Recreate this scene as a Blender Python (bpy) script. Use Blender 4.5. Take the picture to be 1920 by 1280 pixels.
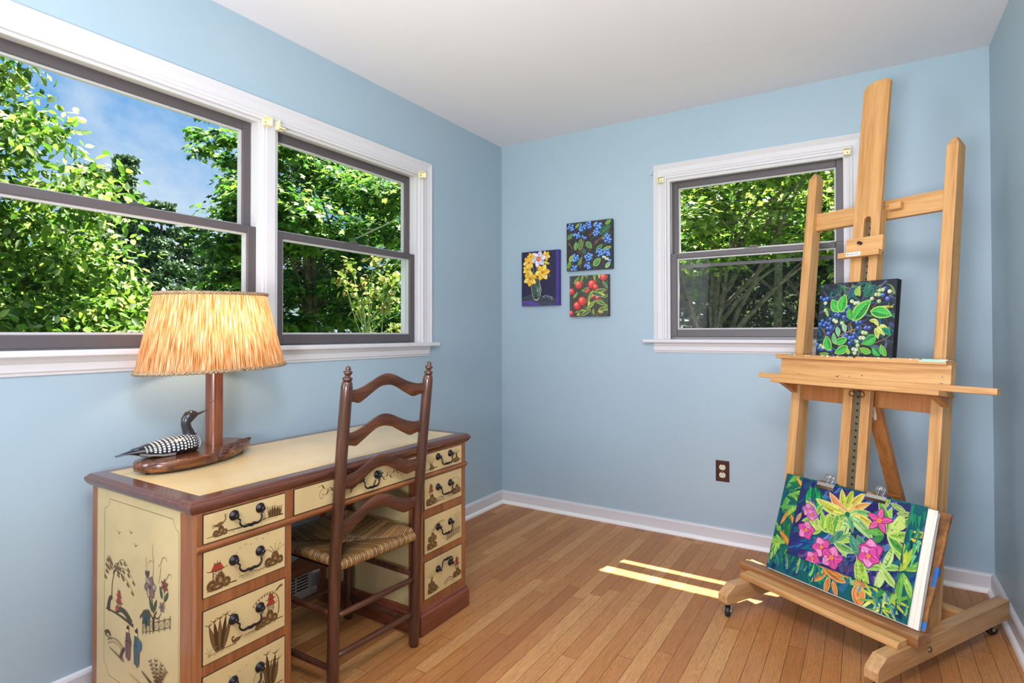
import bpy, math, random
import numpy as np
from mathutils import Vector, Matrix, Euler

for _o in list(bpy.data.objects):
    bpy.data.objects.remove(_o, do_unlink=True)
SC = bpy.context.scene
COL = SC.collection
R = math.radians

# ------------------------------------------------------------------ camera
CAM = (2.1321, -3.2877, 1.1518)
YAW, PITCH, ROLL, FPX, PPY = 0.5572, 0.0115, -0.0015, 1065.05, 613.54
cd = bpy.data.cameras.new('camera')
cam = bpy.data.objects.new('camera', cd)
COL.objects.link(cam)
_f = Vector((-math.sin(YAW) * math.cos(PITCH), math.cos(YAW) * math.cos(PITCH), math.sin(PITCH)))
_r = Vector((math.cos(YAW), math.sin(YAW), 0))
_u = _r.cross(_f)
_c, _s = math.cos(ROLL), math.sin(ROLL)
_r, _u = _c * _r + _s * _u, -_s * _r + _c * _u
cam.matrix_world = Matrix(((_r.x, _u.x, -_f.x, CAM[0]), (_r.y, _u.y, -_f.y, CAM[1]), (_r.z, _u.z, -_f.z, CAM[2]), (0, 0, 0, 1)))
cd.sensor_width = 36.0
cd.lens = FPX / 1920.0 * 36.0
cd.shift_y = -(640.0 - PPY) / 1920.0
cd.clip_start = 0.05
cd.clip_end = 400
SC.camera = cam

# ------------------------------------------------------------------ exposure, sky, sun, lights
SC.view_settings.view_transform = 'Standard'
SC.view_settings.look = 'None'
SC.view_settings.exposure = -0.13
SC.view_settings.gamma = 1.0
SC.view_settings.use_curve_mapping = False
SC.cycles.max_bounces = 8
SC.cycles.diffuse_bounces = 5
SC.cycles.transparent_max_bounces = 12
SC.cycles.caustics_reflective = False
SC.cycles.caustics_refractive = False
SC.cycles.sample_clamp_indirect = 6.0


def s2l(c):
    c = [v / 255.0 for v in c[:3]]
    return tuple(v / 12.92 if v <= 0.04045 else ((v + 0.055) / 1.055) ** 2.4 for v in c)


def rgba(c):
    return (*s2l(c), 1.0)


class NT:
    """small helper around a node tree"""
    def __init__(s, tree):
        s.t = tree
        s.n = tree.nodes
        s.l = tree.links

    def add(s, kind, props=None, **ins):
        nd = s.n.new(kind)
        for k, v in (props or {}).items():
            setattr(nd, k, v)
        for k, v in ins.items():
            key = int(k[1:]) if k[0] == 'i' and k[1:].isdigit() else k.replace('_', ' ')
            s.put(nd.inputs[key], v)
        return nd

    def put(s, sock, v):
        if isinstance(v, bpy.types.Node):
            v = v.outputs[0]
        if isinstance(v, bpy.types.NodeSocket):
            s.l.new(v, sock)
        else:
            sock.default_value = v

    def m(s, op, a, b=0.0, c=0.0):
        nd = s.n.new('ShaderNodeMath')
        nd.operation = op
        s.put(nd.inputs[0], a)
        s.put(nd.inputs[1], b)
        s.put(nd.inputs[2], c)
        return nd.outputs[0]

    def ramp(s, fac, stops, interp='LINEAR'):
        nd = s.n.new('ShaderNodeValToRGB')
        cr = nd.color_ramp
        cr.interpolation = interp
        while len(cr.elements) < len(stops):
            cr.elements.new(0.5)
        for e, (p, c) in zip(cr.elements, stops):
            e.position = p
            e.color = c if len(c) == 4 else (*c, 1)
        s.put(nd.inputs[0], fac)
        return nd.outputs[0]

    def mix(s, fac, a, b, mode='MIX'):
        nd = s.n.new('ShaderNodeMix')
        nd.data_type = 'RGBA'
        nd.blend_type = mode
        s.put(nd.inputs[0], fac)
        s.put(nd.inputs[6], a)
        s.put(nd.inputs[7], b)
        return nd.outputs[2]

    def xyz(s, v):
        nd = s.n.new('ShaderNodeSeparateXYZ')
        s.put(nd.inputs[0], v)
        return nd.outputs

    def cxyz(s, x, y, z):
        nd = s.n.new('ShaderNodeCombineXYZ')
        for k, v in enumerate((x, y, z)):
            s.put(nd.inputs[k], v)
        return nd.outputs[0]

    def noise(s, vec, scale, detail=3.0, rough=0.5, dist=0.0):
        nd = s.add('ShaderNodeTexNoise', Scale=scale, Detail=detail, Roughness=rough, Distortion=dist)
        s.put(nd.inputs['Vector'], vec)
        return nd.outputs[0]


# world: blue summer sky with thin bright cloud
W = bpy.data.worlds.new('sky')
SC.world = W
W.use_nodes = True
wt = NT(W.node_tree)
wt.n.clear()
tc = wt.add('ShaderNodeTexCoord')
zz = wt.xyz(tc.outputs['Generated'])[2]
sky = wt.ramp(zz, [(0.0, rgba((205, 226, 243))), (0.12, rgba((158, 201, 240))), (0.35, rgba((106, 170, 232))), (0.8, rgba((70, 130, 215)))])
cn = wt.noise(tc.outputs['Generated'], 3.2, 6.0, 0.6, 0.3)
cf = wt.ramp(cn, [(0.50, (0, 0, 0)), (0.75, (0.85, 0.85, 0.85))])
sky2 = wt.mix(cf, sky, (0.95, 0.97, 1.0, 1))
bg = wt.add('ShaderNodeBackground', Color=sky2, Strength=1.15)
out = wt.add('ShaderNodeOutputWorld', Surface=bg)

SUN_DIR = Vector((-0.25, -1.0, -2.49)).normalized()       # travel direction of the light
sl = bpy.data.lights.new('sun', 'SUN')
sl.energy = 42.0
sl.angle = R(0.53)
sl.color = (1.0, 0.97, 0.92)
so = bpy.data.objects.new('sun', sl)
COL.objects.link(so)
so.rotation_euler = SUN_DIR.to_track_quat('-Z', 'Y').to_euler()
so.location = (3, 6, 12)


def area(name, loc, target, sx, sy, power, color):
    l = bpy.data.lights.new(name, 'AREA')
    l.shape = 'RECTANGLE'
    l.size = sx
    l.size_y = sy
    l.energy = power
    l.color = color
    o = bpy.data.objects.new(name, l)
    COL.objects.link(o)
    o.location = loc
    o.rotation_euler = (Vector(target) - Vector(loc)).to_track_quat('-Z', 'Y').to_euler()
    return o


# unseen fill lights added behind the camera to brighten the room: high, left, upward
area('fill_light_high', (2.12, -3.20, 2.32), (1.75, -1.9, 0.0), 0.5, 0.5, 36, (0.985, 0.965, 1.08))
area('fill_light_left', (0.05, -3.85, 1.60), (2.6, -1.3, 1.2), 1.0, 1.2, 56, (0.985, 0.965, 1.09))
area('fill_light_up', (1.85, -3.70, 1.04), (1.85, -2.70, 2.44), 0.5, 0.5, 76, (0.985, 0.965, 1.09))

# ------------------------------------------------------------------ mesh helpers
H = 2.44
RW = 2.611       # right wall
REAR = -4.40     # wall behind the camera


def V(*a):
    return np.array(a, float)


def unit(v):
    v = np.asarray(v, float)
    return v / (np.linalg.norm(v) + 1e-12)


class MB:
    """collects shapes; build() links them as ONE mesh object"""
    def __init__(s):
        s.v = []
        s.f = []
        s.mi = []
        s.c = []
        s.sm = []

    def raw(s, vs, fs, mi=0, col=None, smooth=False):
        b = len(s.v)
        s.v.extend([tuple(map(float, p)) for p in vs])
        for f in fs:
            s.f.append(tuple(b + i for i in f))
            s.mi.append(mi)
            s.c.append(col)
            s.sm.append(smooth)
        return s

    def box(s, a, b, mi=0, col=None):
        x0, y0, z0 = [min(p, q) for p, q in zip(a, b)]
        x1, y1, z1 = [max(p, q) for p, q in zip(a, b)]
        vs = [(x0, y0, z0), (x1, y0, z0), (x1, y1, z0), (x0, y1, z0), (x0, y0, z1), (x1, y0, z1), (x1, y1, z1), (x0, y1, z1)]
        return s.raw(vs, [(0, 3, 2, 1), (4, 5, 6, 7), (0, 1, 5, 4), (1, 2, 6, 5), (2, 3, 7, 6), (3, 0, 4, 7)], mi, col)

    def prism(s, poly, o, u, v, d, mi=0, col=None, smooth=False):
        """2-D polygon (counter-clockwise in u,v) at o, extruded by vector d"""
        o, u, v, d = map(lambda q: np.asarray(q, float), (o, u, v, d))
        n = len(poly)
        a = [o + u * p[0] + v * p[1] for p in poly]
        vs = a + [p + d for p in a]
        if np.dot(np.cross(u, v), d) > 0:
            fs = [tuple(range(n))[::-1], tuple(range(n, 2 * n))] 
            sd = [(i, (i + 1) % n, n + (i + 1) % n, n + i) for i in range(n)]
        else:
            fs = [tuple(range(n)), tuple(range(n, 2 * n))[::-1]]
            sd = [(i, n + i, n + (i + 1) % n, (i + 1) % n) for i in range(n)]
        s.raw(vs, fs, mi, col)
        b = len(s.v) - 2 * n
        for f in sd:
            s.f.append(tuple(b + i for i in f))
            s.mi.append(mi)
            s.c.append(col)
            s.sm.append(smooth)
        return s

    def loft(s, rings, closed=True, caps=True, mi=0, col=None, smooth=True):
        n = len(rings[0])
        vs = [p for r in rings for p in r]
        fs = []
        for k in range(len(rings) - 1):
            for i in range(n if closed else n - 1):
                j = (i + 1) % n
                fs.append((k * n + i, k * n + j, (k + 1) * n + j, (k + 1) * n + i))
        b = len(s.v)
        s.raw(vs, fs, mi, col, smooth)
        if caps and closed:
            s.f.append(tuple(b + i for i in range(n))[::-1]); s.mi.append(mi); s.c.append(col); s.sm.append(False)
            e = b + (len(rings) - 1) * n
            s.f.append(tuple(e + i for i in range(n))); s.mi.append(mi); s.c.append(col); s.sm.append(False)
        return s

    def tube(s, pts, rad, sides=10, closed=False, caps=True, mi=0, col=None, flat=1.0):
        pts = [np.asarray(p, float) for p in pts]
        n = len(pts)
        rad = [rad] * n if np.isscalar(rad) else list(rad)
        tang = []
        for i in range(n):
            a = pts[(i - 1) % n] if (closed or i > 0) else pts[i]
            b = pts[(i + 1) % n] if (closed or i < n - 1) else pts[i]
            tang.append(unit(b - a))
        ref = V(0, 0, 1) if abs(tang[0][2]) < 0.9 else V(1, 0, 0)
        nx = unit(np.cross(tang[0], ref))
        rings = []
        for i in range(n):
            nx = unit(nx - tang[i] * np.dot(nx, tang[i]))
            ny = np.cross(tang[i], nx)
            rings.append([pts[i] + nx * rad[i] * math.cos(2 * math.pi * k / sides) + ny * rad[i] * flat * math.sin(2 * math.pi * k / sides) for k in range(sides)])
        if closed:
            rings.append(rings[0])
            return s.loft(rings, True, False, mi, col)
        return s.loft(rings, True, caps, mi, col)

    def lathe(s, prof, base, axis=(0, 0, 1), sides=24, mi=0, col=None):
        """profile of (radius, height) from bottom to top"""
        ax = unit(axis)
        ref = V(1, 0, 0) if abs(ax[0]) < 0.9 else V(0, 1, 0)
        a = unit(np.cross(ax, ref))
        b = np.cross(ax, a)
        base = np.asarray(base, float)
        rings = [[base + ax * h + (a * math.cos(2 * math.pi * k / sides) + b * math.sin(2 * math.pi * k / sides)) * max(r, 1e-5) for k in range(sides)] for r, h in prof]
        return s.loft(rings, True, True, mi, col)

    def ball(s, c, r, sides=16, rows=10, mi=0, col=None):
        rr = (r, r, r) if np.isscalar(r) else r
        rings = []
        for j in range(rows + 1):
            t = -math.pi / 2 + math.pi * j / rows
            k = max(math.cos(t), 1e-3)
            rings.append([(c[0] + rr[0] * k * math.cos(2 * math.pi * i / sides), c[1] + rr[1] * k * math.sin(2 * math.pi * i / sides), c[2] + rr[2] * math.sin(t)) for i in range(sides)])
        return s.loft(rings, True, True, mi, col)

    def build(s, name, mats, parent=None, loc=None, bevel=0.0, rot=None, seg=2, origin=None):
        """mesh vertices are given in the parent's frame (or the world); origin moves the object's pivot there"""
        me = bpy.data.meshes.new(name)
        vs = s.v
        if origin is not None:
            vs = [(p[0] - origin[0], p[1] - origin[1], p[2] - origin[2]) for p in vs]
        me.from_pydata(vs, [], s.f)
        mats = mats if isinstance(mats, (list, tuple)) else [mats]
        for m in mats:
            me.materials.append(m)
        me.polygons.foreach_set('material_index', s.mi)
        me.polygons.foreach_set('use_smooth', s.sm)
        if any(c is not None for c in s.c):
            at = me.color_attributes.new('Col', 'FLOAT_COLOR', 'CORNER')
            buf = []
            for f, c in zip(s.f, s.c):
                cc = (*(c if c is not None else (1, 1, 1)), 1.0)
                buf.extend(cc * len(f))
            at.data.foreach_set('color', buf)
        me.update()
        o = bpy.data.objects.new(name, me)
        COL.objects.link(o)
        if parent is not None:
            o.parent = parent
        if origin is not None:
            o.location = origin
        if loc is not None:
            o.location = loc
        if rot is not None:
            o.rotation_euler = rot
        if bevel > 0:
            bm = o.modifiers.new('bevel', 'BEVEL')
            bm.width = bevel
            bm.segments = seg
            bm.limit_method = 'ANGLE'
            bm.angle_limit = R(40)
            bm.harden_normals = False
        return o


def tag(o, label=None, cat=None, group=None, kind=None):
    if label: o['label'] = label
    if cat: o['category'] = cat
    if group: o['group'] = group
    if kind: o['kind'] = kind
    return o


def thing(name, label, cat, loc=(0, 0, 0), rotz=0.0, group=None):
    o = bpy.data.objects.new(name, None)
    o.empty_display_size = 0.05
    COL.objects.link(o)
    o.location = loc
    o.rotation_euler = (0, 0, rotz)
    return tag(o, label, cat, group)


def struct(name, loc=(0, 0, 0)):
    o = bpy.data.objects.new(name, None)
    COL.objects.link(o)
    o.location = loc
    o['kind'] = 'structure'
    return o


# ------------------------------------------------------------------ materials
def new_mat(name):
    m = bpy.data.materials.new(name)
    m.use_nodes = True
    t = NT(m.node_tree)
    t.n.clear()
    o = t.add('ShaderNodeOutputMaterial')
    return m, t, o


def plain(name, c, rough=0.5, metal=0.0, spec=0.5, vary=0.0, vscale=8.0, bump=0.0, bscale=120.0, coat=0.0):
    m, t, o = new_mat(name)
    b = t.add('ShaderNodeBsdfPrincipled', Roughness=rough, Metallic=metal)
    b.inputs['Specular IOR Level'].default_value = spec
    b.inputs['Coat Weight'].default_value = coat
    b.inputs['Base Color'].default_value = rgba(c)
    tcn = t.add('ShaderNodeTexCoord')
    if vary > 0:
        nz = t.noise(tcn.outputs['Object'], vscale, 4.0, 0.6)
        lo = rgba([v * (1 - vary) for v in c])
        hi = rgba([min(255, v * (1 + vary)) for v in c])
        t.put(b.inputs['Base Color'], t.ramp(nz, [(0.3, lo), (0.7, hi)]))
    if bump > 0:
        nz = t.noise(tcn.outputs['Object'], bscale, 3.0, 0.6)
        bp = t.add('ShaderNodeBump', Strength=bump, Distance=0.002, Height=nz)
        t.put(b.inputs['Normal'], bp)
    t.put(o.inputs[0], b)
    return m


def painted(name, rough=0.45, spec=0.4, coat=0.0, bump=0.0, streak=0.0):
    """flat paint whose colour belongs to each brush mark of the mesh"""
    m, t, o = new_mat(name)
    a = t.add('ShaderNodeVertexColor', {'layer_name': 'Col'})
    b = t.add('ShaderNodeBsdfPrincipled', Roughness=rough)
    b.inputs['Specular IOR Level'].default_value = spec
    b.inputs['Coat Weight'].default_value = coat
    t.put(b.inputs['Base Color'], a.outputs['Color'])
    if streak > 0:      # uneven pigment, as a brush leaves it
        tcs = t.add('ShaderNodeTexCoord')
        nz = t.noise(tcs.outputs['Object'], 140.0, 4.0, 0.65, 1.5)
        lo, hi = 1.0 - streak, 1.0 + streak * 0.8
        t.put(b.inputs['Base Color'], t.mix(1.0, a.outputs['Color'], t.ramp(nz, [(0.3, (lo, lo, lo)), (0.7, (hi, hi, hi))]), 'MULTIPLY'))
    if bump > 0:
        tcn = t.add('ShaderNodeTexCoord')
        nz = t.noise(tcn.outputs['Object'], 260.0, 3.0, 0.6)
        t.put(b.inputs['Normal'], t.add('ShaderNodeBump', Strength=bump, Distance=0.001, Height=nz))
    t.put(o.inputs[0], b)
    return m


def wood(name, dark, mid, light, axis='z', rough=0.35, spec=0.5, coat=0.0, scale=1.0, seed=0.0):
    m, t, o = new_mat(name)
    tcn = t.add('ShaderNodeTexCoord')
    x, y, z = t.xyz(tcn.outputs['Object'])
    k = {'x': (1.6, 26, 26), 'y': (26, 1.6, 26), 'z': (26, 26, 1.6)}[axis]
    vec = t.cxyz(t.m('MULTIPLY_ADD', x, k[0] * scale, seed), t.m('MULTIPLY_ADD', y, k[1] * scale, seed * 0.7), t.m('MULTIPLY', z, k[2] * scale))
    n1 = t.noise(vec, 1.0, 5.0, 0.62, 0.8)
    n2 = t.noise(vec, 5.0, 2.0, 0.5)
    f = t.m('MULTIPLY_ADD', n2, 0.3, t.m('MULTIPLY', n1, 0.8))
    colr = t.ramp(f, [(0.36, rgba(dark)), (0.54, rgba(mid)), (0.74, rgba(light))])
    b = t.add('ShaderNodeBsdfPrincipled', Roughness=rough)
    b.inputs['Specular IOR Level'].default_value = spec
    b.inputs['Coat Weight'].default_value = coat
    b.inputs['Coat Roughness'].default_value = 0.15
    t.put(b.inputs['Base Color'], colr)
    t.put(b.inputs['Normal'], t.add('ShaderNodeBump', Strength=0.08, Distance=0.002, Height=n1))
    t.put(o.inputs[0], b)
    return m


def floor_mat():
    m, t, o = new_mat('oak_floor')
    tcn = t.add('ShaderNodeTexCoord')
    x, y, z = t.xyz(tcn.outputs['Object'])
    w, L = 0.057, 0.85
    row = t.m('FLOOR', t.m('DIVIDE', x, w))
    wn = t.add('ShaderNodeTexWhiteNoise', {'noise_dimensions': '1D'}, W=row)
    yo = t.m('MULTIPLY_ADD', wn.outputs['Value'], 7.3, y)
    yl = t.m('DIVIDE', yo, L)
    pl = t.m('FLOOR', yl)
    wn2 = t.add('ShaderNodeTexWhiteNoise', {'noise_dimensions': '2D'})
    t.put(wn2.inputs['Vector'], t.cxyz(row, pl, 0.0))
    rnd = wn2.outputs['Value']
    fx = t.m('FRACT', t.m('DIVIDE', x, w))
    fy = t.m('FRACT', yl)
    ex = t.m('MINIMUM', fx, t.m('SUBTRACT', 1.0, fx))
    ey = t.m('MULTIPLY', t.m('MINIMUM', fy, t.m('SUBTRACT', 1.0, fy)), L / w)
    gap = t.m('LESS_THAN', t.m('MINIMUM', ex, ey), 0.014)
    gv = t.cxyz(t.m('MULTIPLY_ADD', rnd, 37.0, t.m('MULTIPLY', x, 22.0)), t.m('MULTIPLY_ADD', rnd, 91.0, t.m('MULTIPLY', y, 1.5)), t.m('MULTIPLY', rnd, 13.0))
    g1 = t.noise(gv, 1.0, 5.0, 0.6, 1.2)
    g2 = t.noise(t.cxyz(t.m('MULTIPLY', x, 260.0), t.m('MULTIPLY', y, 7.0), t.m('MULTIPLY', rnd, 50.0)), 1.0, 2.0, 0.5)
    rings = t.m('POWER', t.m('ABSOLUTE', t.m('SINE', t.m('MULTIPLY', g1, 48.0))), 2.5)
    base = t.ramp(rnd, [(0.0, rgba((174, 113, 64))), (0.2, rgba((196, 137, 82))), (0.4, rgba((184, 124, 70))), (0.6, rgba((207, 153, 96))), (0.8, rgba((191, 132, 78))), (1.0, rgba((166, 106, 60)))])
    g = t.m('MULTIPLY_ADD', rings, 0.40, t.m('MULTIPLY', t.m('SUBTRACT', g2, 0.35), 0.9))
    g = t.m('MINIMUM', t.m('MAXIMUM', g, 0.0), 1.0)
    colr = t.mix(t.m('MULTIPLY', g, 0.85), base, rgba((136, 86, 42)))
    colr = t.mix(gap, colr, rgba((74, 44, 20)))
    b = t.add('ShaderNodeBsdfPrincipled', Roughness=0.30)
    b.inputs['Specular IOR Level'].default_value = 0.20
    t.put(b.inputs['Base Color'], colr)
    t.put(b.inputs['Roughness'], t.m('MULTIPLY_ADD', g2, 0.12, 0.28))
    hgt = t.m('SUBTRACT', t.m('MULTIPLY', g2, 0.25), t.m('MULTIPLY', gap, 1.0))
    t.put(b.inputs['Normal'], t.add('ShaderNodeBump', Strength=0.12, Distance=0.002, Height=hgt))
    t.put(o.inputs[0], b)
    return m


def wall_mat():
    m, t, o = new_mat('blue_wall_paint')
    tcn = t.add('ShaderNodeTexCoord')
    n = t.noise(tcn.outputs['Object'], 1.3, 3.0, 0.5)
    colr = t.ramp(n, [(0.3, rgba((158, 180, 190))), (0.7, rgba((162, 183, 192)))])
    b = t.add('ShaderNodeBsdfPrincipled', Roughness=0.42)
    b.inputs['Specular IOR Level'].default_value = 0.5
    t.put(b.inputs['Base Color'], colr)
    n2 = t.noise(tcn.outputs['Object'], 240.0, 2.0, 0.5)
    t.put(b.inputs['Normal'], t.add('ShaderNodeBump', Strength=0.05, Distance=0.001, Height=n2))
    t.put(o.inputs[0], b)
    return m


def glass_mat(refl=0.05):
    m, t, o = new_mat('window_glass')
    tr = t.add('ShaderNodeBsdfTransparent', Color=(0.97, 0.985, 0.98, 1))
    gl = t.add('ShaderNodeBsdfGlossy', Roughness=0.02)
    geo = t.add('ShaderNodeNewGeometry')
    dp = t.add('ShaderNodeVectorMath', {'operation': 'DOT_PRODUCT'})
    t.put(dp.inputs[0], geo.outputs['Incoming'])
    t.put(dp.inputs[1], geo.outputs['Normal'])
    c1 = t.m('POWER', t.m('SUBTRACT', 1.0, t.m('ABSOLUTE', dp.outputs['Value'])), 5.0)
    fr = t.m('MULTIPLY_ADD', c1, 0.5, 0.003)          # Schlick, same from both sides of the pane
    mx = t.add('ShaderNodeMixShader')
    t.put(mx.inputs[0], fr)
    t.put(mx.inputs[1], tr)
    t.put(mx.inputs[2], gl)
    t.put(o.inputs[0], mx)
    return m


def screen_mat():
    """woven insect screen: the open share of the weave shrinks as light crosses it more obliquely"""
    m, t, o = new_mat('insect_screen_weave')
    geo = t.add('ShaderNodeNewGeometry')
    dp = t.add('ShaderNodeVectorMath', {'operation': 'DOT_PRODUCT'})
    t.put(dp.inputs[0], geo.outputs['Incoming'])
    t.put(dp.inputs[1], geo.outputs['Normal'])
    c = t.m('MAXIMUM', t.m('ABSOLUTE', dp.outputs['Value']), 0.08)
    fac = t.m('MINIMUM', t.m('DIVIDE', 0.17, t.m('POWER', c, 1.8)), 1.0)
    tr = t.add('ShaderNodeBsdfTransparent')
    df = t.add('ShaderNodeBsdfDiffuse', Color=rgba((70, 74, 74)))
    mx = t.add('ShaderNodeMixShader')
    t.put(mx.inputs[0], fac)
    t.put(mx.inputs[1], tr)
    t.put(mx.inputs[2], df)
    t.put(o.inputs[0], mx)
    return m


M = {}
M['wall'] = wall_mat()
M['floor'] = floor_mat()
M['ceiling'] = plain('white_ceiling', (233, 231, 232), 0.8, spec=0.2, bump=0.06, bscale=90)
M['trim'] = plain('white_trim_paint', (208, 206, 205), 0.38)
M['shoe'] = plain('white_shoe_moulding', (236, 234, 230), 0.35)
M['sash'] = plain('bronze_sash', (84, 78, 78), 0.42, spec=0.5)
M['gasket'] = plain('grey_glazing_bead', (188, 186, 184), 0.4)
M['liner'] = plain('vinyl_jamb_liner', (206, 205, 204), 0.4)
M['glass'] = glass_mat()
M['screen'] = screen_mat()
M['ivory'] = plain('ivory_plastic', (232, 224, 184), 0.4)
M['siding'] = plain('grey_siding', (190, 190, 186), 0.7)

# ------------------------------------------------------------------ room shell
WT = 0.12
# openings: left wall y-ranges and back wall x-range, with sill and head heights
Z0, Z1 = 1.095, 2.050
L1 = (-2.78, -1.836)
L2 = (-1.778, -0.860)
B1 = (1.150, 2.059)
ZB0, ZB1 = 1.119, 2.055


def slab_with_holes(axis, span, holes, z0, z1, t0, t1):
    """a wall along 'axis' (0: x, 1: y); holes are (a, b, za, zb); t0..t1 is its thickness on the other axis"""
    mb = MB()
    cuts = sorted(set([span[0], span[1]] + [q for h in holes for q in h[:2]]))
    for a, b in zip(cuts[:-1], cuts[1:]):
        mid = (a + b) / 2
        hs = [h for h in holes if h[0] < mid < h[1]]
        zr = [(z0, z1)] if not hs else [(z0, hs[0][2]), (hs[0][3], z1)]
        for p, q in zr:
            if axis == 0:
                mb.box((a, t0, p), (b, t1, q))
            else:
                mb.box((t0, a, p), (t1, b, q))
    return mb


tag(slab_with_holes(1, (REAR, 0.0), [(L1[0], L1[1], Z0, Z1), (L2[0], L2[1], Z0, Z1)], 0, H, -WT, 0.0).build('wall_left', M['wall']), kind='structure')
tag(slab_with_holes(0, (-WT, RW + WT), [(B1[0], B1[1], ZB0, ZB1)], 0, H, 0.0, WT).build('wall_back', M['wall']), kind='structure')
tag(MB().box((RW, REAR, 0), (RW + WT, 0, H)).build('wall_right', M['wall']), kind='structure')
tag(slab_with_holes(0, (-WT, RW + WT), [(0.15, 2.15, 0.0, 2.32)], 0, H, REAR - 0.12, REAR).build('wall_front', M['wall']), kind='structure')
tag(MB().box((-WT, REAR - 0.12, -0.12), (RW + WT, WT, 0.0)).build('floor', M['floor']), kind='structure')
tag(MB().box((-WT, REAR - 0.12, H), (RW + WT, WT, H + 0.12)).build('ceiling', M['ceiling']), kind='structure')


def profile_run(mb, prof, a, b, outward, up=(0, 0, 1), cut=(0, 0)):
    """sweep a moulding profile (out, up) from a to b; cut shifts each end along the run in proportion to 'out' (mitre)"""
    a, b, n, up = [np.asarray(q, float) for q in (a, b, outward, up)]
    d = unit(b - a)
    r0 = [a + n * p + up * q + d * (p * cut[0]) for p, q in prof]
    r1 = [b + n * p + up * q - d * (p * cut[1]) for p, q in prof]
    mb.loft([r0, r1], True, True, smooth=False)


BB = [(0.0, 0.0), (0.016, 0.0), (0.016, 0.072), (0.012, 0.080), (0.0, 0.083)]
SH = [(0.016, 0.0), (0.032, 0.0), (0.0315, 0.008), (0.028, 0.015), (0.022, 0.019), (0.016, 0.020)]


def baseboard(name, a, b, out, cut):
    mb = MB()
    profile_run(mb, BB, a, b, out, cut=cut)
    o = mb.build(name, M['trim'])
    tag(o, kind='structure')
    m2 = MB()
    profile_run(m2, SH, a, b, out, cut=cut)
    m2.build('shoe_moulding', M['shoe'], o)


baseboard('baseboard_left', (0, REAR, 0), (0, 0, 0), (1, 0, 0), (0, 1))
baseboard('baseboard_back', (0, 0, 0), (RW, 0, 0), (0, -1, 0), (1, 1))
baseboard('baseboard_right', (RW, 0, 0), (RW, REAR, 0), (-1, 0, 0), (1, 0))

# ------------------------------------------------------------------ windows
class WF:
    """frame of a wall: p along the wall (to the right seen from inside), q depth (positive into the room), z up"""
    def __init__(s, o, along, into):
        s.o, s.a, s.n = V(*o), V(*along), V(*into)

    def pt(s, p, q, z):
        return s.o + s.a * p + s.n * q + V(0, 0, z)

    def box(s, mb, p0, p1, q0, q1, z0, z1, mi=0):
        c = [s.pt(p, q, z) for z in (z0, z1) for q in (q0, q1) for p in (p0, p1)]
        mn = np.min(c, axis=0)
        mx = np.max(c, axis=0)
        mb.box(mn, mx, mi)


FL = WF((0, 0, 0), (0, 1, 0), (1, 0, 0))
FB = WF((0, 0, 0), (1, 0, 0), (0, -1, 0))
CAS = [(0.0, 0.0), (0.0, 0.012), (0.010, 0.014), (0.014, 0.018), (0.024, 0.0185), (0.030, 0.015), (0.056, 0.017), (0.062, 0.020), (0.068, 0.018), (0.080, 0.024), (0.084, 0.024), (0.084, 0.0)]


def casing(mb, F, p0, p1, z0, z1, w=1.0, sides=('L', 'R', 'T'), ws=None):
    """mitred casing around the opening p0..p1, z0..z1 (profile: (distance from the opening, projection))"""
    ws = (ws or w) / w
    pr = [(a * w, b) for a, b in CAS]
    if 'T' in sides:
        mb.loft([[F.pt(p0 - a * ws, b, z1 + a) for a, b in pr], [F.pt(p1 + a * ws, b, z1 + a) for a, b in pr]], smooth=False)
    if 'L' in sides:
        mb.loft([[F.pt(p0 - a * ws, b, z0) for a, b in pr], [F.pt(p0 - a * ws, b, z1 + a) for a, b in pr]], smooth=False)
    if 'R' in sides:
        mb.loft([[F.pt(p1 + a * ws, b, z1 + a) for a, b in pr], [F.pt(p1 + a * ws, b, z0) for a, b in pr]], smooth=False)


def stool_and_apron(par, F, p0, p1, zt, zb):
    mb = MB()
    F.box(mb, p0 - 0.062, p1 + 0.062, -0.06, 0.045, zt - 0.020, zt)
    mb.build('sill_board', M['trim'], par, bevel=0.004)
    mb = MB()
    pr = [(0.0, zb), (0.006, zb), (0.008, zb + 0.008), (0.012, zb + 0.012), (0.012, zb + 0.035), (0.016, zb + 0.040), (0.020, zt - 0.0205), (0.0, zt - 0.0205)]
    mb.loft([[F.pt(p0 - 0.004, a, z) for a, z in pr], [F.pt(p1 + 0.004, a, z) for a, z in pr]], smooth=False)
    mb.build('apron', M['trim'], par)


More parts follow.
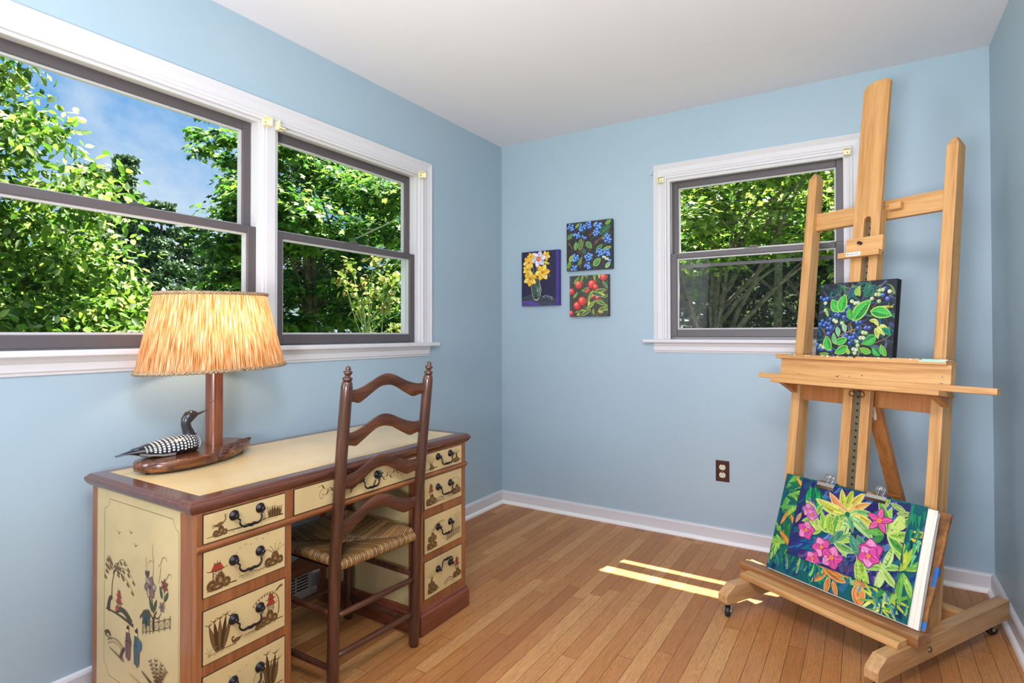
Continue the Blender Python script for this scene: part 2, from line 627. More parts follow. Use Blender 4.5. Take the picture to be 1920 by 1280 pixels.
def sash(par, F, name, p0, p1, z0, z1, q, st, rb, rt, screen=False, lock=False):
    """one sash: bronze frame, grey glazing bead, pane"""
    d = 0.018
    mb = MB()
    F.box(mb, p0, p0 + st, q - d, q + d, z0, z1)
    F.box(mb, p1 - st, p1, q - d, q + d, z0, z1)
    F.box(mb, p0 + st, p1 - st, q - d, q + d, z0, z0 + rb)
    F.box(mb, p0 + st, p1 - st, q - d, q + d, z1 - rt, z1)
    s = mb.build(name, M['sash'], par, bevel=0.003)
    mb = MB()
    a, b, c, e = p0 + st, p1 - st, z0 + rb, z1 - rt
    g = 0.008
    for (u0, u1, w0, w1) in ((a, a + g, c, e), (b - g, b, c, e), (a + g, b - g, c, c + g), (a + g, b - g, e - g, e)):
        F.box(mb, u0, u1, q - 0.008, q + 0.008, w0, w1)
    mb.build('glazing_bead', M['gasket'], s)
    mb = MB()
    F.box(mb, a + 0.002, b - 0.002, q - 0.002, q + 0.002, c + 0.002, e - 0.002)
    mb.build('pane', M['glass'], s)
    if lock:
        mb = MB()
        mid = (p0 + p1) / 2
        F.box(mb, mid - 0.035, mid + 0.035, q - 0.012, q + 0.012, z1, z1 + 0.006)
        F.box(mb, mid - 0.012, mid + 0.030, q - 0.006, q + 0.010, z1 + 0.006, z1 + 0.014)
        mb.build('sash_lock', M['sash'], s, bevel=0.002)
    return s


def double_hung(name, F, p0, p1, z0, z1, zmeet, screened):
    w = struct(name)
    # reveal (jambs and head) lining the opening
    mb = MB()
    t = 0.012
    F.box(mb, p0, p0 + t, -WT, 0.0, z0, z1)
    F.box(mb, p1 - t, p1, -WT, 0.0, z0, z1)
    F.box(mb, p0 + t, p1 - t, -WT, 0.0, z1 - t, z1)
    F.box(mb, p0 + t, p1 - t, -WT - 0.03, -0.06, z0 - 0.0, z0 + 0.013)
    mb.build('jamb', M['trim'], w)
    # stop bead and vinyl liner with grooves
    mb = MB()
    for (a, s) in ((p0 + t, 1), (p1 - t, -1)):
        F.box(mb, a, a + s * 0.006, -0.011, -0.001, z0, z1 - t)
        for k in range(4):
            F.box(mb, a, a + s * 0.0035, -0.049 - 0.011 * k, -0.044 - 0.011 * k, z0 + 0.014, z1 - t)
        F.box(mb, a, a + s * 0.002, -0.118, -0.011, z0 + 0.014, z1 - t)
    F.box(mb, p0 + t + 0.006, p1 - t - 0.006, -0.011, -0.001, z1 - t - 0.006, z1 - t)
    mb.build('stop_bead', M['liner'], w)
    a, b = p0 + t + 0.004, p1 - t - 0.004
    sash(w, F, 'lower_sash', a, b, z0 + 0.014, zmeet + 0.010, -0.031, 0.038, 0.042, 0.030, lock=True)
    sash(w, F, 'upper_sash', a, b, zmeet - 0.020, z1 - t, -0.069, 0.036, 0.034, 0.038)
    # half screen outside the lower sash
    if not screened:
        return w
    mb = MB()
    zs = zmeet - 0.048
    for (u0, u1, w0, w1) in ((a, a + 0.018, z0, zs), (b - 0.018, b, z0, zs), (a + 0.018, b - 0.018, z0, z0 + 0.03), (a + 0.018, b - 0.018, zs - 0.018, zs)):
        F.box(mb, u0, u1, -0.119, -0.110, w0, w1)
    fr = mb.build('screen_frame', M['sash'], w)
    mb = MB()
    mb.raw([F.pt(a + .018, -0.1145, z0 + .03), F.pt(b - .018, -0.1145, z0 + .03), F.pt(b - .018, -0.1145, zs - .018), F.pt(a + .018, -0.1145, zs - .018)], [(0, 1, 2, 3)])
    mb.build('screen_mesh', M['screen'], fr)
    return w


double_hung('window_1', FL, L1[0], L1[1], Z0, Z1, 1.587, False)
double_hung('window_2', FL, L2[0], L2[1], Z0, Z1, 1.587, False)
double_hung('window_3', FB, B1[0], B1[1], ZB0, ZB1, 1.607, True)

t1 = struct('trim_1')
mb = MB()
casing(mb, FL, L1[0], L2[1], 1.102, Z1 - 0.006, 0.96, ws=1.09)
mb.build('casing', M['trim'], t1)
mb = MB()
FL.box(mb, L1[1] - 0.002, L2[0] + 0.002, 0.0, 0.012, 1.102, Z1 - 0.006)
FL.box(mb, L1[1] + 0.010, L2[0] - 0.004, 0.012, 0.017, 1.102, Z1 - 0.006)
mb.build('mullion', M['trim'], t1, bevel=0.003)
stool_and_apron(t1, FL, L1[0] - 0.08, L2[1] + 0.08, 1.104, 1.028)
t2 = struct('trim_2')
mb = MB()
casing(mb, FB, B1[0], B1[1], 1.120, ZB1, 0.98, ws=0.86)
mb.build('casing', M['trim'], t2)
stool_and_apron(t2, FB, B1[0] - 0.072, B1[1] + 0.072, 1.120, 1.044)

# roof overhang outside the back wall (it keeps the high sun off the upper panes)
mb = MB()
mb.box((-0.8, WT, 2.53), (RW + 0.8, 0.28, 2.56))
mb.box((-0.8, 0.26, 2.53), (RW + 0.8, 0.288, 2.64))
tag(mb.build('trim_3', M['trim']), kind='structure')

# ------------------------------------------------------------------ brush-mark helper
def bez(p0, p1, p2, n=10, p3=None):
    out = []
    for i in range(n + 1):
        t = i / n
        if p3 is None:
            out.append(tuple((1 - t) ** 2 * a + 2 * t * (1 - t) * b + t * t * c for a, b, c in zip(p0, p1, p2)))
        else:
            out.append(tuple((1 - t) ** 3 * a + 3 * t * (1 - t) ** 2 * b + 3 * t * t * (1 - t) * c + t ** 3 * d for a, b, c, d in zip(p0, p1, p2, p3)))
    return out


class Paint:
    """brush marks laid on a surface of a mesh: (x, y) on the surface, each mark a hair above the last"""
    def __init__(s, mb, O, U, Vv, N, mi, eps=8e-6, clip=None):
        s.mb, s.O, s.U, s.V, s.N, s.mi, s.eps = mb, V(*O), V(*U), V(*Vv), V(*N), mi, eps
        s.k = 1
        s.clip = clip
        s.painterly = False

    def P(s, x, y):
        if s.clip:
            a, b, c, d = s.clip
            x = min(max(x, a), b)
            y = min(max(y, c), d)
        return s.O + s.U * x + s.V * y + s.N * (s.eps * s.k + 4e-5)

    def poly(s, pts, col):
        s.mb.raw([s.P(*p) for p in pts], [tuple(range(len(pts)))], s.mi, s2l(col))
        s.k += 1

    def strip(s, a, b, col):
        n = len(a)
        s.mb.raw([s.P(*p) for p in a] + [s.P(*p) for p in b], [(i, i + 1, n + i + 1, n + i) for i in range(n - 1)], s.mi, s2l(col))
        s.k += 1

    def ell(s, x, y, rx, ry, col, ang=0.0, n=12):
        c, d = math.cos(ang), math.sin(ang)
        s.poly([(x + rx * math.cos(t) * c - ry * math.sin(t) * d, y + rx * math.cos(t) * d + ry * math.sin(t) * c) for t in [2 * math.pi * i / n for i in range(n)]], col)

    def stroke(s, pts, w0, col, w1=None):
        w1 = w0 if w1 is None else w1
        n = len(pts)
        A, B = [], []
        for i, p in enumerate(pts):
            q = pts[min(i + 1, n - 1)]
            r = pts[max(i - 1, 0)]
            dx, dy = q[0] - r[0], q[1] - r[1]
            L = math.hypot(dx, dy) or 1
            w = (w0 + (w1 - w0) * i / max(n - 1, 1)) / 2
            A.append((p[0] - dy / L * w, p[1] + dx / L * w))
            B.append((p[0] + dy / L * w, p[1] - dx / L * w))
        s.strip(B, A, col)

    def leaf(s, x, y, ang, L, w, col, edge=None, vein=None, bend=0.0, side=None, n=8):
        def shape(sc, wsc):
            up, dn = [], []
            for i in range(n + 1):
                t = i / n
                h = w / 2 * wsc * (math.sin(math.pi * t ** 0.85)) ** 0.8 if 0 < t < 1 else 0
                px, py = L * (0.5 + (t - 0.5) * sc), bend * L * math.sin(math.pi * t)
                up.append((px, py + h))
                dn.append((px, py - h))
            return up, dn
        c, d = math.cos(ang), math.sin(ang)
        tf = lambda q: (x + q[0] * c - q[1] * d, y + q[0] * d + q[1] * c)
        def lay(sc, wsc, cl):
            up, dn = shape(sc, wsc)
            s.strip([tf(q) for q in dn], [tf(q) for q in up], cl)
        if edge:
            lay(1.0, 1.0, edge)
            lay(0.9, 0.78, col)
        else:
            lay(1.0, 1.0, col)
        up, dn = shape(0.88, 0.72)
        if s.painterly and L > 0.030:
            g_ = random.Random(int((x * 7919 + y * 104729) * 1e4) & 0xffff)
            for q in range(4):
                f_ = g_.uniform(.12, .88)
                i0 = g_.randint(1, 3)
                i1 = g_.randint(n - 3, n - 1)
                ln_ = [tf((u_[0], u_[1] * f_ + d_[1] * (1 - f_))) for u_, d_ in zip(up[i0:i1 + 1], dn[i0:i1 + 1])]
                k_ = g_.choice((.62, .78, 1.22, 1.35))
                s.stroke(ln_, w * .11, [min(255, v_ * k_) for v_ in col], w * .03)
        if side:
            mid = [((a[0] + b[0]) / 2, (a[1] + b[1]) / 2) for a, b in zip(up, dn)]
            s.strip([tf(q) for q in mid], [tf(q) for q in up], side)
        if vein:
            mid = [tf(((a[0] + b[0]) / 2, (a[1] + b[1]) / 2)) for a, b in zip(up, dn)]
            s.stroke(mid, w * 0.07, vein, w * 0.03)
            for i in range(2, n - 1):
                m_ = ((up[i][0] + dn[i][0]) / 2, (up[i][1] + dn[i][1]) / 2)
                for e in (up, dn):
                    q = (m_[0] + L * 0.10, m_[1] + (e[i][1] - m_[1]) * 0.8)
                    s.stroke([tf(m_), tf(q)], w * 0.04, vein, w * 0.02)

    def petals(s, x, y, r, n, col, core=None, edge=None, ang=0.0, fat=0.75, var=None):
        for i in range(n):
            a = ang + 2 * math.pi * i / n
            cl = col if var is None else (col, var)[i % 2]
            s.leaf(x, y, a, r, r * fat, cl, edge)
        if core:
            s.ell(x, y, r * 0.2, r * 0.2, core)


# ------------------------------------------------------------------ chinoiserie motifs (brown line painting on cream lacquer)
DB, MBR, LB, RED, GRN, BLU = (66, 46, 26), (104, 76, 40), (150, 118, 70), (150, 52, 34), (50, 70, 42), (36, 74, 84)


def ground(p, x0, x1, y, w=0.0022):
    p.stroke([(x0, y - 0.002), ((x0 + x1) / 2, y + 0.002), (x1, y)], w * 0.4, DB, w * 0.9)
    p.stroke([(x0 + 0.02, y - 0.005), (x1 - 0.02, y - 0.004)], 0.0007, MBR)
    for k in range(3):
        xx = x0 + (x1 - x0) * (0.25 + 0.25 * k)
        p.stroke([(xx, y), (xx, y - 0.008)], 0.0006, MBR)


def rocks(p, x, y, s):
    for dx, dy, rx, ry in ((-0.35, 0.25, 0.30, 0.32), (0.12, 0.42, 0.30, 0.45), (0.48, 0.22, 0.26, 0.28), (-0.05, 0.12, 0.5, 0.2)):
        p.ell(x + dx * s, y + dy * s, rx * s, ry * s, MBR)
        p.ell(x + dx * s, y + dy * s, rx * s * 0.74, ry * s * 0.74, DB)
        p.ell(x + dx * s, y + dy * s, rx * s * 0.52, ry * s * 0.52, MBR)
        p.ell(x + dx * s + 0.02 * s, y + dy * s, rx * s * 0.22, ry * s * 0.3, LB)


def pagoda(p, x, y, s, red=RED, tiers=1):
    p.stroke([(x - 0.25 * s, y), (x - 0.25 * s, y + 0.5 * s)], 0.05 * s, DB)
    p.stroke([(x + 0.25 * s, y), (x + 0.25 * s, y + 0.5 * s)], 0.05 * s, DB)
    for k in range(3):
        p.stroke([(x - 0.25 * s, y + k * 0.16 * s), (x + 0.25 * s, y + (k + 1) * 0.16 * s)], 0.03 * s, MBR)
        p.stroke([(x + 0.25 * s, y + k * 0.16 * s), (x - 0.25 * s, y + (k + 1) * 0.16 * s)], 0.03 * s, MBR)
    for t in range(tiers):
        b = y + (0.48 + 0.42 * t) * s
        k = 1.0 - 0.25 * t
        p.poly([(x - 0.42 * s * k, b), (x + 0.42 * s * k, b), (x + 0.2 * s * k, b + 0.38 * s), (x - 0.2 * s * k, b + 0.38 * s)], red)
        p.stroke(bez((x - 0.62 * s * k, b + 0.1 * s), (x - 0.4 * s * k, b - 0.03 * s), (x, b)), 0.03 * s, DB, 0.06 * s)
        p.stroke(bez((x + 0.62 * s * k, b + 0.1 * s), (x + 0.4 * s * k, b - 0.03 * s), (x, b)), 0.03 * s, DB, 0.06 * s)
        for q in (-0.1, 0.1):
            p.stroke([(x + q * s, b), (x + q * 0.6 * s, b + 0.36 * s)], 0.02 * s, DB)
    b = y + (0.86 + 0.42 * (tiers - 1)) * s
    p.stroke([(x - 0.2 * s, b), (x + 0.2 * s, b)], 0.05 * s, DB)
    p.stroke([(x, b), (x, b + 0.2 * s)], 0.05 * s, DB, 0.02 * s)
    for q in (-0.12, 0.12):
        p.stroke([(x + q * s, b), (x + q * 1.6 * s, b + 0.12 * s)], 0.03 * s, DB)


def reeds(p, x, y, s, n=5, spread=0.5, seed=1):
    rr = random.Random(seed)
    for i in range(n):
        dx = (i / (n - 1) - 0.5) * spread
        h = s * rr.uniform(0.7, 1.05)
        a = math.pi / 2 - dx * 0.9
        p.leaf(x + dx * s * 0.3, y, a, h, 0.14 * s, (MBR, DB)[i % 2], DB)
        tx, ty = x + dx * s * 0.3 + h * 0.98 * math.cos(a), y + h * 0.98 * math.sin(a)
        for q in (-0.7, 0.0, 0.7):
            p.stroke([(tx, ty), (tx + 0.16 * s * math.sin(q * 1.6 + 0.3), ty + 0.10 * s * math.cos(q))], 0.03 * s, DB, 0.008 * s)


def grass(p, x, y, s, n=6, col=DB):
    for i in range(n):
        a = math.pi / 2 + (i / (n - 1) - 0.5) * 1.5
        p.stroke(bez((x, y), (x + 0.4 * s * math.cos(a), y + 0.7 * s), (x + s * math.cos(a), y + s * math.sin(a) * 0.9)), 0.05 * s, col, 0.015 * s)
        p.ell(x + s * math.cos(a), y + s * math.sin(a) * 0.9, 0.05 * s, 0.03 * s, col, n=6)


def bird(p, x, y, s, col=DB):
    p.stroke(bez((x - s, y + 0.5 * s), (x - 0.3 * s, y + 0.3 * s), (x, y - 0.3 * s), 5), 0.12 * s, col, 0.25 * s)
    p.stroke(bez((x, y - 0.3 * s), (x + 0.3 * s, y + 0.3 * s), (x + s, y + 0.4 * s), 5), 0.25 * s, col, 0.1 * s)


def willow(p, x, y, s, flip=1, leafcol=MBR):
    p.stroke(bez((x, y), (x - 0.05 * s * flip, y + 0.6 * s), (x + 0.35 * s * flip, y + 0.95 * s)), 0.05 * s, DB, 0.02 * s)
    for k, (ex, ey) in enumerate(((0.8, 0.95), (1.05, 0.7), (1.0, 0.45), (0.5, 0.75), (-0.3, 0.85), (-0.35, 0.55))):
        sx, sy = x + 0.05 * s * flip, y + (0.6 + 0.05 * k) * s
        c = bez((sx, sy), (x + ex * 0.55 * s * flip, y + (ey + 0.35) * s), (x + ex * s * flip, y + ey * s), 8)
        p.stroke(c, 0.02 * s, DB, 0.01 * s)
        for q in c[2::2]:
            p.ell(q[0], q[1] - 0.07 * s, 0.045 * s, 0.05 * s, leafcol, n=7)
            p.ell(q[0] + 0.06 * s, q[1] - 0.1 * s, 0.035 * s, 0.04 * s, leafcol, n=7)


def crane(p, x, y, s):
    p.ell(x, y + 0.45 * s, 0.33 * s, 0.16 * s, MBR, 0.25)
    for q in range(4):
        p.stroke([(x - 0.2 * s, y + 0.42 * s), (x - 0.62 * s, y + (0.25 + 0.11 * q) * s)], 0.05 * s, DB, 0.02 * s)
    p.stroke(bez((x + 0.25 * s, y + 0.5 * s), (x + 0.65 * s, y + 0.75 * s), (x + 0.4 * s, y + 1.05 * s), 8), 0.1 * s, DB, 0.06 * s)
    p.stroke(bez((x + 0.4 * s, y + 1.05 * s), (x + 0.5 * s, y + 1.2 * s), (x + 0.62 * s, y + 1.0 * s), 6), 0.08 * s, DB, 0.02 * s)
    for q in (-0.05, 0.1):
        p.stroke([(x + q * s, y + 0.35 * s), (x + q * s, y)], 0.04 * s, DB)


def duck(p, x, y, s):
    p.ell(x, y + 0.3 * s, 0.55 * s, 0.28 * s, MBR, 0.1)
    p.stroke([(x + 0.3 * s, y + 0.35 * s), (x + 0.85 * s, y + 0.6 * s)], 0.2 * s, DB, 0.02 * s)
    p.stroke(bez((x - 0.4 * s, y + 0.3 * s), (x - 0.7 * s, y + 0.6 * s), (x - 0.45 * s, y + 0.8 * s)), 0.16 * s, DB, 0.14 * s)
    p.ell(x - 0.42 * s, y + 0.82 * s, 0.14 * s, 0.12 * s, DB)
    p.stroke([(x - 0.5 * s, y + 0.8 * s), (x - 0.8 * s, y + 0.74 * s)], 0.07 * s, DB, 0.02 * s)
    p.stroke(bez((x - 0.3 * s, y + 0.35 * s), (x, y + 0.1 * s), (x + 0.4 * s, y + 0.3 * s)), 0.03 * s, DB)


def fence(p, x0, y0, x1, y1, h, n=4, col=DB):
    for i in range(n + 1):
        t = i / n
        x, y = x0 + (x1 - x0) * t, y0 + (y1 - y0) * t
        p.stroke([(x, y - 0.002), (x, y + h * 1.15)], 0.0026, col)
    for q in (0.15, 0.9):
        p.stroke([(x0, y0 + h * q), (x1, y1 + h * q)], 0.0016, col)
    for i in range(n):
        t0, t1 = i / n, (i + 1) / n
        a = (x0 + (x1 - x0) * t0, y0 + (y1 - y0) * t0)
        b = (x0 + (x1 - x0) * t1, y0 + (y1 - y0) * t1)
        p.stroke([(a[0], a[1] + h * 0.15), (b[0], b[1] + h * 0.9)], 0.0010, col)
        p.stroke([(a[0], a[1] + h * 0.9), (b[0], b[1] + h * 0.15)], 0.0010, col)


def bridge(p, x0, x1, y, h):
    top = bez((x0, y), ((x0 + x1) / 2, y + 2 * h), (x1, y), 10)
    low = [(q[0], q[1] - 0.012) for q in top]
    p.stroke(top, 0.002, DB)
    p.stroke(low, 0.0012, DB)
    for a, b in zip(top[1:-1], low[1:-1]):
        p.stroke([a, b], 0.001, MBR)


def lady(p, x, y, s, robe, sash_c):
    p.poly([(x - 0.12 * s, y), (x + 0.14 * s, y), (x + 0.17 * s, y + 0.5 * s), (x + 0.1 * s, y + 0.78 * s), (x - 0.1 * s, y + 0.78 * s), (x - 0.15 * s, y + 0.45 * s)], robe)
    p.stroke(bez((x - 0.05 * s, y + 0.78 * s), (x + 0.05 * s, y + 0.5 * s), (x - 0.05 * s, y + 0.02 * s)), 0.03 * s, sash_c)
    p.leaf(x + 0.05 * s, y + 0.7 * s, -1.1, 0.32 * s, 0.14 * s, robe, sash_c)
    p.stroke([(x - 0.14 * s, y + 0.5 * s), (x + 0.15 * s, y + 0.54 * s)], 0.05 * s, sash_c)
    p.ell(x, y + 0.85 * s, 0.055 * s, 0.075 * s, (214, 188, 146))
    p.ell(x, y + 0.91 * s, 0.075 * s, 0.05 * s, (36, 26, 20))
    p.ell(x + 0.02 * s, y + 0.97 * s, 0.035 * s, 0.035 * s, (36, 26, 20))
    p.stroke([(x, y), (x + 0.06 * s, y - 0.05 * s)], 0.04 * s, DB)


# ------------------------------------------------------------------ writing desk
M['cherry'] = wood('desk_cherry_y', (108, 60, 32), (136, 81, 44), (156, 98, 56), 'y', 0.32, coat=0.2)
M['cherry_z'] = wood('desk_cherry_z', (106, 59, 31), (132, 79, 43), (152, 95, 54), 'z', 0.34, coat=0.2)
M['cherry_dark'] = wood('desk_edge_mahogany', (74, 41, 31), (86, 48, 36), (99, 57, 43), 'y', 0.22, coat=0.4)
M['cream'] = plain('cream_lacquer', (194, 170, 118), 0.38, vary=0.05, vscale=5.0)
M['cream_side'] = plain('cream_lacquer_side', (186, 166, 118), 0.4, vary=0.05, vscale=4.0)
M['leather'] = plain('cream_leather', (206, 182, 132), 0.20, vary=0.03, vscale=6, spec=0.6, bump=0.03, bscale=300)
M['gold'] = plain('gilt_tooling', (206, 160, 78), 0.35, spec=0.6)
M['ink'] = painted('lacquer_painting', 0.4)
M['iron'] = plain('blackened_brass', (52, 50, 54), 0.30, metal=0.85)
M['gapline'] = plain('dark_drawer_gap', (48, 30, 20), 0.6)

TX0, TX1, TY0, TY1, TZ = 0.099, 0.690, -2.502, -1.309, 0.727
desk = thing('writing_desk', 'cream and brown kneehole writing desk with painted drawer fronts under the wide window', 'desk', (0.39, -1.905, 0))


def dk(mb, name, mats, bevel=0.0, parent=None):
    """desk parts are modelled in the room's frame"""
    o = mb.build(name, mats, parent or desk, bevel=bevel)
    if parent is None:
        o.location = (-0.39, 1.905, 0)
    return o


def rect_ring(x0, x1, y0, y1, inset, z):
    return [(x0 + inset, y0 + inset, z), (x1 - inset, y0 + inset, z), (x1 - inset, y1 - inset, z), (x0 + inset, y1 - inset, z)]


mb = MB()
mb.loft([rect_ring(TX0, TX1, TY0, TY1, i, z) for i, z in ((0.020, 0.690), (0.012, 0.692), (0.006, 0.698), (0.002, 0.705), (0.0, 0.711), (0.0015, 0.717), (0.005, 0.7195), (0.0065, 0.720), (0.0072, 0.7225), (0.012, TZ))], True, True, smooth=False)
top = dk(mb, 'desk_top', M['cherry_dark'])
mb = MB()
mb.box((TX0 + 0.048, TY0 + 0.052, TZ), (TX1 - 0.050, TY1 - 0.052, TZ + 0.0008))
dk(mb, 'leather_inset', M['leather'], parent=top)
mb = MB()
for k, wv in ((0.010, 0.0015), (0.016, 0.0008)):
    a, b, c, e = TX0 + 0.048 + k, TX1 - 0.050 - k, TY0 + 0.052 + k, TY1 - 0.052 - k
    for q in (((a, c), (b, c + wv)), ((a, e - wv), (b, e)), ((a, c), (a + wv, e)), ((b - wv, c), (b, e))):
        mb.box((*q[0], TZ + 0.0008), (*q[1], TZ + 0.0011))
dk(mb, 'gilt_line', M['gold'], parent=top)

CX0, CX1 = 0.105, 0.680       # carcass depth
PL = (-2.480, -2.197)          # left pedestal
PR = (-1.622, -1.335)          # right pedestal


def pedestal(y0, y1):
    mb = MB()
    mb.box((CX0, y0, 0.0), (CX1 - 0.021, y1, 0.692))
    mb.box((CX1 - 0.021, y0 + 0.002, 0.0), (CX1 - 0.004, y1 - 0.002, 0.692))
    # corner posts and rails of the front, a little proud of the carcass
    for (a, b) in ((y0, y0 + 0.019), (y1 - 0.025, y1)):
        mb.box((CX1 - 0.0205, a, 0.09), (CX1, b, 0.692))
    for (za, zb) in ((0.686, 0.692), (0.590, 0.611), (0.438, 0.472), (0.270, 0.300), (0.090, 0.126)):
        mb.box((CX1 - 0.02, y0 + 0.019, za), (CX1 + 0.001, y1 - 0.025, zb))
    return dk(mb, 'pedestal', M['cherry_z'], 0.0015)


def plinth(y0, y1):
    mb = MB()
    mb.loft([rect_ring(CX0 - 0.004, CX1 + 0.013, y0 - 0.010, y1 + 0.010, i, z) for i, z in ((0.0, 0.0), (0.0, 0.068), (0.002, 0.074), (0.006, 0.078), (0.007, 0.086), (0.010, 0.091), (0.014, 0.094))], True, True, smooth=False)
    dk(mb, 'plinth', M['cherry_dark2'])


M['cherry_dark2'] = wood('desk_plinth_wood', (88, 44, 30), (112, 58, 40), (132, 74, 52), 'y', 0.3, coat=0.3)
for y0, y1 in (PL, PR):
    pedestal(y0, y1)
    plinth(y0, y1)

mb = MB()
mb.box((CX1 - 0.06, PL[1], 0.604), (CX1 - 0.002, PR[0], 0.692))
mb.box((CX1 - 0.002, PL[1], 0.688), (CX1, PR[0], 0.692))
dk(mb, 'apron', M['cherry'])
mb = MB()
wr = [(CX1 - 0.002, 0.592), (CX1 + 0.005, 0.592), (CX1 + 0.008, 0.596), (CX1 + 0.011, 0.600), (CX1 + 0.011, 0.605), (CX1 + 0.006, 0.609), (CX1 - 0.002, 0.610)]
mb.loft([[(x, y, z) for x, z in wr] for y in (PL[0] - 0.002, PR[1] + 0.002)], True, True, smooth=False)
dk(mb, 'waist_moulding', M['cherry'], 0.001)


def handle(parent, y, z, up=False, drop=0.033, half=0.039):
    mb = MB()
    x = CX1 + 0.0035
    for s in (-1, 1):
        mb.lathe([(0.0135, 0.0), (0.0140, 0.002), (0.0120, 0.0045), (0.0075, 0.006), (0.0050, 0.010), (0.0055, 0.014), (0.0062, 0.017), (0.0035, 0.020), (0.0003, 0.0208)], (x, y + s * half, z), (1, 0, 0), 18)
    d = 1 if up else -1
    pts = []
    base = [(0.0, 0.0), (-0.002, 0.10), (0.004, 0.45), (0.020, 0.80), (0.30, 0.98), (0.62, 0.90), (1.0, 1.0)]
    ctl = [(half, 0.0), (half - 0.001, 0.006), (half - 0.0075, 0.012), (half - 0.0065, 0.020), (half - 0.011, 0.028), (half - 0.020, 0.0325), (half - 0.030, 0.031), (0.0, drop)]
    side = [(y + a, z + d * b) for a, b in ctl]
    full = side + [(2 * y - a, b) for a, b in side[-2::-1]]
    # smooth the path
    P = []
    for i in range(len(full) - 1):
        p0, p1, p2, p3 = full[max(i - 1, 0)], full[i], full[i + 1], full[min(i + 2, len(full) - 1)]
        for k in range(4):
            t = k / 4
            P.append(tuple(0.5 * (2 * b + (c - a) * t + (2 * a - 5 * b + 4 * c - e) * t * t + (3 * b - a - 3 * c + e) * t ** 3) for a, b, c, e in zip(p0, p1, p2, p3)))
    P.append(full[-1])
    n = len(P)
    rad = [0.0024 + 0.0022 * math.exp(-((i / (n - 1) - 0.5) / 0.16) ** 2) for i in range(n)]
    mb.tube([(x + 0.0155 + 0.004 * math.sin(math.pi * i / (n - 1)), q[0], q[1]) for i, q in enumerate(P)], rad, 8)
    return dk(mb, 'drawer_handle', M['iron'], parent=parent)


def drawer(y0, y1, z0, z1, deco, hz, up=False, hy=None):
    mb = MB()
    mb.box((CX1 - 0.012, y0 - 0.003, z0 - 0.003), (CX1 + 0.0012, y1 + 0.003, z1 + 0.003), 1)
    mb.box((CX1 - 0.012, y0, z0), (CX1 + 0.0030, y1, z1), 0)
    p = Paint(mb, (CX1 + 0.0030, (y0 + y1) / 2, z0), (0, 1, 0), (0, 0, 1), (1, 0, 0), 2, clip=((y0 - y1) / 2 + .002, (y1 - y0) / 2 - .002, .002, z1 - z0 - .002))
    deco(p, (y1 - y0), z1 - z0)
    o = dk(mb, 'drawer', [M['cream'], M['gapline'], M['ink']])
    handle(o, (y0 + y1) / 2 if hy is None else hy, hz, up)
    return o


def d_l1(p, w, h):
    ground(p, -w / 2 + .008, -0.015, .014, .004)
    rocks(p, -.078, .010, .030)
    crane(p, -.078, .024, .034)
    ground(p, 0.02, w / 2 - .006, .016, .004)
    for k in range(5):
        reeds(p, .070 + .008 * k, .016, .030, 3, .4, k)
    grass(p, .052, .015, .014, 5)
    grass(p, -.005, .014, .010, 5, GRN)
    grass(p, .016, .014, .010, 5, GRN)


def d_l2(p, w, h):
    ground(p, -w / 2 + .008, -.03, .014, .004)
    rocks(p, -.082, .012, .048)
    pagoda(p, -.084, .038, .046)
    ground(p, .03, w / 2 - .006, .020, .004)
    rocks(p, .082, .018, .044)
    grass(p, .088, .036, .044, 5, MBR)
    for k, (x, y) in enumerate(((-.02, .098), (-.004, .103), (.012, .098), (.028, .108), (.05, .102), (.066, .110), (-.03, .088))):
        bird(p, x, y, .004)
    ground(p, -.025, .03, .022, .002)
    grass(p, .01, .022, .008, 4)


def d_l3(p, w, h):
    ground(p, -w / 2 + .01, -.03, .018, .003)
    reeds(p, -.076, .016, .090, 5, .6, 5)
    grass(p, -.104, .014, .03, 4, LB)
    duck(p, -.030, .020, .022)
    ground(p, -.005, w / 2 - .006, .030, .003)
    rocks(p, .066, .030, .042)
    rocks(p, .040, .026, .024)
    pagoda(p, .074, .062, .036, RED, 2)
    p.stroke(bez((.098, .045), (.108, .10), (.078, .112)), .003, DB, .0012)
    for e in ((.02, .098), (.11, .126)):
        c = bez((.088, .112), ((.088 + e[0]) / 2, .126), e, 8)
        p.stroke(c, .001, DB)
        for q in c[2:]:
            p.ell(q[0], q[1] - .004, .0022, .003, MBR, n=6)


def d_l4(p, w, h):
    ground(p, -w / 2 + .01, -.02, .020, .003)
    reeds(p, .076, .020, .095, 5, .5, 8)
    for k in range(4):
        reeds(p, .045 + .012 * k, .018, .035, 3, .4, 10 + k)
    rocks(p, -.078, .016, .034)
    grass(p, -.076, .034, .048, 5)
    c = bez((.02, .06), (.03, .10), (.07, .09), 8)
    p.stroke(c, .001, DB)
    for x, y in ((-.05, .112), (-.03, .106), (-.02, .112), (0, .118), (.03, .122)):
        bird(p, x, y, .004)
    ground(p, .01, w / 2 - .006, .020, .003)


def d_r1(p, w, h):
    ground(p, -w / 2 + .006, -.04, .012, .004)
    rocks(p, -.076, .008, .022)
    grass(p, -.080, .016, .044, 6, MBR)
    ground(p, .02, w / 2 - .004, .016, .004)
    rocks(p, .080, .010, .030)
    grass(p, .082, .030, .034, 7)
    grass(p, -.004, .014, .014, 5, GRN)


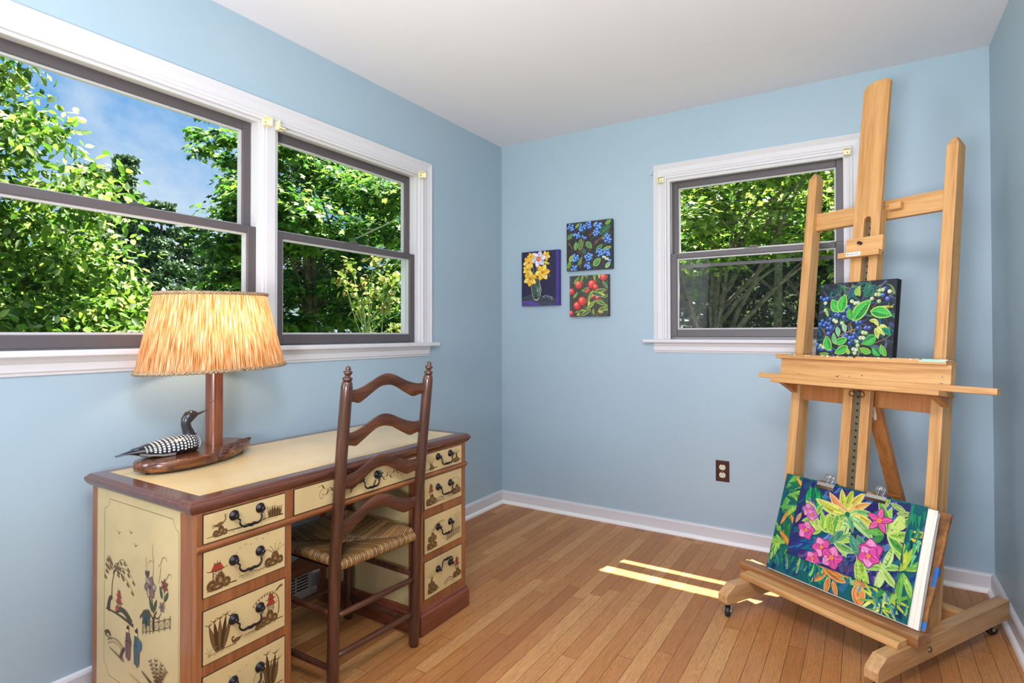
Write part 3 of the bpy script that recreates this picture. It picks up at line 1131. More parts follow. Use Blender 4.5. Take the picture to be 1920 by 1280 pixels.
def d_r2(p, w, h):
    ground(p, -w / 2 + .006, -.02, .016, .004)
    rocks(p, -.080, .012, .046)
    pagoda(p, -.080, .046, .034, (140, 66, 36), 2)
    bridge(p, -.050, .0, .020, .010)
    ground(p, .02, w / 2 - .004, .022, .004)
    rocks(p, .080, .020, .042)
    c = bez((.100, .040), (.115, .094), (.050, .084), 10)
    p.stroke(c, .0012, DB)
    for x, y in ((-.04, .092), (-.02, .100), (0, .092), (.02, .104), (.04, .098), (.062, .108), (.082, .1), (-.002, .106)):
        bird(p, x, y, .0032)


def d_r3(p, w, h):
    ground(p, -w / 2 + .006, -.04, .014, .004)
    rocks(p, -.076, .012, .044)
    rocks(p, -.074, .040, .038)
    grass(p, -.074, .060, .030, 5, MBR)
    c = bez((-.072, .070), (-.06, .112), (.0, .104), 9)
    p.stroke(c, .0012, DB)
    for q in c[2:]:
        p.ell(q[0], q[1] - .005, .0024, .004, MBR, n=6)
    fence(p, .020, .016, .104, .024, .024, 6)
    for k in range(3):
        p.stroke(bez((.066 + .014 * k, .04), (.064 + .014 * k, .07), (.074 + .016 * k, .100 + .008 * (k % 2))), .0014, DB)
        grass(p, .074 + .016 * k, .100 + .008 * (k % 2), .010, 5)


def d_r4(p, w, h):
    ground(p, -w / 2 + .006, -.03, .018, .004)
    rocks(p, -.072, .014, .044)
    rocks(p, -.080, .040, .028)
    grass(p, -.074, .055, .044, 6, MBR)
    bridge(p, .000, .064, .020, .016)
    rocks(p, .084, .022, .040)
    pagoda(p, .084, .052, .036, RED, 2)
    for x, y in ((-.04, .122), (-.02, .128), (.0, .122), (.02, .13), (.06, .126)):
        bird(p, x, y, .0032)


def d_c(p, w, h):
    for s in (-1, 1):
        c = bez((s * .050, .046), (s * .11, .020), (s * .17, .054), 14)
        p.stroke(c, .0018, DB, .0010)
        for k, q in enumerate(c[2::2]):
            p.stroke(bez(q, (q[0] + s * .012, q[1] + .022 * (-1) ** k), (q[0] + s * .022, q[1] + .006 * (-1) ** k), 6), .0012, DB)
            p.leaf(q[0], q[1], (0.9 if s > 0 else 2.2) * (-1) ** k, .017, .006, MBR)
        p.stroke(bez((s * .17, .054), (s * .195, .05), (s * .185, .026), 8), .0014, DB)
        p.stroke(bez((s * .185, .026), (s * .172, .018), (s * .176, .040), 6), .0012, DB)
    for s in (-1, 1):
        p.petals(s * .070, .046, .019, 7, BLU, (24, 40, 50), None, 0.3, .4, (60, 104, 112))
        p.leaf(s * .052, .036, 4.2, .026, .010, MBR, DB)


ZS = [(0.612, 0.685), (0.473, 0.589), (0.301, 0.437), (0.127, 0.269)]
HZ = [0.665, 0.545, 0.387, 0.221]
for (z0, z1), hz, fn in zip(ZS, HZ, (d_l1, d_l2, d_l3, d_l4)):
    drawer(-2.462, -2.222, z0, z1, fn, hz)
for k, ((z0, z1), hz, fn) in enumerate(zip(ZS, HZ, (d_r1, d_r2, d_r3, d_r4))):
    drawer(-1.600, -1.366, z0, z1, fn, hz, up=(k == 3))
drawer(-2.188, -1.631, 0.613, 0.693 - 0.006, d_c, 0.664, hy=-1.893)

# painted end panel facing the camera
mb = MB()
yy = PL[0]
mb.box((0.141, yy - 0.0012, 0.094), (0.606, yy + 0.004, 0.690), 0)
p = Paint(mb, (0, yy - 0.0012, 0), (1, 0, 0), (0, 0, 1), (0, -1, 0), 1)
bl = [(0.188, 0.632)] + bez((0.188, 0.632), (0.213, 0.634), (0.220, 0.663), 6) + [(0.573, 0.663)] + bez((0.573, 0.663), (0.578, 0.637), (0.601, 0.634), 6) + [(0.601, 0.172)] + bez((0.601, 0.172), (0.578, 0.168), (0.573, 0.142), 6) + [(0.216, 0.142)] + bez((0.216, 0.142), (0.210, 0.168), (0.188, 0.172), 6) + [(0.188, 0.632)]
for a, b in zip(bl[:-1], bl[1:]):
    if a != b:
        p.stroke([a, b], 0.0014, DB)
for x, z in ((.278, .573), (.348, .586), (.375, .554)):
    bird(p, x, z, .011)
willow(p, .236, .372, .120, 1)
p.stroke(bez((.214, .333), (.222, .385), (.240, .374), 6), .020, DB, .010)
p.stroke(bez((.200, .336), (.28, .340), (.365, .326), 8), .004, DB, .010)
p.stroke(bez((.262, .338), (.30, .375), (.352, .330), 8), .012, (60, 52, 34), .020)
pagoda(p, .280, .350, .042, RED, 2)
p.ell(.268, .352, .011, .008, RED, .5)
# flowering tree
p.stroke(bez((.476, .345), (.470, .385), (.492, .398), 8), .012, DB, .004)
p.stroke(bez((.474, .372), (.445, .405), (.400, .362), 8), .005, DB, .002)
for k in range(6):
    a, q = 2.4 + .35 * k, bez((.474, .372), (.445, .405), (.400, .362), 8)[2 + k]
    p.leaf(q[0], q[1], a, .018, .005, DB)
    p.leaf(q[0], q[1], a + 2.0, .016, .005, DB)
p.stroke(bez((.478, .385), (.50, .372), (.513, .400), 6), .005, DB, .002)
p.stroke(bez((.474, .390), (.470, .42), (.462, .44), 6), .003, DB)
p.leaf(.468, .392, 1.95, .044, .013, GRN, DB)
p.leaf(.474, .392, 1.15, .044, .013, GRN, DB)
p.petals(.433, .364, .026, 7, (30, 70, 66), (22, 40, 40), DB, .3, .45)
p.petals(.456, .457, .033, 6, (150, 130, 112), (62, 44, 36), (58, 46, 46), .2, .8, (112, 88, 78))
p.leaf(.441, .482, 2.1, .020, .012, (52, 40, 48), DB)
p.leaf(.441, .482, 1.1, .022, .012, (70, 40, 44), DB)
p.stroke(bez((.446, .470), (.44, .50), (.432, .535), 6), .002, MBR, .001)
for c in (bez((.468, .482), (.490, .55), (.452, .532), 10, (.446, .520)), bez((.478, .53), (.462, .556), (.472, .578), 8), bez((.500, .478), (.520, .515), (.508, .545), 8, (.498, .520)), bez((.512, .53), (.525, .57), (.543, .545), 8), bez((.540, .495), (.56, .53), (.568, .505), 8)):
    p.stroke(c, .0016, DB, .0009)
p.stroke([(.530, .425), (.532, .50)], .002, DB, .001)
p.petals(.532, .478, .020, 6, (120, 52, 44), (70, 30, 26), DB, .5, .5)
p.leaf(.520, .440, 1.9, .036, .012, (40, 74, 56), DB)
p.leaf(.532, .436, 1.0, .036, .012, (40, 74, 56), DB)
p.petals(.519, .418, .016, 6, (110, 92, 86), (54, 38, 34), DB, .2, .5)
fence(p, .418, .318, .475, .338, .036, 3)
fence(p, .475, .338, .562, .372, .030, 3)
# figures by the footbridge
bridge(p, .212, .312, .246, .016)
p.stroke(bez((.198, .262), (.215, .282), (.232, .262), 6), .012, DB, .006)
p.stroke([(.198, .258), (.236, .254)], .003, DB)
p.stroke([(.225, .228), (.31, .212)], .002, MBR, .008)
p.stroke(bez((.292, .214), (.302, .244), (.318, .250), 6), .014, DB, .008)
lady(p, .335, .226, .096, (102, 64, 60), (60, 40, 40))
lady(p, .384, .222, .104, (52, 78, 78), (32, 48, 54))
p.ell(.402, .282, .012, .016, (44, 82, 104))
p.stroke([(.335, .188), (.43, .176)], .001, LB, .003)
p.stroke(bez((.415, .216), (.47, .196), (.545, .172), 8), .003, DB, .016)
for a in (1.0, 1.3, 1.7, 2.1):
    c = bez((.50, .19), (.50 + .03 * math.cos(a), .225), (.50 + .075 * math.cos(a), .19 + .075 * math.sin(a)), 7)
    p.stroke(c, .003, DB, .0012)
    for q in c[2:]:
        p.leaf(q[0], q[1], a + .9, .012, .004, (84, 44, 34))
        p.leaf(q[0], q[1], a - .9, .012, .004, DB)
dk(mb, 'side_panel', [M['cream_side'], M['ink']])
# plain cream panel on the kneehole side of the far pedestal
mb = MB()
mb.box((0.150, PR[0] - 0.0015, 0.100), (0.620, PR[0] + 0.003, 0.600), 0)
dk(mb, 'side_panel', [M['cream_side']])

# ------------------------------------------------------------------ ladder-back chair
M['walnut'] = wood('chair_walnut_z', (44, 24, 16), (66, 37, 25), (90, 53, 36), 'z', 0.28, coat=0.3)
M['walnut_y'] = wood('chair_walnut_y', (50, 27, 18), (76, 43, 29), (102, 61, 41), 'y', 0.28, coat=0.3)
M['rush'] = None


M['rush'] = painted('woven_rush', 0.42, 0.5, streak=0.35)
rush_rng = random.Random(12)
CHO = (0.52, -1.86, 0.0)
chair = thing('ladder_back_chair', 'dark walnut ladder-back chair with woven rush seat pulled up to the painted desk', 'chair', CHO)


def chp(mb, name, mat, parent=None, bevel=0.0):
    o = mb.build(name, mat, parent or chair, bevel=bevel)
    if parent is None:
        o.location = (-CHO[0], -CHO[1], 0)
    return o


def lerp3(a, b, t):
    return tuple(p + (q - p) * t for p, q in zip(a, b))


RRp = [(0.704, -1.686, 0.0), (0.712, -1.686, 0.25), (0.717, -1.686, 0.43), (0.745, -1.685, 0.76), (0.772, -1.684, 1.006)]
RLp = [(0.683, -2.046, 0.0), (0.689, -2.046, 0.25), (0.694, -2.046, 0.43), (0.722, -2.046, 0.76), (0.749, -2.046, 1.006)]
FRp = [(0.340, -1.672, 0.0), (0.342, -1.672, 0.445)]
FLp = [(0.322, -2.052, 0.0), (0.324, -2.052, 0.445)]


def post_at(pts, z):
    for a, b in zip(pts[:-1], pts[1:]):
        if a[2] <= z <= b[2]:
            return lerp3(a, b, (z - a[2]) / (b[2] - a[2]))
    return pts[-1]


for pts in (RRp, RLp):
    zs = [0.0, 0.01] + [0.05 * k for k in range(1, 20)] + [0.985, 1.000, 1.006]
    mb = MB()
    path = [post_at(pts, z) for z in zs]
    rad = [0.0165, 0.0185] + [0.0190] * (len(zs) - 5) + [0.0185, 0.0160, 0.0110]
    mb.tube(path, rad, 16)
    o = chp(mb, 'rear_post', M['walnut'])
    mb = MB()
    e = pts[-1]
    ax = unit(V(*pts[-1]) - V(*pts[-2]))
    mb.lathe([(0.0105, -0.002), (0.0155, 0.002), (0.0165, 0.006), (0.0140, 0.010), (0.0080, 0.012), (0.0080, 0.015), (0.0125, 0.022), (0.0150, 0.026), (0.0125, 0.030), (0.0070, 0.0315), (0.0085, 0.036), (0.0080, 0.041), (0.0045, 0.045), (0.0004, 0.0465)], e, ax, 18)
    chp(mb, 'finial', M['walnut'], o)

for pts in (FRp, FLp):
    mb = MB()
    rad = []
    zs = [0, .01, .10, .20, .30, .335, .338, .345, .348, .40, .43, .445]
    for z in zs:
        rad.append(0.0155 if z == 0 else (0.0145 if z in (.338, .345) else 0.0185))
    mb.tube([post_at(pts, z) for z in zs], rad, 16)
    o = chp(mb, 'front_leg', M['walnut'])
    mb = MB()
    mb.lathe([(0.012, 0.0), (0.009, 0.004), (0.016, 0.012), (0.0185, 0.020), (0.015, 0.028), (0.006, 0.033), (0.0004, 0.034)], pts[-1], (0, 0, 1), 16)
    chp(mb, 'leg_knob', M['walnut'], o)


def slat(zend, h, rise=0.040, thick=0.009, bow=0.018):
    """serpentine ladder slat between the rear posts"""
    A, B = V(*post_at(RLp, zend)), V(*post_at(RRp, zend))
    n = 36
    front, back = [], []
    d = unit(B - A)
    nrm = unit(np.cross(d, V(0, 0, 1)))
    if nrm[0] < 0:
        nrm = -nrm
    lean = V(0.085, 0, 1.0)
    rings = []
    for i in range(n + 1):
        t = i / n
        u = abs(t - 0.5) * 2
        def bump(u, w0, w1):
            k = min(max((w1 - u) / (w1 - w0), 0), 1)
            return k * k * (3 - 2 * k)
        top = zend + rise * bump(u, 0.0, 0.72) - 0.004 * math.exp(-((u - 0.80) / 0.12) ** 2)
        bot = zend - h + rise * 1.05 * bump(u, 0.05, 0.66) - 0.007 * math.exp(-((u - 0.68) / 0.10) ** 2)
        c = A + (B - A) * t - nrm * (bow * (1 - u * u))
        pt = lambda z, o: c + V(0.085 * (z - zend), 0, z - c[2]) + nrm * o
        e = 0.0025
        rings.append([pt(bot, -thick / 2 + e), pt(bot, thick / 2 - e), pt(bot + e, thick / 2), pt(top - e, thick / 2), pt(top, thick / 2 - e), pt(top, -thick / 2 + e), pt(top - e, -thick / 2), pt(bot + e, -thick / 2)])
    mb = MB()
    mb.loft(rings, True, True, smooth=True)
    return chp(mb, 'back_slat', M['walnut_y'])


for zend, h in ((0.978, 0.042), (0.840, 0.044), (0.701, 0.046), (0.561, 0.047)):
    slat(zend, h)


def stretcher(a, b, r=0.0105):
    a, b = V(*a), V(*b)
    mb = MB()
    n = 8
    mb.tube([a + (b - a) * i / n for i in range(n + 1)], [r * (0.72 + 0.28 * math.sin(math.pi * min(max(i / n, .06), .94)) ** 0.5) for i in range(n + 1)], 12)
    chp(mb, 'stretcher', M['walnut_y'])


for z in (0.122, 0.251):
    stretcher(post_at(RLp, z), post_at(RRp, z))
for A, B in ((RRp, FRp), (RLp, FLp)):
    for z in (0.085, 0.262):
        stretcher(post_at(A, z), post_at(B, z))
stretcher(post_at(FLp, 0.15), post_at(FRp, 0.15))
# shaped front stretcher board
A, B = V(*post_at(FLp, 0.27)), V(*post_at(FRp, 0.27))
rings = []
for i in range(31):
    t = i / 30
    u = abs(t - 0.5) * 2
    k = min(max((0.9 - u) / 0.9, 0), 1)
    k = k * k * (3 - 2 * k)
    c = A + (B - A) * t
    zt, zb = 0.285 + 0.035 * k, 0.240 + 0.012 * k
    rings.append([(c[0] - 0.005, c[1], zb), (c[0] + 0.005, c[1], zb), (c[0] + 0.005, c[1], zt), (c[0] - 0.005, c[1], zt)])
mb = MB()
mb.loft(rings, True, True, smooth=False)
chp(mb, 'front_stretcher_board', M['walnut_y'])

# rush seat: cords wrapped over four rails, turning in at the diagonals
cor = [V(0.716, -1.702, 0.411), V(0.340, -1.690, 0.417), V(0.324, -2.036, 0.417), V(0.694, -2.030, 0.411)]
lift = [0.0, 0.010, 0.004, 0.010]            # rear, right, front, left rails (sides stand a little higher)
cen = sum(cor) / 4
edges = [(3, 0), (0, 1), (1, 2), (2, 3)]
mb = MB()
for e, (i, j) in enumerate(edges):
    a, b = cor[i].copy(), cor[j].copy()
    a[2] += lift[e]
    b[2] += lift[e]
    d = unit(b - a)
    inn = np.cross(V(0, 0, 1), d)
    if np.dot(inn, cen - (a + b) / 2) < 0:
        inn = -inn
    L = np.linalg.norm(b - a)
    depth = np.dot(cen - (a + b) / 2, inn)
    nst = int(L / 0.0086)
    for k in range(nst):
        t = (k + 0.5) / nst
        q = a + (b - a) * t
        run = depth * (1 - abs(2 * t - 1) * 0.0) * min(1.0, 2 * min(t, 1 - t) + 0.02)
        rr = 0.0135
        path = []
        for s in (0.9, 0.5, 0.25):
            path.append(q + inn * run * s + V(0, 0, -rr))
        for k2 in range(0, 7):
            an = -math.pi / 2 - k2 * math.pi / 6
            path.append(q + inn * rr * math.cos(an) + V(0, 0, rr * math.sin(an)))
        for s in (0.2, 0.45, 0.7, 1.0):
            path.append(q + inn * run * s + V(0, 0, rr - 0.016 * s - lift[e] * s - (0.012 * s * (run / depth))))
        mb.tube(path, 0.0045, 6, col=s2l(rush_rng.choice([(134, 98, 52), (146, 108, 60), (122, 88, 46), (140, 102, 56), (112, 78, 40), (154, 116, 68)])))
mb.raw([c + V(0, 0, -0.0165) for c in cor], [(0, 1, 2, 3)], 0, s2l((60, 40, 20)))
chp(mb, 'rush_seat', M['rush'])

# ------------------------------------------------------------------ table lamp on a driftwood slab
M['burl'] = wood('driftwood_slab', (52, 26, 13), (92, 50, 24), (150, 92, 46), 'y', 0.22, coat=0.4, scale=1.4)
M['bark'] = plain('dark_burl_hollow', (58, 36, 28), 0.6, vary=0.6, vscale=60, bump=0.9, bscale=70)
M['lamp_post'] = wood('lamp_post_walnut', (84, 44, 26), (122, 70, 42), (150, 90, 56), 'z', 0.28, coat=0.3)
M['rope'] = plain('hemp_rope', (140, 118, 88), 0.8, vary=0.35, vscale=180)
LX, LY = 0.186, -2.144
lamp = thing('table_lamp', 'table lamp with oval raffia shade on a driftwood slab at the desk end', 'lamp', (LX, LY, 0.728))


def lp(mb, name, mats, parent=None, bevel=0.0, rot=None):
    o = mb.build(name, mats, parent or lamp, bevel=bevel)
    if parent is None:
        o.location = (-LX, -LY, -0.728)
    return o


outl = [(.256, -2.436), (.288, -2.430), (.317, -2.414), (.336, -2.375), (.346, -2.330), (.343, -2.270), (.332, -2.222), (.318, -2.196), (.322, -2.176), (.306, -2.150), (.288, -2.116), (.262, -2.074), (.234, -2.040), (.206, -2.018), (.150, -2.030), (.108, -2.050), (.098, -2.090), (.104, -2.160), (.118, -2.230), (.150, -2.310), (.192, -2.380), (.232, -2.425)]
mb = MB()
zb, zt = 0.735, 0.767
cx, cy = 0.22, -2.22
def ringz(k, z, tail=0.0):
    return [(cx + (x - cx) * k, cy + (y - cy) * k, z + max(0, (y + 2.16)) * tail) for x, y in outl]
mb.loft([ringz(0.95, zb, 0.05), ringz(0.985, zb + .004, 0.05), ringz(1.0, zb + .014, .04), ringz(0.995, zt - .004, .02), ringz(0.975, zt, .02)], True, True, smooth=True)
base = lp(mb, 'lamp_base', M['burl'])
for (x, y) in ((.275, -2.405), (.13, -2.10), (.215, -2.06), (.315, -2.29)):
    mb = MB()
    mb.lathe([(0.006, 0.0), (0.006, 0.0115)], (x, y, 0.7280), (0, 0, 1), 12)
    lp(mb, 'base_foot', M['bark'], base)
# dark hollow of the slab: a rough sunken knot with a raised lip
rr = random.Random(4)
mb = MB()
for k in range(34):
    t = k / 33
    x = .318 - .095 * t + rr.uniform(-.009, .009)
    y = -2.196 + .158 * t + rr.uniform(-.010, .010)
    mb.ball((x - .008, y, zt + .001 + .002 * t), (rr.uniform(.006, .013), rr.uniform(.007, .016), rr.uniform(.002, .006)), 8, 6)
for k in range(10):
    mb.ball((.322 + rr.uniform(-.004, .003), -2.196 + rr.uniform(-.012, .012), .752 + rr.uniform(-.008, .012)), (rr.uniform(.004, .007), rr.uniform(.006, .010), rr.uniform(.004, .008)), 8, 6)
lp(mb, 'burl_hollow', M['bark'], base)
mb = MB()
q = 0.0225
rng = [(LX + a, LY + b) for a, b in ((-q, -q + .006), (-q + .006, -q), (q - .006, -q), (q, -q + .006), (q, q - .006), (q - .006, q), (-q + .006, q), (-q, q - .006))]
ca, sa = math.cos(R(8)), math.sin(R(8))
rng = [(LX + (x - LX) * ca - (y - LY) * sa, LY + (x - LX) * sa + (y - LY) * ca) for x, y in rng]
mb.loft([[(x, y, z) for x, y in rng] for z in (zt - .003, 1.10)], True, True, smooth=False)
post = lp(mb, 'lamp_post', M['lamp_post'], bevel=0.002)
mb = MB()
mb.lathe([(.003, 0), (.003, .004), (.0045, .005), (.0045, .008), (.001, .0095)], (LX + .0155, LY - .0175, 0.922), (.75, -.66, 0), 12)
lp(mb, 'post_peg', M['lamp_post'], post)
mb = MB()
mb.lathe([(.008, 0), (.016, .004), (.017, .03), (.015, .045)], (LX, LY, 1.10), (0, 0, 1), 16)
sock = lp(mb, 'lamp_socket', M['iron'])


def bulb_mat():
    m, t, o = new_mat('lit_bulb')
    e = t.add('ShaderNodeEmission', Color=(1.0, 0.78, 0.60, 1), Strength=105.0)
    t.put(o.inputs[0], e)
    return m


def shade_mat():
    m, t, o = new_mat('raffia_shade')
    tcn = t.add('ShaderNodeTexCoord')
    x, y, z = t.xyz(tcn.outputs['Object'])
    ang = t.m('ARCTAN2', t.m('MULTIPLY', x, 1.5), y)
    w1 = t.noise(t.cxyz(t.m('MULTIPLY', ang, 60.0), t.m('MULTIPLY', z, 8.0), 0.0), 1.0, 3.0, 0.7, 0.3)
    w2 = t.noise(t.cxyz(t.m('MULTIPLY', ang, 150.0), t.m('MULTIPLY', z, 14.0), 4.0), 1.0, 2.0, 0.6)
    f = t.m('MULTIPLY_ADD', w2, 0.55, t.m('MULTIPLY', w1, 0.5))
    c = t.ramp(f, [(0.38, rgba((92, 48, 18))), (0.47, rgba((158, 98, 48))), (0.55, rgba((206, 160, 108))), (0.66, rgba((244, 230, 204)))])
    d = t.add('ShaderNodeBsdfDiffuse', Color=c)
    tr = t.add('ShaderNodeBsdfTranslucent', Color=c)
    mx = t.add('ShaderNodeMixShader')
    bp = t.add('ShaderNodeBump', Strength=0.5, Distance=0.002, Height=f)
    t.put(d.inputs['Normal'], bp)
    t.put(mx.inputs[0], 0.6)
    t.put(mx.inputs[1], d)
    t.put(mx.inputs[2], tr)
    t.put(o.inputs[0], mx)
    return m


M['bulb'] = bulb_mat()
M['raffia'] = shade_mat()
mb = MB()
mb.lathe([(.013, 0), (.014, .012), (.024, .035), (.030, .058), (.026, .080), (.012, .093), (.0005, .096)], (LX, LY, 1.145), (0, 0, 1), 18)
lp(mb, 'light_bulb', M['bulb'], sock)
SB, STP = 1.034, 1.292
TILT = R(1.9)
def sring(t, off=0.0, n=72):
    a = 0.254 + (0.190 - 0.254) * t + off
    b = 0.166 + (0.125 - 0.166) * t + off
    z = SB + (STP - SB) * t
    out = []
    for i in range(n):
        th = 2 * math.pi * i / n
        x, y, zz = b * math.cos(th), a * math.sin(th), z - 1.16
        y2, z2 = y * math.cos(TILT) - zz * math.sin(TILT), y * math.sin(TILT) + zz * math.cos(TILT)
        out.append(V(LX + x, LY + y2, 1.16 + z2))
    return out
mb = MB()
rings = [sring(t) for t in np.linspace(0, 1, 9)]
mb.loft(rings, True, False, smooth=True)
shade = mb.build('lamp_shade', M['raffia'], lamp, origin=(LX, LY, 1.16))
shade.location = (0, 0, 1.16 - 0.728)
for t in (0.0, 1.0):
    mb = MB()
    rr_ = sring(t, 0.001, 220)
    for ph in (0, math.pi):
        path = []
        n = len(rr_)
        for i, q in enumerate(rr_):
            an = ph + 2 * math.pi * 46 * i / n
            o = unit(V(q[0] - LX, q[1] - LY, 0))
            path.append(q + o * 0.0030 * math.cos(an) + V(0, 0, 0.0030 * math.sin(an)))
        mb.tube(path, 0.0042, 6, closed=True)
    o = mb.build('rope_trim', M['rope'], shade)
    o.location = (-LX, -LY, -1.16)
mb = MB()
for s in (-1, 1):
    path = [(LX, LY + s * .016, 1.135), (LX, LY + s * .05, 1.17), (LX, LY + s * .055, 1.22), (LX, LY + s * .02, 1.275), (LX, LY, 1.285)]
    mb.tube(path, 0.0015, 6)
for an in (0, 1.57, 3.14, 4.71):
    q = sring(0.97, -0.004, 72)[int(an / 6.283 * 72) % 72]
    mb.tube([(LX, LY, 1.284), tuple(q)], 0.0014, 6)
lp(mb, 'lamp_harp', M['iron'])

# ------------------------------------------------------------------ carved loon
M['loon'] = painted('painted_loon', 0.28, 0.5, coat=0.3)
M['loon_bill'] = plain('loon_bill', (44, 42, 46), 0.3)
M['eye'] = plain('loon_eye', (90, 14, 10), 0.1)
BK, BKH, BKW = (20, 22, 28), (34, 32, 36), (232, 236, 228)
loonO = (0.228, -2.32, 0.768)
loon = thing('loon_decoy', 'carved black and white checkered loon decoy beside the lamp post on the driftwood slab', 'decoy', loonO)
mb = MB()
# body: sections along y (tail to breast): y, centre z, half width, half height
sec0 = [(-2.452, .790, .006, .002), (-2.430, .791, .014, .005), (-2.405, .791, .022, .011), (-2.375, .789, .033, .0195), (-2.340, .788, .042, .027), (-2.300, .789, .047, .031), (-2.265, .790, .048, .032), (-2.235, .792, .044, .031), (-2.212, .794, .034, .027), (-2.198, .795, .020, .018), (-2.192, .795, .004, .004)]
sec = [(-2.456 + (y + 2.452) * 0.915, z, w, h * 1.06) for y, z, w, h in sec0]
NS = 28
def bodypt(k, th, off=0.0):
    k0 = min(int(k), len(sec) - 2)
    t = k - k0
    y, zc, w, h = [a + (b - a) * t for a, b in zip(sec[k0], sec[k0 + 1])]
    return V(loonO[0] + (w + off) * math.cos(th), y, max(zc + (h + off) * math.sin(th), 0.7675))
rings = [[bodypt(k, 2 * math.pi * i / NS) for i in range(NS)] for k in range(len(sec))]
mb.loft(rings, True, True, col=s2l(BK))
# neck and head rising from the breast
npts = [(-2.247, .792, .027), (-2.248, .806, .025), (-2.253, .822, .0190), (-2.261, .840, .0152), (-2.265, .856, .0150), (-2.263, .869, .0172), (-2.255, .880, .0190), (-2.243, .8845, .0165), (-2.233, .885, .0105), (-2.227, .885, .006)]
mb.tube([(loonO[0], y, z) for y, z, r in npts], [r for y, z, r in npts], 18, col=s2l(BKH), flat=0.92)
# white checks on the back, stripes on the breast, pale belly
for i in range(15):
    kk = 2.6 + i * 0.36
    for j in range(-5, 15):
        th = R(8 + j * 15 + (0 if i % 2 else 4))
        if th < R(-12) or th > R(192):
            continue
        edge = 1.0 - 0.45 * max(0, (3.4 - kk) / 1.2) - 0.4 * max(0, (kk - 6.6) / 1.2)
        if (kk < 3.1 and not R(-5) < th < R(60)) and (kk < 3.1 and not R(120) < th < R(185)):
            continue
        a, b = 0.098 * edge, R(4.7) * edge
        mb.raw([bodypt(kk - a, th - b, 5e-4), bodypt(kk + a, th - b * 1.1, 5e-4), bodypt(kk + a * .9, th + b, 5e-4), bodypt(kk - a * .9, th + b, 5e-4)][::-1], [(0, 1, 2, 3)], 0, s2l(BKW))
for side in (1, -1):
    for i in range(12):
        th = R(-30 + i * 8)
        if side < 0:
            th = math.pi - th
        pts = [bodypt(7.8 + 0.22 * q, th + side * 0.10 * q, 5e-4) for q in range(5)]
        mb.tube(pts, 0.0007, 5, col=s2l((190, 200, 206)))
    for i in range(8):
        a0 = math.pi / 2 + side * (0.25 + 0.26 * i)
        c = V(loonO[0], -2.2565, .830)
        mb.tube([c + V(.0168 * math.cos(a0 - math.pi / 2 + 1.57 * 0), .0168 * math.sin(a0) * 1.0, -.004), c + V(.0160 * math.cos(a0 - math.pi / 2), .0160 * math.sin(a0), .004)], 0.0009, 5, col=s2l((206, 212, 214)))
def belly(k, th):
    return bodypt(k, th, 4e-4)
for k in range(2, 5):
    for i in range(8):
        a, b = R(200 + i * 17.5), R(200 + (i + 1) * 17.5)
        mb.raw([belly(k, a), belly(k, b), belly(k + 1, b), belly(k + 1, a)][::-1], [(0, 1, 2, 3)], 0, s2l((176, 176, 170)))
# folded wing tips and tail
for s in (-1, 1):
    mb.loft([[(loonO[0] + s * (.006 + wv), y, z + d) for wv, d in ((-.010, 0), (0, .004), (.010, 0), (0, -.003))] for y, z, in ((-2.425, .797), (-2.390, .803), (-2.35, .805))], True, True, col=s2l((40, 44, 56)))
mb.loft([[(loonO[0] + a * k, y, z + d) for a, d in ((-.018, 0), (0, .003), (.018, 0), (0, -.003))] for y, z, k in ((-2.470, .787, .6), (-2.440, .789, 1.0), (-2.40, .790, .9))], True, True, col=s2l((44, 50, 64)))
def ln(mb, name, mat, parent=None):
    o = mb.build(name, mat, parent or loon)
    if parent is None:
        o.location = (-loonO[0], -loonO[1], -loonO[2])
    return o
bd = ln(mb, 'loon_body', M['loon'])
mb = MB()
mb.tube([(loonO[0], -2.236, .8845), (loonO[0], -2.224, .8860), (loonO[0], -2.208, .8905), (loonO[0], -2.192, .8955)], [.0075, .0058, .0034, .0006], 12, flat=0.7)
ln(mb, 'loon_bill', M['loon_bill'])
for s in (-1, 1):
    mb = MB()
    mb.ball((loonO[0] + s * .0145, -2.242, .889), .0032, 10, 8)
    ln(mb, 'loon_eye', M['eye'])

# ------------------------------------------------------------------ baseboard heater and outlet
M['heater'] = plain('heater_enamel', (204, 202, 196), 0.4)
M['dark'] = plain('dark_slot', (14, 14, 14), 0.8)
htr = thing('baseboard_heater', 'white slotted baseboard heater low on the wall behind the desk kneehole', 'heater', (0.045, -1.95, 0))
mb = MB()
pr = [(0.018, 0.012), (0.070, 0.012), (0.070, 0.125), (0.060, 0.145), (0.018, 0.150)]
mb.loft([[(x, y, z) for x, z in pr] for y in (-2.19, -1.634)], True, True, smooth=False)
mb.box((0.018, -2.18, 0.0), (0.050, -1.65, 0.012))
o = mb.build('heater_cover', M['heater'], htr)
o.location = (-0.045, 1.95, 0)
mb = MB()
for k in range(5):
    for y0 in np.arange(-2.17, -1.66, 0.0655):
        mb.box((0.0695, y0, 0.055 + k * 0.013), (0.0706, y0 + 0.056, 0.0605 + k * 0.013))
o2 = mb.build('heater_grille', M['dark'], o)

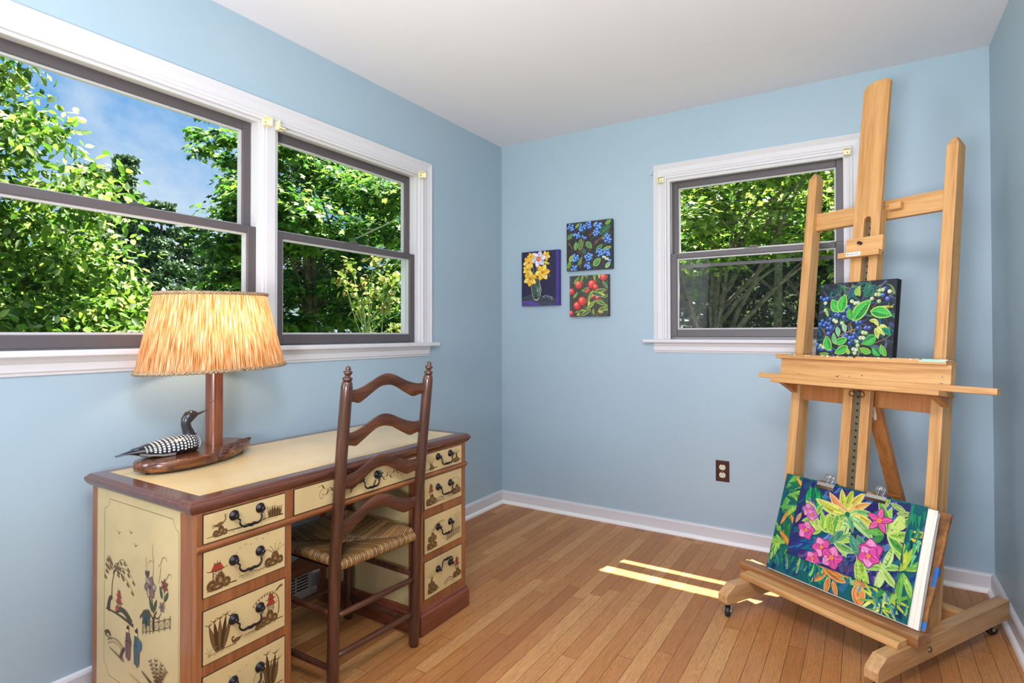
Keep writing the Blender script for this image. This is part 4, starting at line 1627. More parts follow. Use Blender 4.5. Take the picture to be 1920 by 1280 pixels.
M['plate'] = wood('outlet_walnut', (44, 18, 16), (64, 26, 22), (84, 36, 30), 'x', 0.3)
M['recept'] = plain('ivory_receptacle', (214, 216, 186), 0.35)
outl_o = (1.454, -0.003, 0.393)
ot = thing('wall_outlet', 'dark brown duplex wall outlet with ivory sockets under the small window', 'outlet', outl_o)
mb = MB()
mb.loft([[(outl_o[0] + a * w, y, outl_o[2] + b * h) for a, b in ((-1, -1), (1, -1), (1, 1), (-1, 1))] for w, h, y in ((.0355, .0575, -0.0003), (.0355, .0575, -.004), (.032, .054, -.006))], True, True, smooth=False)
o = mb.build('cover_plate', M['plate'], ot)
o.location = tuple(-v for v in outl_o)
for dz in (0.0215, -0.0215):
    mb = MB()
    mb.prism([(0.0165 * math.cos(t) * 1.0, max(min(0.0165 * math.sin(t), .0135), -.0135)) for t in [2 * math.pi * i / 24 for i in range(24)]], (outl_o[0], -.006, outl_o[2] + dz), (1, 0, 0), (0, 0, 1), (0, -.0025, 0), 0)
    for a, hh in ((-.0065, .0045), (.0065, .0040)):
        mb.box((outl_o[0] + a - .0011, -.0088, outl_o[2] + dz - .001 - hh), (outl_o[0] + a + .0011, -.0080, outl_o[2] + dz - .001 + hh), 1)
    mb.lathe([(.0026, 0), (.0026, .0004)], (outl_o[0], -.0084, outl_o[2] + dz + .0095), (0, -1, 0), 10, 1)
    o2 = mb.build('socket', [M['recept'], M['dark']], ot)
    o2.location = tuple(-v for v in outl_o)
mb = MB()
mb.lathe([(.003, 0), (.003, .001), (.001, .0016)], (outl_o[0], -.006, outl_o[2]), (0, -1, 0), 10)
o2 = mb.build('plate_screw', M['gold'], ot)
o2.location = tuple(-v for v in outl_o)

# ------------------------------------------------------------------ artist's easel
M['beech_z'] = wood('easel_beech_z', (166, 116, 62), (196, 146, 88), (214, 168, 108), 'z', 0.4)
M['beech_x'] = wood('easel_beech_x', (166, 116, 62), (198, 148, 90), (216, 170, 110), 'x', 0.4, seed=3.0)
M['beech_y'] = wood('easel_beech_y', (160, 116, 70), (188, 144, 94), (206, 164, 114), 'y', 0.42, seed=7.0)
M['beech_brown'] = wood('easel_ledge_brown', (118, 76, 40), (148, 100, 58), (170, 120, 74), 'x', 0.4, seed=5.0)
M['brace'] = wood('easel_brace_wood', (150, 92, 44), (176, 114, 60), (192, 132, 76), 'z', 0.38, seed=9.0)
M['steel'] = plain('rack_steel', (128, 118, 92), 0.4, metal=0.75)
M['chrome'] = plain('bright_nickel', (220, 218, 214), 0.14, metal=1.0)
M['black_rubber'] = plain('black_rubber', (30, 28, 28), 0.5)
M['brass'] = plain('aged_brass', (120, 92, 48), 0.35, metal=0.8)
M['paintmarks'] = painted('dried_paint', 0.5)
M['white_label'] = plain('white_label', (236, 234, 226), 0.45)
M['label_ink'] = plain('label_ink', (40, 38, 36), 0.5)
M['bluetape'] = plain('blue_tape', (30, 104, 176), 0.6)

EO = (1.8752, -1.011, 0.0)
EA = -0.5248
ETILT = 0.1346
EY0 = 0.3487
easel = thing('studio_easel', 'tall beech studio easel on casters standing in front of the small window', 'easel', EO, EA)


def ez(mb, name, mats, parent=None, bevel=0.002, tilt=False):
    """easel parts in its own frame (x across, y back, z up); tilt=True: in the leaning frame (x across, -y towards the viewer, z up the frame)"""
    o = mb.build(name, mats, parent or easel, bevel=bevel)
    if parent is None and tilt:
        o.location = (0, EY0, 0)
        o.rotation_euler = (-ETILT, 0, 0)
    return o


ER = Matrix.Rotation(-ETILT, 4, 'X')


def tilted(x, n, s):
    """leaning frame -> easel frame"""
    v = ER @ Vector((x, -n, s))
    return (v.x, v.y + EY0, v.z)


RZ0, RZ1 = 0.056, 0.127
for sx in (-1, 1):
    xc = -0.284 if sx < 0 else 0.302
    mb = MB()
    prof = [(0.0, RZ0 + .006), (0.006, RZ0), (0.868, RZ0), (0.874, RZ0 + .006), (0.874, RZ1), (0.050, RZ1), (0.010, RZ1 - 0.026), (0.0, RZ1 - .036)]
    mb.prism(prof, (xc - 0.022, 0, 0), (0, 1, 0), (0, 0, 1), (0.044, 0, 0))
    r = ez(mb, 'base_runner', M['beech_y'], bevel=0.0025)
    mb = MB()
    mb.lathe([(.010, 0), (.010, .002), (.007, .0055), (.001, .007)], (xc + 0.022, 0.30, 0.088), (1, 0, 0), 14)
    ez(mb, 'carriage_bolt', M['steel'], r, 0)
    for yc, ang in ((0.038, 0.6), (0.812, -0.5)):
        x0 = xc - 0.004
        wx, wy = x0 + 0.012 * math.sin(ang), yc - 0.012 * math.cos(ang)
        ax = (math.cos(ang), math.sin(ang), 0)
        mb = MB()
        mb.lathe([(.008, 0), (.008, .006), (.016, .007), (.016, .009)], (x0, yc, 0.047), (0, 0, 1), 16)
        axv, fw = V(*ax), V(math.sin(ang), -math.cos(ang), 0)
        for s in (-1, 1):
            o0 = V(x0, yc, 0) + axv * s * 0.0115
            mb.prism([(-.012, .0475), (.010, .0475), (.019, .022), (.016, .015), (.008, .017)], o0, fw, (0, 0, 1), axv * s * 0.002)
        cst = ez(mb, 'caster', M['steel'], None, 0.0)
        mb = MB()
        wc = V(wx, wy, 0.0225)
        mb.lathe([(.010, -.0095), (.019, -.0095), (.0218, -.007), (.0222, 0), (.0218, .007), (.019, .0095), (.010, .0095)], wc, ax, 22)
        ez(mb, 'caster_wheel', M['black_rubber'], cst, 0)
        mb = MB()
        mb.lathe([(.004, -.0145), (.0045, -.0135), (.0045, .0135), (.004, .0145)], wc, ax, 10)
        ez(mb, 'wheel_axle', M['chrome'], cst, 0)

mb = MB()
mb.box((-0.262, 0.600, 0.066), (0.280, 0.642, 0.124))
ez(mb, 'rear_crossbar', M['beech_x'])
mb = MB()
mb.prism([(0.126, 0.1275), (0.188, 0.1275), (0.188, 0.1480), (0.138, 0.1480), (0.126, 0.140)], (-0.306, 0, 0), (0, 1, 0), (0, 0, 1), (0.620, 0, 0))
ez(mb, 'front_rail', M['beech_x'])
mb = MB()
mb.prism([(0.189, 0.1275), (0.268, 0.1275), (0.268, 0.160), (0.238, 0.160), (0.238, 0.166), (0.195, 0.166), (0.189, 0.160)], (-0.358, 0, 0), (0, 1, 0), (0, 0, 1), (0.702, 0, 0))
ez(mb, 'lower_ledge', M['beech_brown'])

# uprights with chamfered tops
for sx in (-1, 1):
    x0 = -0.305 if sx < 0 else 0.252
    w, d0, d1 = 0.040, 0.078, 0.052
    mb = MB()
    S1 = 1.905
    def rg(s, ins, dep):
        return [(x0 + ins, 0 + ins, s), (x0 + w - ins, 0 + ins, s), (x0 + w - ins, dep - ins, s), (x0 + ins, dep - ins, s)]
    mb.loft([rg(0.115 if sx < 0 else 0.118, 0, d0), rg(1.0, 0, 0.066), rg(S1 - .030, 0, d1), rg(S1 - .008, .010, d1), rg(S1, .014, d1)], True, True, smooth=False)
    ez(mb, 'upright', M['beech_z'], tilt=True)
mb = MB()
mb.box((-0.266, 0.022, 1.634), (0.253, 0.044, 1.714))
cb = ez(mb, 'top_crossbar', M['beech_x'], tilt=True)
mb = MB()
mb.box((0.060, -0.004, 1.662), (0.105, 0.0215, 1.690))
ez(mb, 'mast_guide', M['beech_x'], cb)
mb = MB()
mb.box((-0.266, 0.030, 0.870), (0.253, 0.052, 0.942))
mb.box((-0.020, 0.052, 0.880), (0.062, 0.066, 0.936))
ez(mb, 'middle_crossbar', M['brace'], tilt=True)

# lower mast: two rails and a toothed steel rack
mast = MB()
mast.box((-0.052, -0.030, 0.120), (-0.014, -0.002, 1.66))
ez(mast, 'mast_rail', M['beech_z'], tilt=True)
mast = MB()
mast.box((0.020, -0.030, 0.120), (0.055, -0.002, 1.66))
ez(mast, 'mast_rail', M['beech_z'], tilt=True)
mb = MB()
mb.box((-0.006, -0.0262, 0.130), (0.019, -0.020, 1.62))
rack = ez(mb, 'steel_rack', M['steel'], tilt=True, bevel=0)
mb = MB()
s = 0.16
while s < 1.60:
    mb.lathe([(.0042, 0), (.0042, .0003)], (0.0075, -0.0262, s), (0, -1, 0), 8)
    mb.prism([(-.0045, .0), (.0045, .0), (.003, .004), (-.003, .004)], (0.0075, -0.0264, s), (1, 0, 0), (0, 0, 1), (0, -.0022, 0))
    s += 0.0265
ez(mb, 'rack_hole', M['dark'], rack, 0)
# upper sliding board with a round-headed slot
mb = MB()
slot = [(0.0205, 1.335), (0.0205, 1.622)] + [(0.0065 + 0.014 * math.cos(t), 1.622 + 0.014 * math.sin(t)) for t in np.linspace(0, math.pi, 9)[1:-1]] + [(-0.0075, 1.622), (-0.0075, 1.335)]
top = [(-0.048, 2.186), (-0.030, 2.207), (0.0, 2.214), (0.040, 2.211), (0.057, 2.200)]
polyL = [(-0.0075, 1.335), (-0.0075, 1.622)]
outer = [(-0.052, 1.335), (-0.0075, 1.335), (-0.0075, 1.622)] + [(0.0065 + 0.014 * math.cos(t), 1.622 + 0.014 * math.sin(t)) for t in np.linspace(math.pi, 0, 9)[1:-1]] + [(0.0205, 1.622), (0.0205, 1.335), (0.056, 1.335)] + top[::-1]
mb.prism(outer, (0, -0.0305, 0), (1, 0, 0), (0, 0, 1), (0, -0.018, 0))
ez(mb, 'sliding_mast', M['beech_z'], tilt=True)
# top canvas clamp
mb = MB()
mb.box((-0.062, -0.068, 1.476), (0.083, -0.049, 1.546))
mb.box((-0.080, -0.092, 1.462), (0.084, -0.068, 1.484))
clampb = ez(mb, 'canvas_clamp', M['beech_x'], tilt=True, bevel=0.0015)
mb = MB()
mb.lathe([(.006, 0), (.006, .006), (.0075, .008), (.0075, .018), (.004, .021)], (0.0, -0.068, 1.520), (0, -1, 0), 6)
ez(mb, 'clamp_knob', M['black_rubber'], clampb, 0)
mb = MB()
mb.box((-0.044, -0.0926, 1.466), (0.014, -0.0920, 1.4815))
lab = ez(mb, 'label_plate', M['white_label'], clampb, 0)
fc = bpy.data.curves.new('label_text', 'FONT')
fc.body = 'JABCOR'
fc.size = 0.0098
fc.extrude = 0.00015
fo = bpy.data.objects.new('label_text_src', fc)
COL.objects.link(fo)
bpy.context.view_layer.update()
dg = bpy.context.evaluated_depsgraph_get()
tm = bpy.data.meshes.new_from_object(fo.evaluated_get(dg))
bpy.data.objects.remove(fo, do_unlink=True)
to = bpy.data.objects.new('label_lettering', tm)
COL.objects.link(to)
tm.materials.append(M['label_ink'])
to.parent = lab
to.location = (-0.0290, -0.0929, 1.4703)
to.rotation_euler = (R(90), 0, 0)
mb = MB()
mb.prism([(-0.042, 1.4735), (-0.037, 1.4715), (-0.030, 1.4735), (-0.035, 1.4765)], (0, -0.0929, 0), (1, 0, 0), (0, 0, 1), (0, -.0002, 0))
ez(mb, 'label_mark', M['label_ink'], lab, 0)

# paint tray / canvas ledge
mb = MB()
mb.box((-0.326, -0.100, 1.040), (0.340, -0.030, 1.057))
rr = random.Random(11)
for k in range(46):
    x = rr.uniform(-.32, .335)
    s = rr.uniform(.004, .016)
    c = rr.choice([(232, 232, 224), (150, 190, 176), (60, 66, 60), (90, 60, 40), (210, 206, 180), (60, 110, 120)])
    y = rr.uniform(-.098, -.080)
    mb.box((x, y, 1.0570), (x + s, y + .004 + s * .2, 1.0574), 1, s2l(c))
    if rr.random() < .6:
        mb.box((x, -.1004, 1.0572 - rr.uniform(.002, .006)), (x + s * .7, -.0999, 1.0572), 1, s2l(c))
mb.box((.255, -.1003, 1.047), (.338, -.0999, 1.0572), 1, s2l((170, 200, 178)))
led = ez(mb, 'canvas_ledge', [M['beech_x'], M['paintmarks']], tilt=True, bevel=0)
mb = MB()
mb.box((-0.308, -0.082, 0.962), (0.349, -0.052, 1.040))
for k in range(16):
    x, z = rr.uniform(-.29, .33), rr.uniform(.963, .985)
    mb.box((x, -.0824, z), (x + rr.uniform(.003, .012), -.0819, z + rr.uniform(.001, .003)), 1, s2l(rr.choice([(70, 48, 30), (120, 70, 40), (60, 60, 50)])))
fb = ez(mb, 'tray_front', [M['beech_x'], M['paintmarks']], tilt=True, bevel=0)
mb = MB()
mb.lathe([(.0035, 0), (.0035, .0008), (.001, .0014)], (0.325, -0.082, 0.999), (0, -1, 0), 10)
ez(mb, 'tray_screw', M['chrome'], fb, 0)
mb = MB()
mb.box((-0.312, -0.142, 0.930), (0.342, -0.083, 0.948))
ez(mb, 'tray_lip', M['beech_x'], tilt=True)
mb = MB()
mb.box((-0.402, -0.108, 0.9485), (0.490, -0.083, 0.970))
mb_ = ez(mb, 'brush_bar', M['beech_x'], tilt=True)
mb = MB()
mb.box((-0.300, -0.083, 0.930), (0.340, -0.030, 0.944))
tb = ez(mb, 'tray_bottom', M['brace'], tilt=True)
for a in (-0.285, 0.300):
    mb = MB()
    mb.prism([(-.030, .9295), (-.120, .9295), (-.030, .895)], (a, 0, 0), (0, 1, 0), (0, 0, 1), (.024, 0, 0))
    ez(mb, 'tray_bracket', M['brace'], tb, 0.001)
for s in (-1, 1):
    mb = MB()
    c = V(0.006 + s * 0.019, -0.037, 0.914)
    mb.tube([c + V(.011 * math.cos(t), 0, .011 * math.sin(t)) for t in np.linspace(0, 2 * math.pi, 17)[:-1]], 0.0022, 6, closed=True)
    ez(mb, 'brass_ring', M['brass'], tb, 0)

# rear brace: a board hinged behind the mast, with a slotted sleeve lower down
a0 = V(0.022, 0.510, 0.900)
a1 = V(0.022, 0.822, 0.1245)
mb = MB()
mb.box((0.0, 0.643, 0.072), (0.044, 0.850, 0.1235))
ez(mb, 'brace_rail', M['beech_y'])
dv = unit(a1 - a0)
nx = V(1, 0, 0)
nn = unit(np.cross(dv, nx))
mb = MB()
hw, ht = 0.026, 0.013
def brace_ring(t, w, th, off=0.0):
    c = a0 + dv * t + nn * off
    return [tuple(c + nx * sx * w + nn * sy * th) for sx, sy in ((-1, -1), (1, -1), (1, 1), (-1, 1))]
LB_ = np.linalg.norm(a1 - a0)
mb.loft([brace_ring(0.012, hw, ht), brace_ring(LB_ - 0.006, hw, ht)], True, True, smooth=False)
br = ez(mb, 'rear_brace', M['brace'])
front = -1 if nn[1] > 0 else 1
mb = MB()
mb.loft([brace_ring(0.44, hw + .001, .007, front * 0.0202), brace_ring(LB_ - 0.03, hw + .001, .007, front * 0.0202)], True, True, smooth=False)
sl_ = ez(mb, 'brace_sleeve', M['brace'], br)
mb = MB()
mb.loft([brace_ring(0.482, .003, .0004, front * 0.0276), brace_ring(0.66, .003, .0004, front * 0.0276)], True, True, smooth=False)
ez(mb, 'sleeve_slot', M['dark'], sl_, 0)
mb = MB()
mb.loft([brace_ring(0.020, .013, .0006, front * 0.0136), brace_ring(0.075, .009, .0006, front * 0.0136), brace_ring(0.100, .004, .0006, front * 0.0136)], True, True, smooth=False)
hg = ez(mb, 'strap_hinge', M['white_label'], br, 0)

# ------------------------------------------------------------------ paintings
M['canvas_edge_black'] = plain('black_canvas_edge', (18, 20, 24), 0.6)
M['oil'] = painted('oil_paint', 0.42, 0.45, bump=0.25, streak=0.28)
M['oil_matte'] = painted('matte_paint', 0.7, 0.2, bump=0.1, streak=0.30)


def canvas(name, label, w, h, t, deco, edge, base, loc, rot=(0, 0, 0), mat='oil', group=None, dim=1.0):
    """stretched canvas, face towards -y, base centre of its back at loc"""
    mb = MB()
    mb.box((-w / 2, -t, 0), (w / 2, 0, h), 0, s2l(edge))
    mb.raw([(-w / 2 + .0005, -t - 1e-5, .0005), (w / 2 - .0005, -t - 1e-5, .0005), (w / 2 - .0005, -t - 1e-5, h - .0005), (-w / 2 + .0005, -t - 1e-5, h - .0005)], [(0, 1, 2, 3)], 0, s2l(base))
    p = Paint(mb, (-w / 2, -t - 2e-5, 0), (1, 0, 0), (0, 0, 1), (0, -1, 0), 0, eps=5e-6, clip=(.001, w - .001, .001, h - .001))
    p.painterly = True
    deco(p, w, h)
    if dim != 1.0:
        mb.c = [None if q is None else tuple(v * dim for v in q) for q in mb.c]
    o = mb.build(name, M[mat])
    o.location = loc
    o.rotation_euler = rot
    tag(o, label, 'painting', group)
    return o


def berries(p, x, y, r, n, seed, cols, hl, spread=2.3):
    g = random.Random(seed)
    pts = [(0, 0)]
    for k in range(n - 1):
        a = 2.4 * k + g.uniform(-.3, .3)
        d = r * (1.35 + 0.62 * math.sqrt(k)) * spread / 2.3
        pts.append((d * math.cos(a), d * math.sin(a)))
    for dx, dy in sorted(pts, key=lambda q: -q[1]):
        c = g.choice(cols)
        p.ell(x + dx, y + dy, r * 1.08, r * 1.08, [v * .45 for v in c], 0, 10)
        p.ell(x + dx, y + dy + r * .08, r * .95, r * .9, c, 0, 10)
        p.ell(x + dx - r * .15, y + dy + r * .3, r * .5, r * .38, hl, .4, 7)
        p.ell(x + dx + r * .1, y + dy + r * .1, r * .2, r * .18, [v * .4 for v in c], 0, 6)


def under(p, w, h, n, seed, cols, L=0.06, wd=0.012):
    g = random.Random(seed)
    for k in range(n):
        x, y, a = g.uniform(0, w), g.uniform(0, h), g.uniform(0, 6.28)
        l = L * g.uniform(.5, 1.2)
        p.stroke(bez((x, y), (x + l * math.cos(a), y + l * math.sin(a)), (x + l * math.cos(a + .6) * 1.4, y + l * math.sin(a + .6) * 1.4), 6), wd * g.uniform(.4, 1.2), g.choice(cols), wd * .1)


def deco_easel(p, w, h):
    """blueberry sprig: coordinates read as fractions of the face"""
    under(p, w, h, 150, 3, [(52, 44, 58), (40, 84, 92), (34, 110, 104), (78, 76, 112), (70, 126, 84), (30, 62, 72), (96, 96, 122), (24, 96, 122), (120, 140, 90)], .05, .012)
    X = lambda f: f * w
    Y = lambda f: (1 - f) * h
    for a, b, c, col, wd in (((.33, .72), (.5, .62), (.62, .62), (168, 124, 62), .006), ((.35, .65), (.48, .55), (.5, .47), (150, 112, 60), .005), ((.6, .83), (.8, .85), (.98, .70), (128, 104, 54), .006), ((.72, .36), (.8, .26), (.86, .22), (120, 84, 54), .005), ((.09, .6), (.13, .75), (.14, .84), (150, 84, 54), .006), ((.5, .66), (.65, .60), (.75, .6), (120, 88, 54), .005), ((.02, .85), (.1, .75), (.18, .86), (60, 70, 76), .004), ((.74, .38), (.86, .33), (.97, .36), (206, 206, 96), .010), ((.78, .38), (.9, .38), (.98, .33), (150, 150, 60), .008)):
        p.stroke(bez((X(a[0]), Y(a[1])), (X(b[0]), Y(b[1])), (X(c[0]), Y(c[1])), 12), wd, col, wd * .5)
    G1, G2, ED, VN = (26, 150, 52), (60, 190, 70), (176, 224, 96), (20, 100, 44)
    def lf(x0, y0, x1, y1, wf, c=G1, e=ED, v=(120, 214, 110), sd=G2):
        dx, dy = X(x1) - X(x0), Y(y1) - Y(y0)
        L = math.hypot(dx, dy)
        p.leaf(X(x0), Y(y0), math.atan2(dy, dx), L, L * wf, c, e, v, .05, sd)
    for a in (((.72, .10), (.62, .22), .45, (16, 96, 72)), ((.64, .02), (.60, .20), .30, (22, 110, 84)), ((.30, .04), (.23, .18), .25, (30, 96, 92)), ((.40, .24), (.50, .06), .22, (26, 90, 110)), ((.46, .20), (.52, .05), .2, (34, 120, 120))):
        lf(a[0][0], a[0][1], a[1][0], a[1][1], a[2], a[3], (70, 140, 110), None, None)
    for a in ((.50, .19, .55, .06, .5), (.55, .20, .53, .08, .4)):
        lf(*a, c=(150, 200, 60), e=(206, 226, 110), v=None, sd=None)
    # berries, blue and unripe
    BL = [(44, 92, 178), (36, 76, 150), (70, 104, 196), (58, 80, 150), (86, 92, 176)]
    HL, PG = (150, 184, 232), [(198, 220, 150), (176, 206, 120), (222, 232, 186)]
    for x, y, n, s in ((.12, .55, 7, 1), (.07, .22, 3, 2), (.36, .40, 8, 3), (.25, .44, 3, 4), (.54, .55, 5, 5), (.46, .75, 7, 6), (.05, .90, 3, 7), (.18, .92, 2, 8), (.86, .12, 1, 9), (.90, .25, 1, 10), (.66, .62, 2, 11), (.15, .62, 4, 12), (.63, .44, 1, 13), (.84, .20, 1, 14)):
        berries(p, X(x), Y(y), .0098, n, s, BL, HL)
    for x, y, n, s in ((.09, .27, 1, 1), (.10, .37, 1, 2), (.23, .51, 1, 3), (.34, .55, 1, 4), (.26, .53, 1, 5), (.80, .14, 2, 6), (.76, .19, 2, 7), (.71, .24, 1, 8), (.80, .28, 1, 9), (.92, .16, 1, 10), (.56, .80, 1, 11), (.60, .75, 2, 12), (.52, .90, 2, 13), (.57, .85, 1, 14), (.54, .95, 1, 15), (.07, .86, 1, 16), (.11, .88, 1, 17), (.63, .68, 2, 18), (.5, .29, 3, 19)):
        berries(p, X(x), Y(y), .0082, n, s, PG, (240, 244, 214))
    # big leaves
    lf(.30, .40, .18, .22, .62)
    lf(.32, .41, .36, .16, .56)
    lf(.49, .53, .70, .25, .50)
    lf(.48, .51, .42, .35, .55, (52, 140, 50), (120, 190, 70))
    lf(.70, .40, .97, .47, .56)
    lf(.20, .93, .14, .72, .55)
    lf(.43, .76, .24, .82, .5)
    lf(.45, .86, .27, .96, .55)
    lf(.80, .72, .62, .83, .60, (24, 130, 60), (96, 190, 80))
    lf(.75, .94, .60, .88, .5, (120, 180, 40), (190, 220, 80))
    lf(.86, .98, .76, .86, .6, (20, 120, 70), (60, 150, 90))
    lf(.93, .98, .86, .83, .45, (60, 150, 50), (190, 214, 80))
    lf(.28, .84, .24, .68, .4, (120, 200, 120), (170, 224, 150), None, None)
    lf(.28, .60, .31, .74, .45, (130, 196, 140), (180, 226, 170), None, None)
    lf(.36, .56, .40, .68, .5, (150, 206, 160), (196, 232, 190), None, None)
    lf(.47, .97, .44, .88, .5, (170, 196, 70), (214, 226, 130), None, None)
    lf(.20, .97, .06, .97, .35, (120, 160, 50), (180, 200, 80), None, None)
    for x0, y0, x1, y1 in ((.74, .50, .82, .60), (.80, .60, .90, .72), (.78, .62, .82, .76), (.83, .58, .94, .66), (.70, .52, .80, .55)):
        lf(x0, y0, x1, y1, .42, (206, 216, 90), (232, 236, 160), None, None)
    lf(.86, .62, .97, .72, .5, (30, 140, 100), (80, 180, 130), None, None)
    lf(.15, .46, .11, .34, .3, (150, 190, 90), (196, 216, 120), None, None)


# on the easel, leaning with the frame
cl = tilted(0.0, 0.0490, 1.0576)
ew = Vector(EO) + Matrix.Rotation(EA, 3, 'Z') @ Vector(cl)
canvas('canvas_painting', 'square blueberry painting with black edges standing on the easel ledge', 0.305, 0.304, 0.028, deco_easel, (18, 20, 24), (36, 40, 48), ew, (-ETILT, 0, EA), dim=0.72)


def deco_daffodil(p, w, h):
    g = random.Random(5)
    p.poly([(0, 0), (w, 0), (w, .040), (.30 * w, .085), (0, .055)], (56, 60, 66))
    p.poly([(0, 0), (.55 * w, 0), (.3 * w, .035), (0, .030)], (92, 66, 150))
    for k in range(60):
        x, y = g.uniform(0, w), g.uniform(.08, h)
        p.stroke([(x, y), (x + g.uniform(-.02, .02), y + g.uniform(.01, .04))], .012, g.choice([(36, 32, 70), (28, 26, 52), (46, 40, 92), (34, 40, 74), (24, 24, 44)]), .004)
    for k in range(24):
        x, y = g.uniform(0, w), g.uniform(0, .05)
        p.stroke([(x, y), (x + .04, y + .006)], .006, g.choice([(66, 70, 76), (48, 50, 58), (84, 64, 132), (40, 42, 48)]), .002)
    p.poly([(w * .925, .0), (w, .0), (w, h), (w * .925, h)], (66, 48, 134))
    for a in ((.36, .45, .30, .76), (.36, .45, .22, .60), (.38, .45, .45, .62), (.37, .45, .42, .80)):
        p.stroke(bez((a[0] * w, a[1] * h), ((a[0] + a[2]) / 2 * w + .004, (a[1] + a[3]) / 2 * h), (a[2] * w, a[3] * h), 8), .0035, (150, 186, 130), .002)
    # glass vase
    vp = [(.34, .50), (.31, .44), (.275, .34), (.29, .22), (.34, .115), (.44, .11), (.50, .18), (.535, .28), (.50, .40), (.47, .50)]
    p.poly([(x * w, y * h) for x, y in vp], (46, 66, 60))
    for k in range(26):
        x, y = g.uniform(.32, .50), g.uniform(.14, .44)
        p.stroke(bez((x * w, y * h), ((x + .02) * w, (y + .05) * h), ((x - .01) * w, (y + .10) * h), 5), .0024, g.choice([(160, 190, 150), (200, 214, 190), (100, 140, 90), (40, 60, 56)]), .001)
    for a, b in zip(vp, vp[1:] + vp[:1]):
        p.stroke([(a[0] * w, a[1] * h), (b[0] * w, b[1] * h)], .0026, (206, 216, 200), .0018)
    p.stroke(bez((.36 * w, .115 * h), (.42 * w, .085 * h), (.47 * w, .13 * h), 6), .004, (214, 220, 210), .003)
    YL, YD, YH = (240, 190, 40), (196, 126, 22), (250, 226, 110)
    def daf(x, y, r, a=0.0, c1=YL, c2=YH, core=YD):
        p.petals(x * w, y * h, r * 1.05, 6, c1, None, YD, a, .72, c2)
        p.petals(x * w, y * h, r * .6, 7, c1, None, YD, a + .3, .7, YH)
        p.ell(x * w, y * h, r * .22, r * .2, core)
    daf(.20, .80, .045, .2)
    daf(.255, .905, .03, .9, YL, YL)
    daf(.16, .67, .036, .5)
    daf(.57, .605, .056, .1)
    daf(.24, .50, .052, .4)
    daf(.66, .90, .034, .8, YL, YH)
    p.leaf(.60 * w, .80 * h, -.4, .05, .018, (206, 196, 60))
    p.petals(.47 * w, .855 * h, .058, 6, (236, 232, 236), None, (170, 166, 190), .25, .68, (214, 210, 222))
    p.ell(.465 * w, .855 * h, .016, .017, (206, 84, 40))
    p.ell(.465 * w, .858 * h, .009, .009, (236, 140, 60))
    # loose white scribble
    for a in ((.60, .165, .70, .19), (.68, .155, .72, .185), (.70, .16, .80, .15), (.62, .15, .56, .145), (.76, .14, .84, .155), (.80, .13, .86, .10), (.80, .115, .82, .095)):
        p.stroke(bez((a[0] * w, a[1] * h), ((a[0] + a[2]) / 2 * w, (a[1] + .02) * h), (a[2] * w, a[3] * h), 6), .0022, (196, 198, 204), .0012)
    for k in range(12):
        x, y = g.uniform(.62, .78) * w, g.uniform(.50, .56) * h
        p.stroke([(x, y), (x + g.uniform(-.01, .01), y + g.uniform(.004, .012))], .002, (130, 130, 176), .001)


canvas('canvas_painting', 'dark purple canvas of yellow daffodils in a glass vase, leftmost on the wall', 0.279, 0.359, 0.030, deco_daffodil, (62, 44, 130), (32, 30, 62), (0.320, -0.0015, 1.3365), group=None)


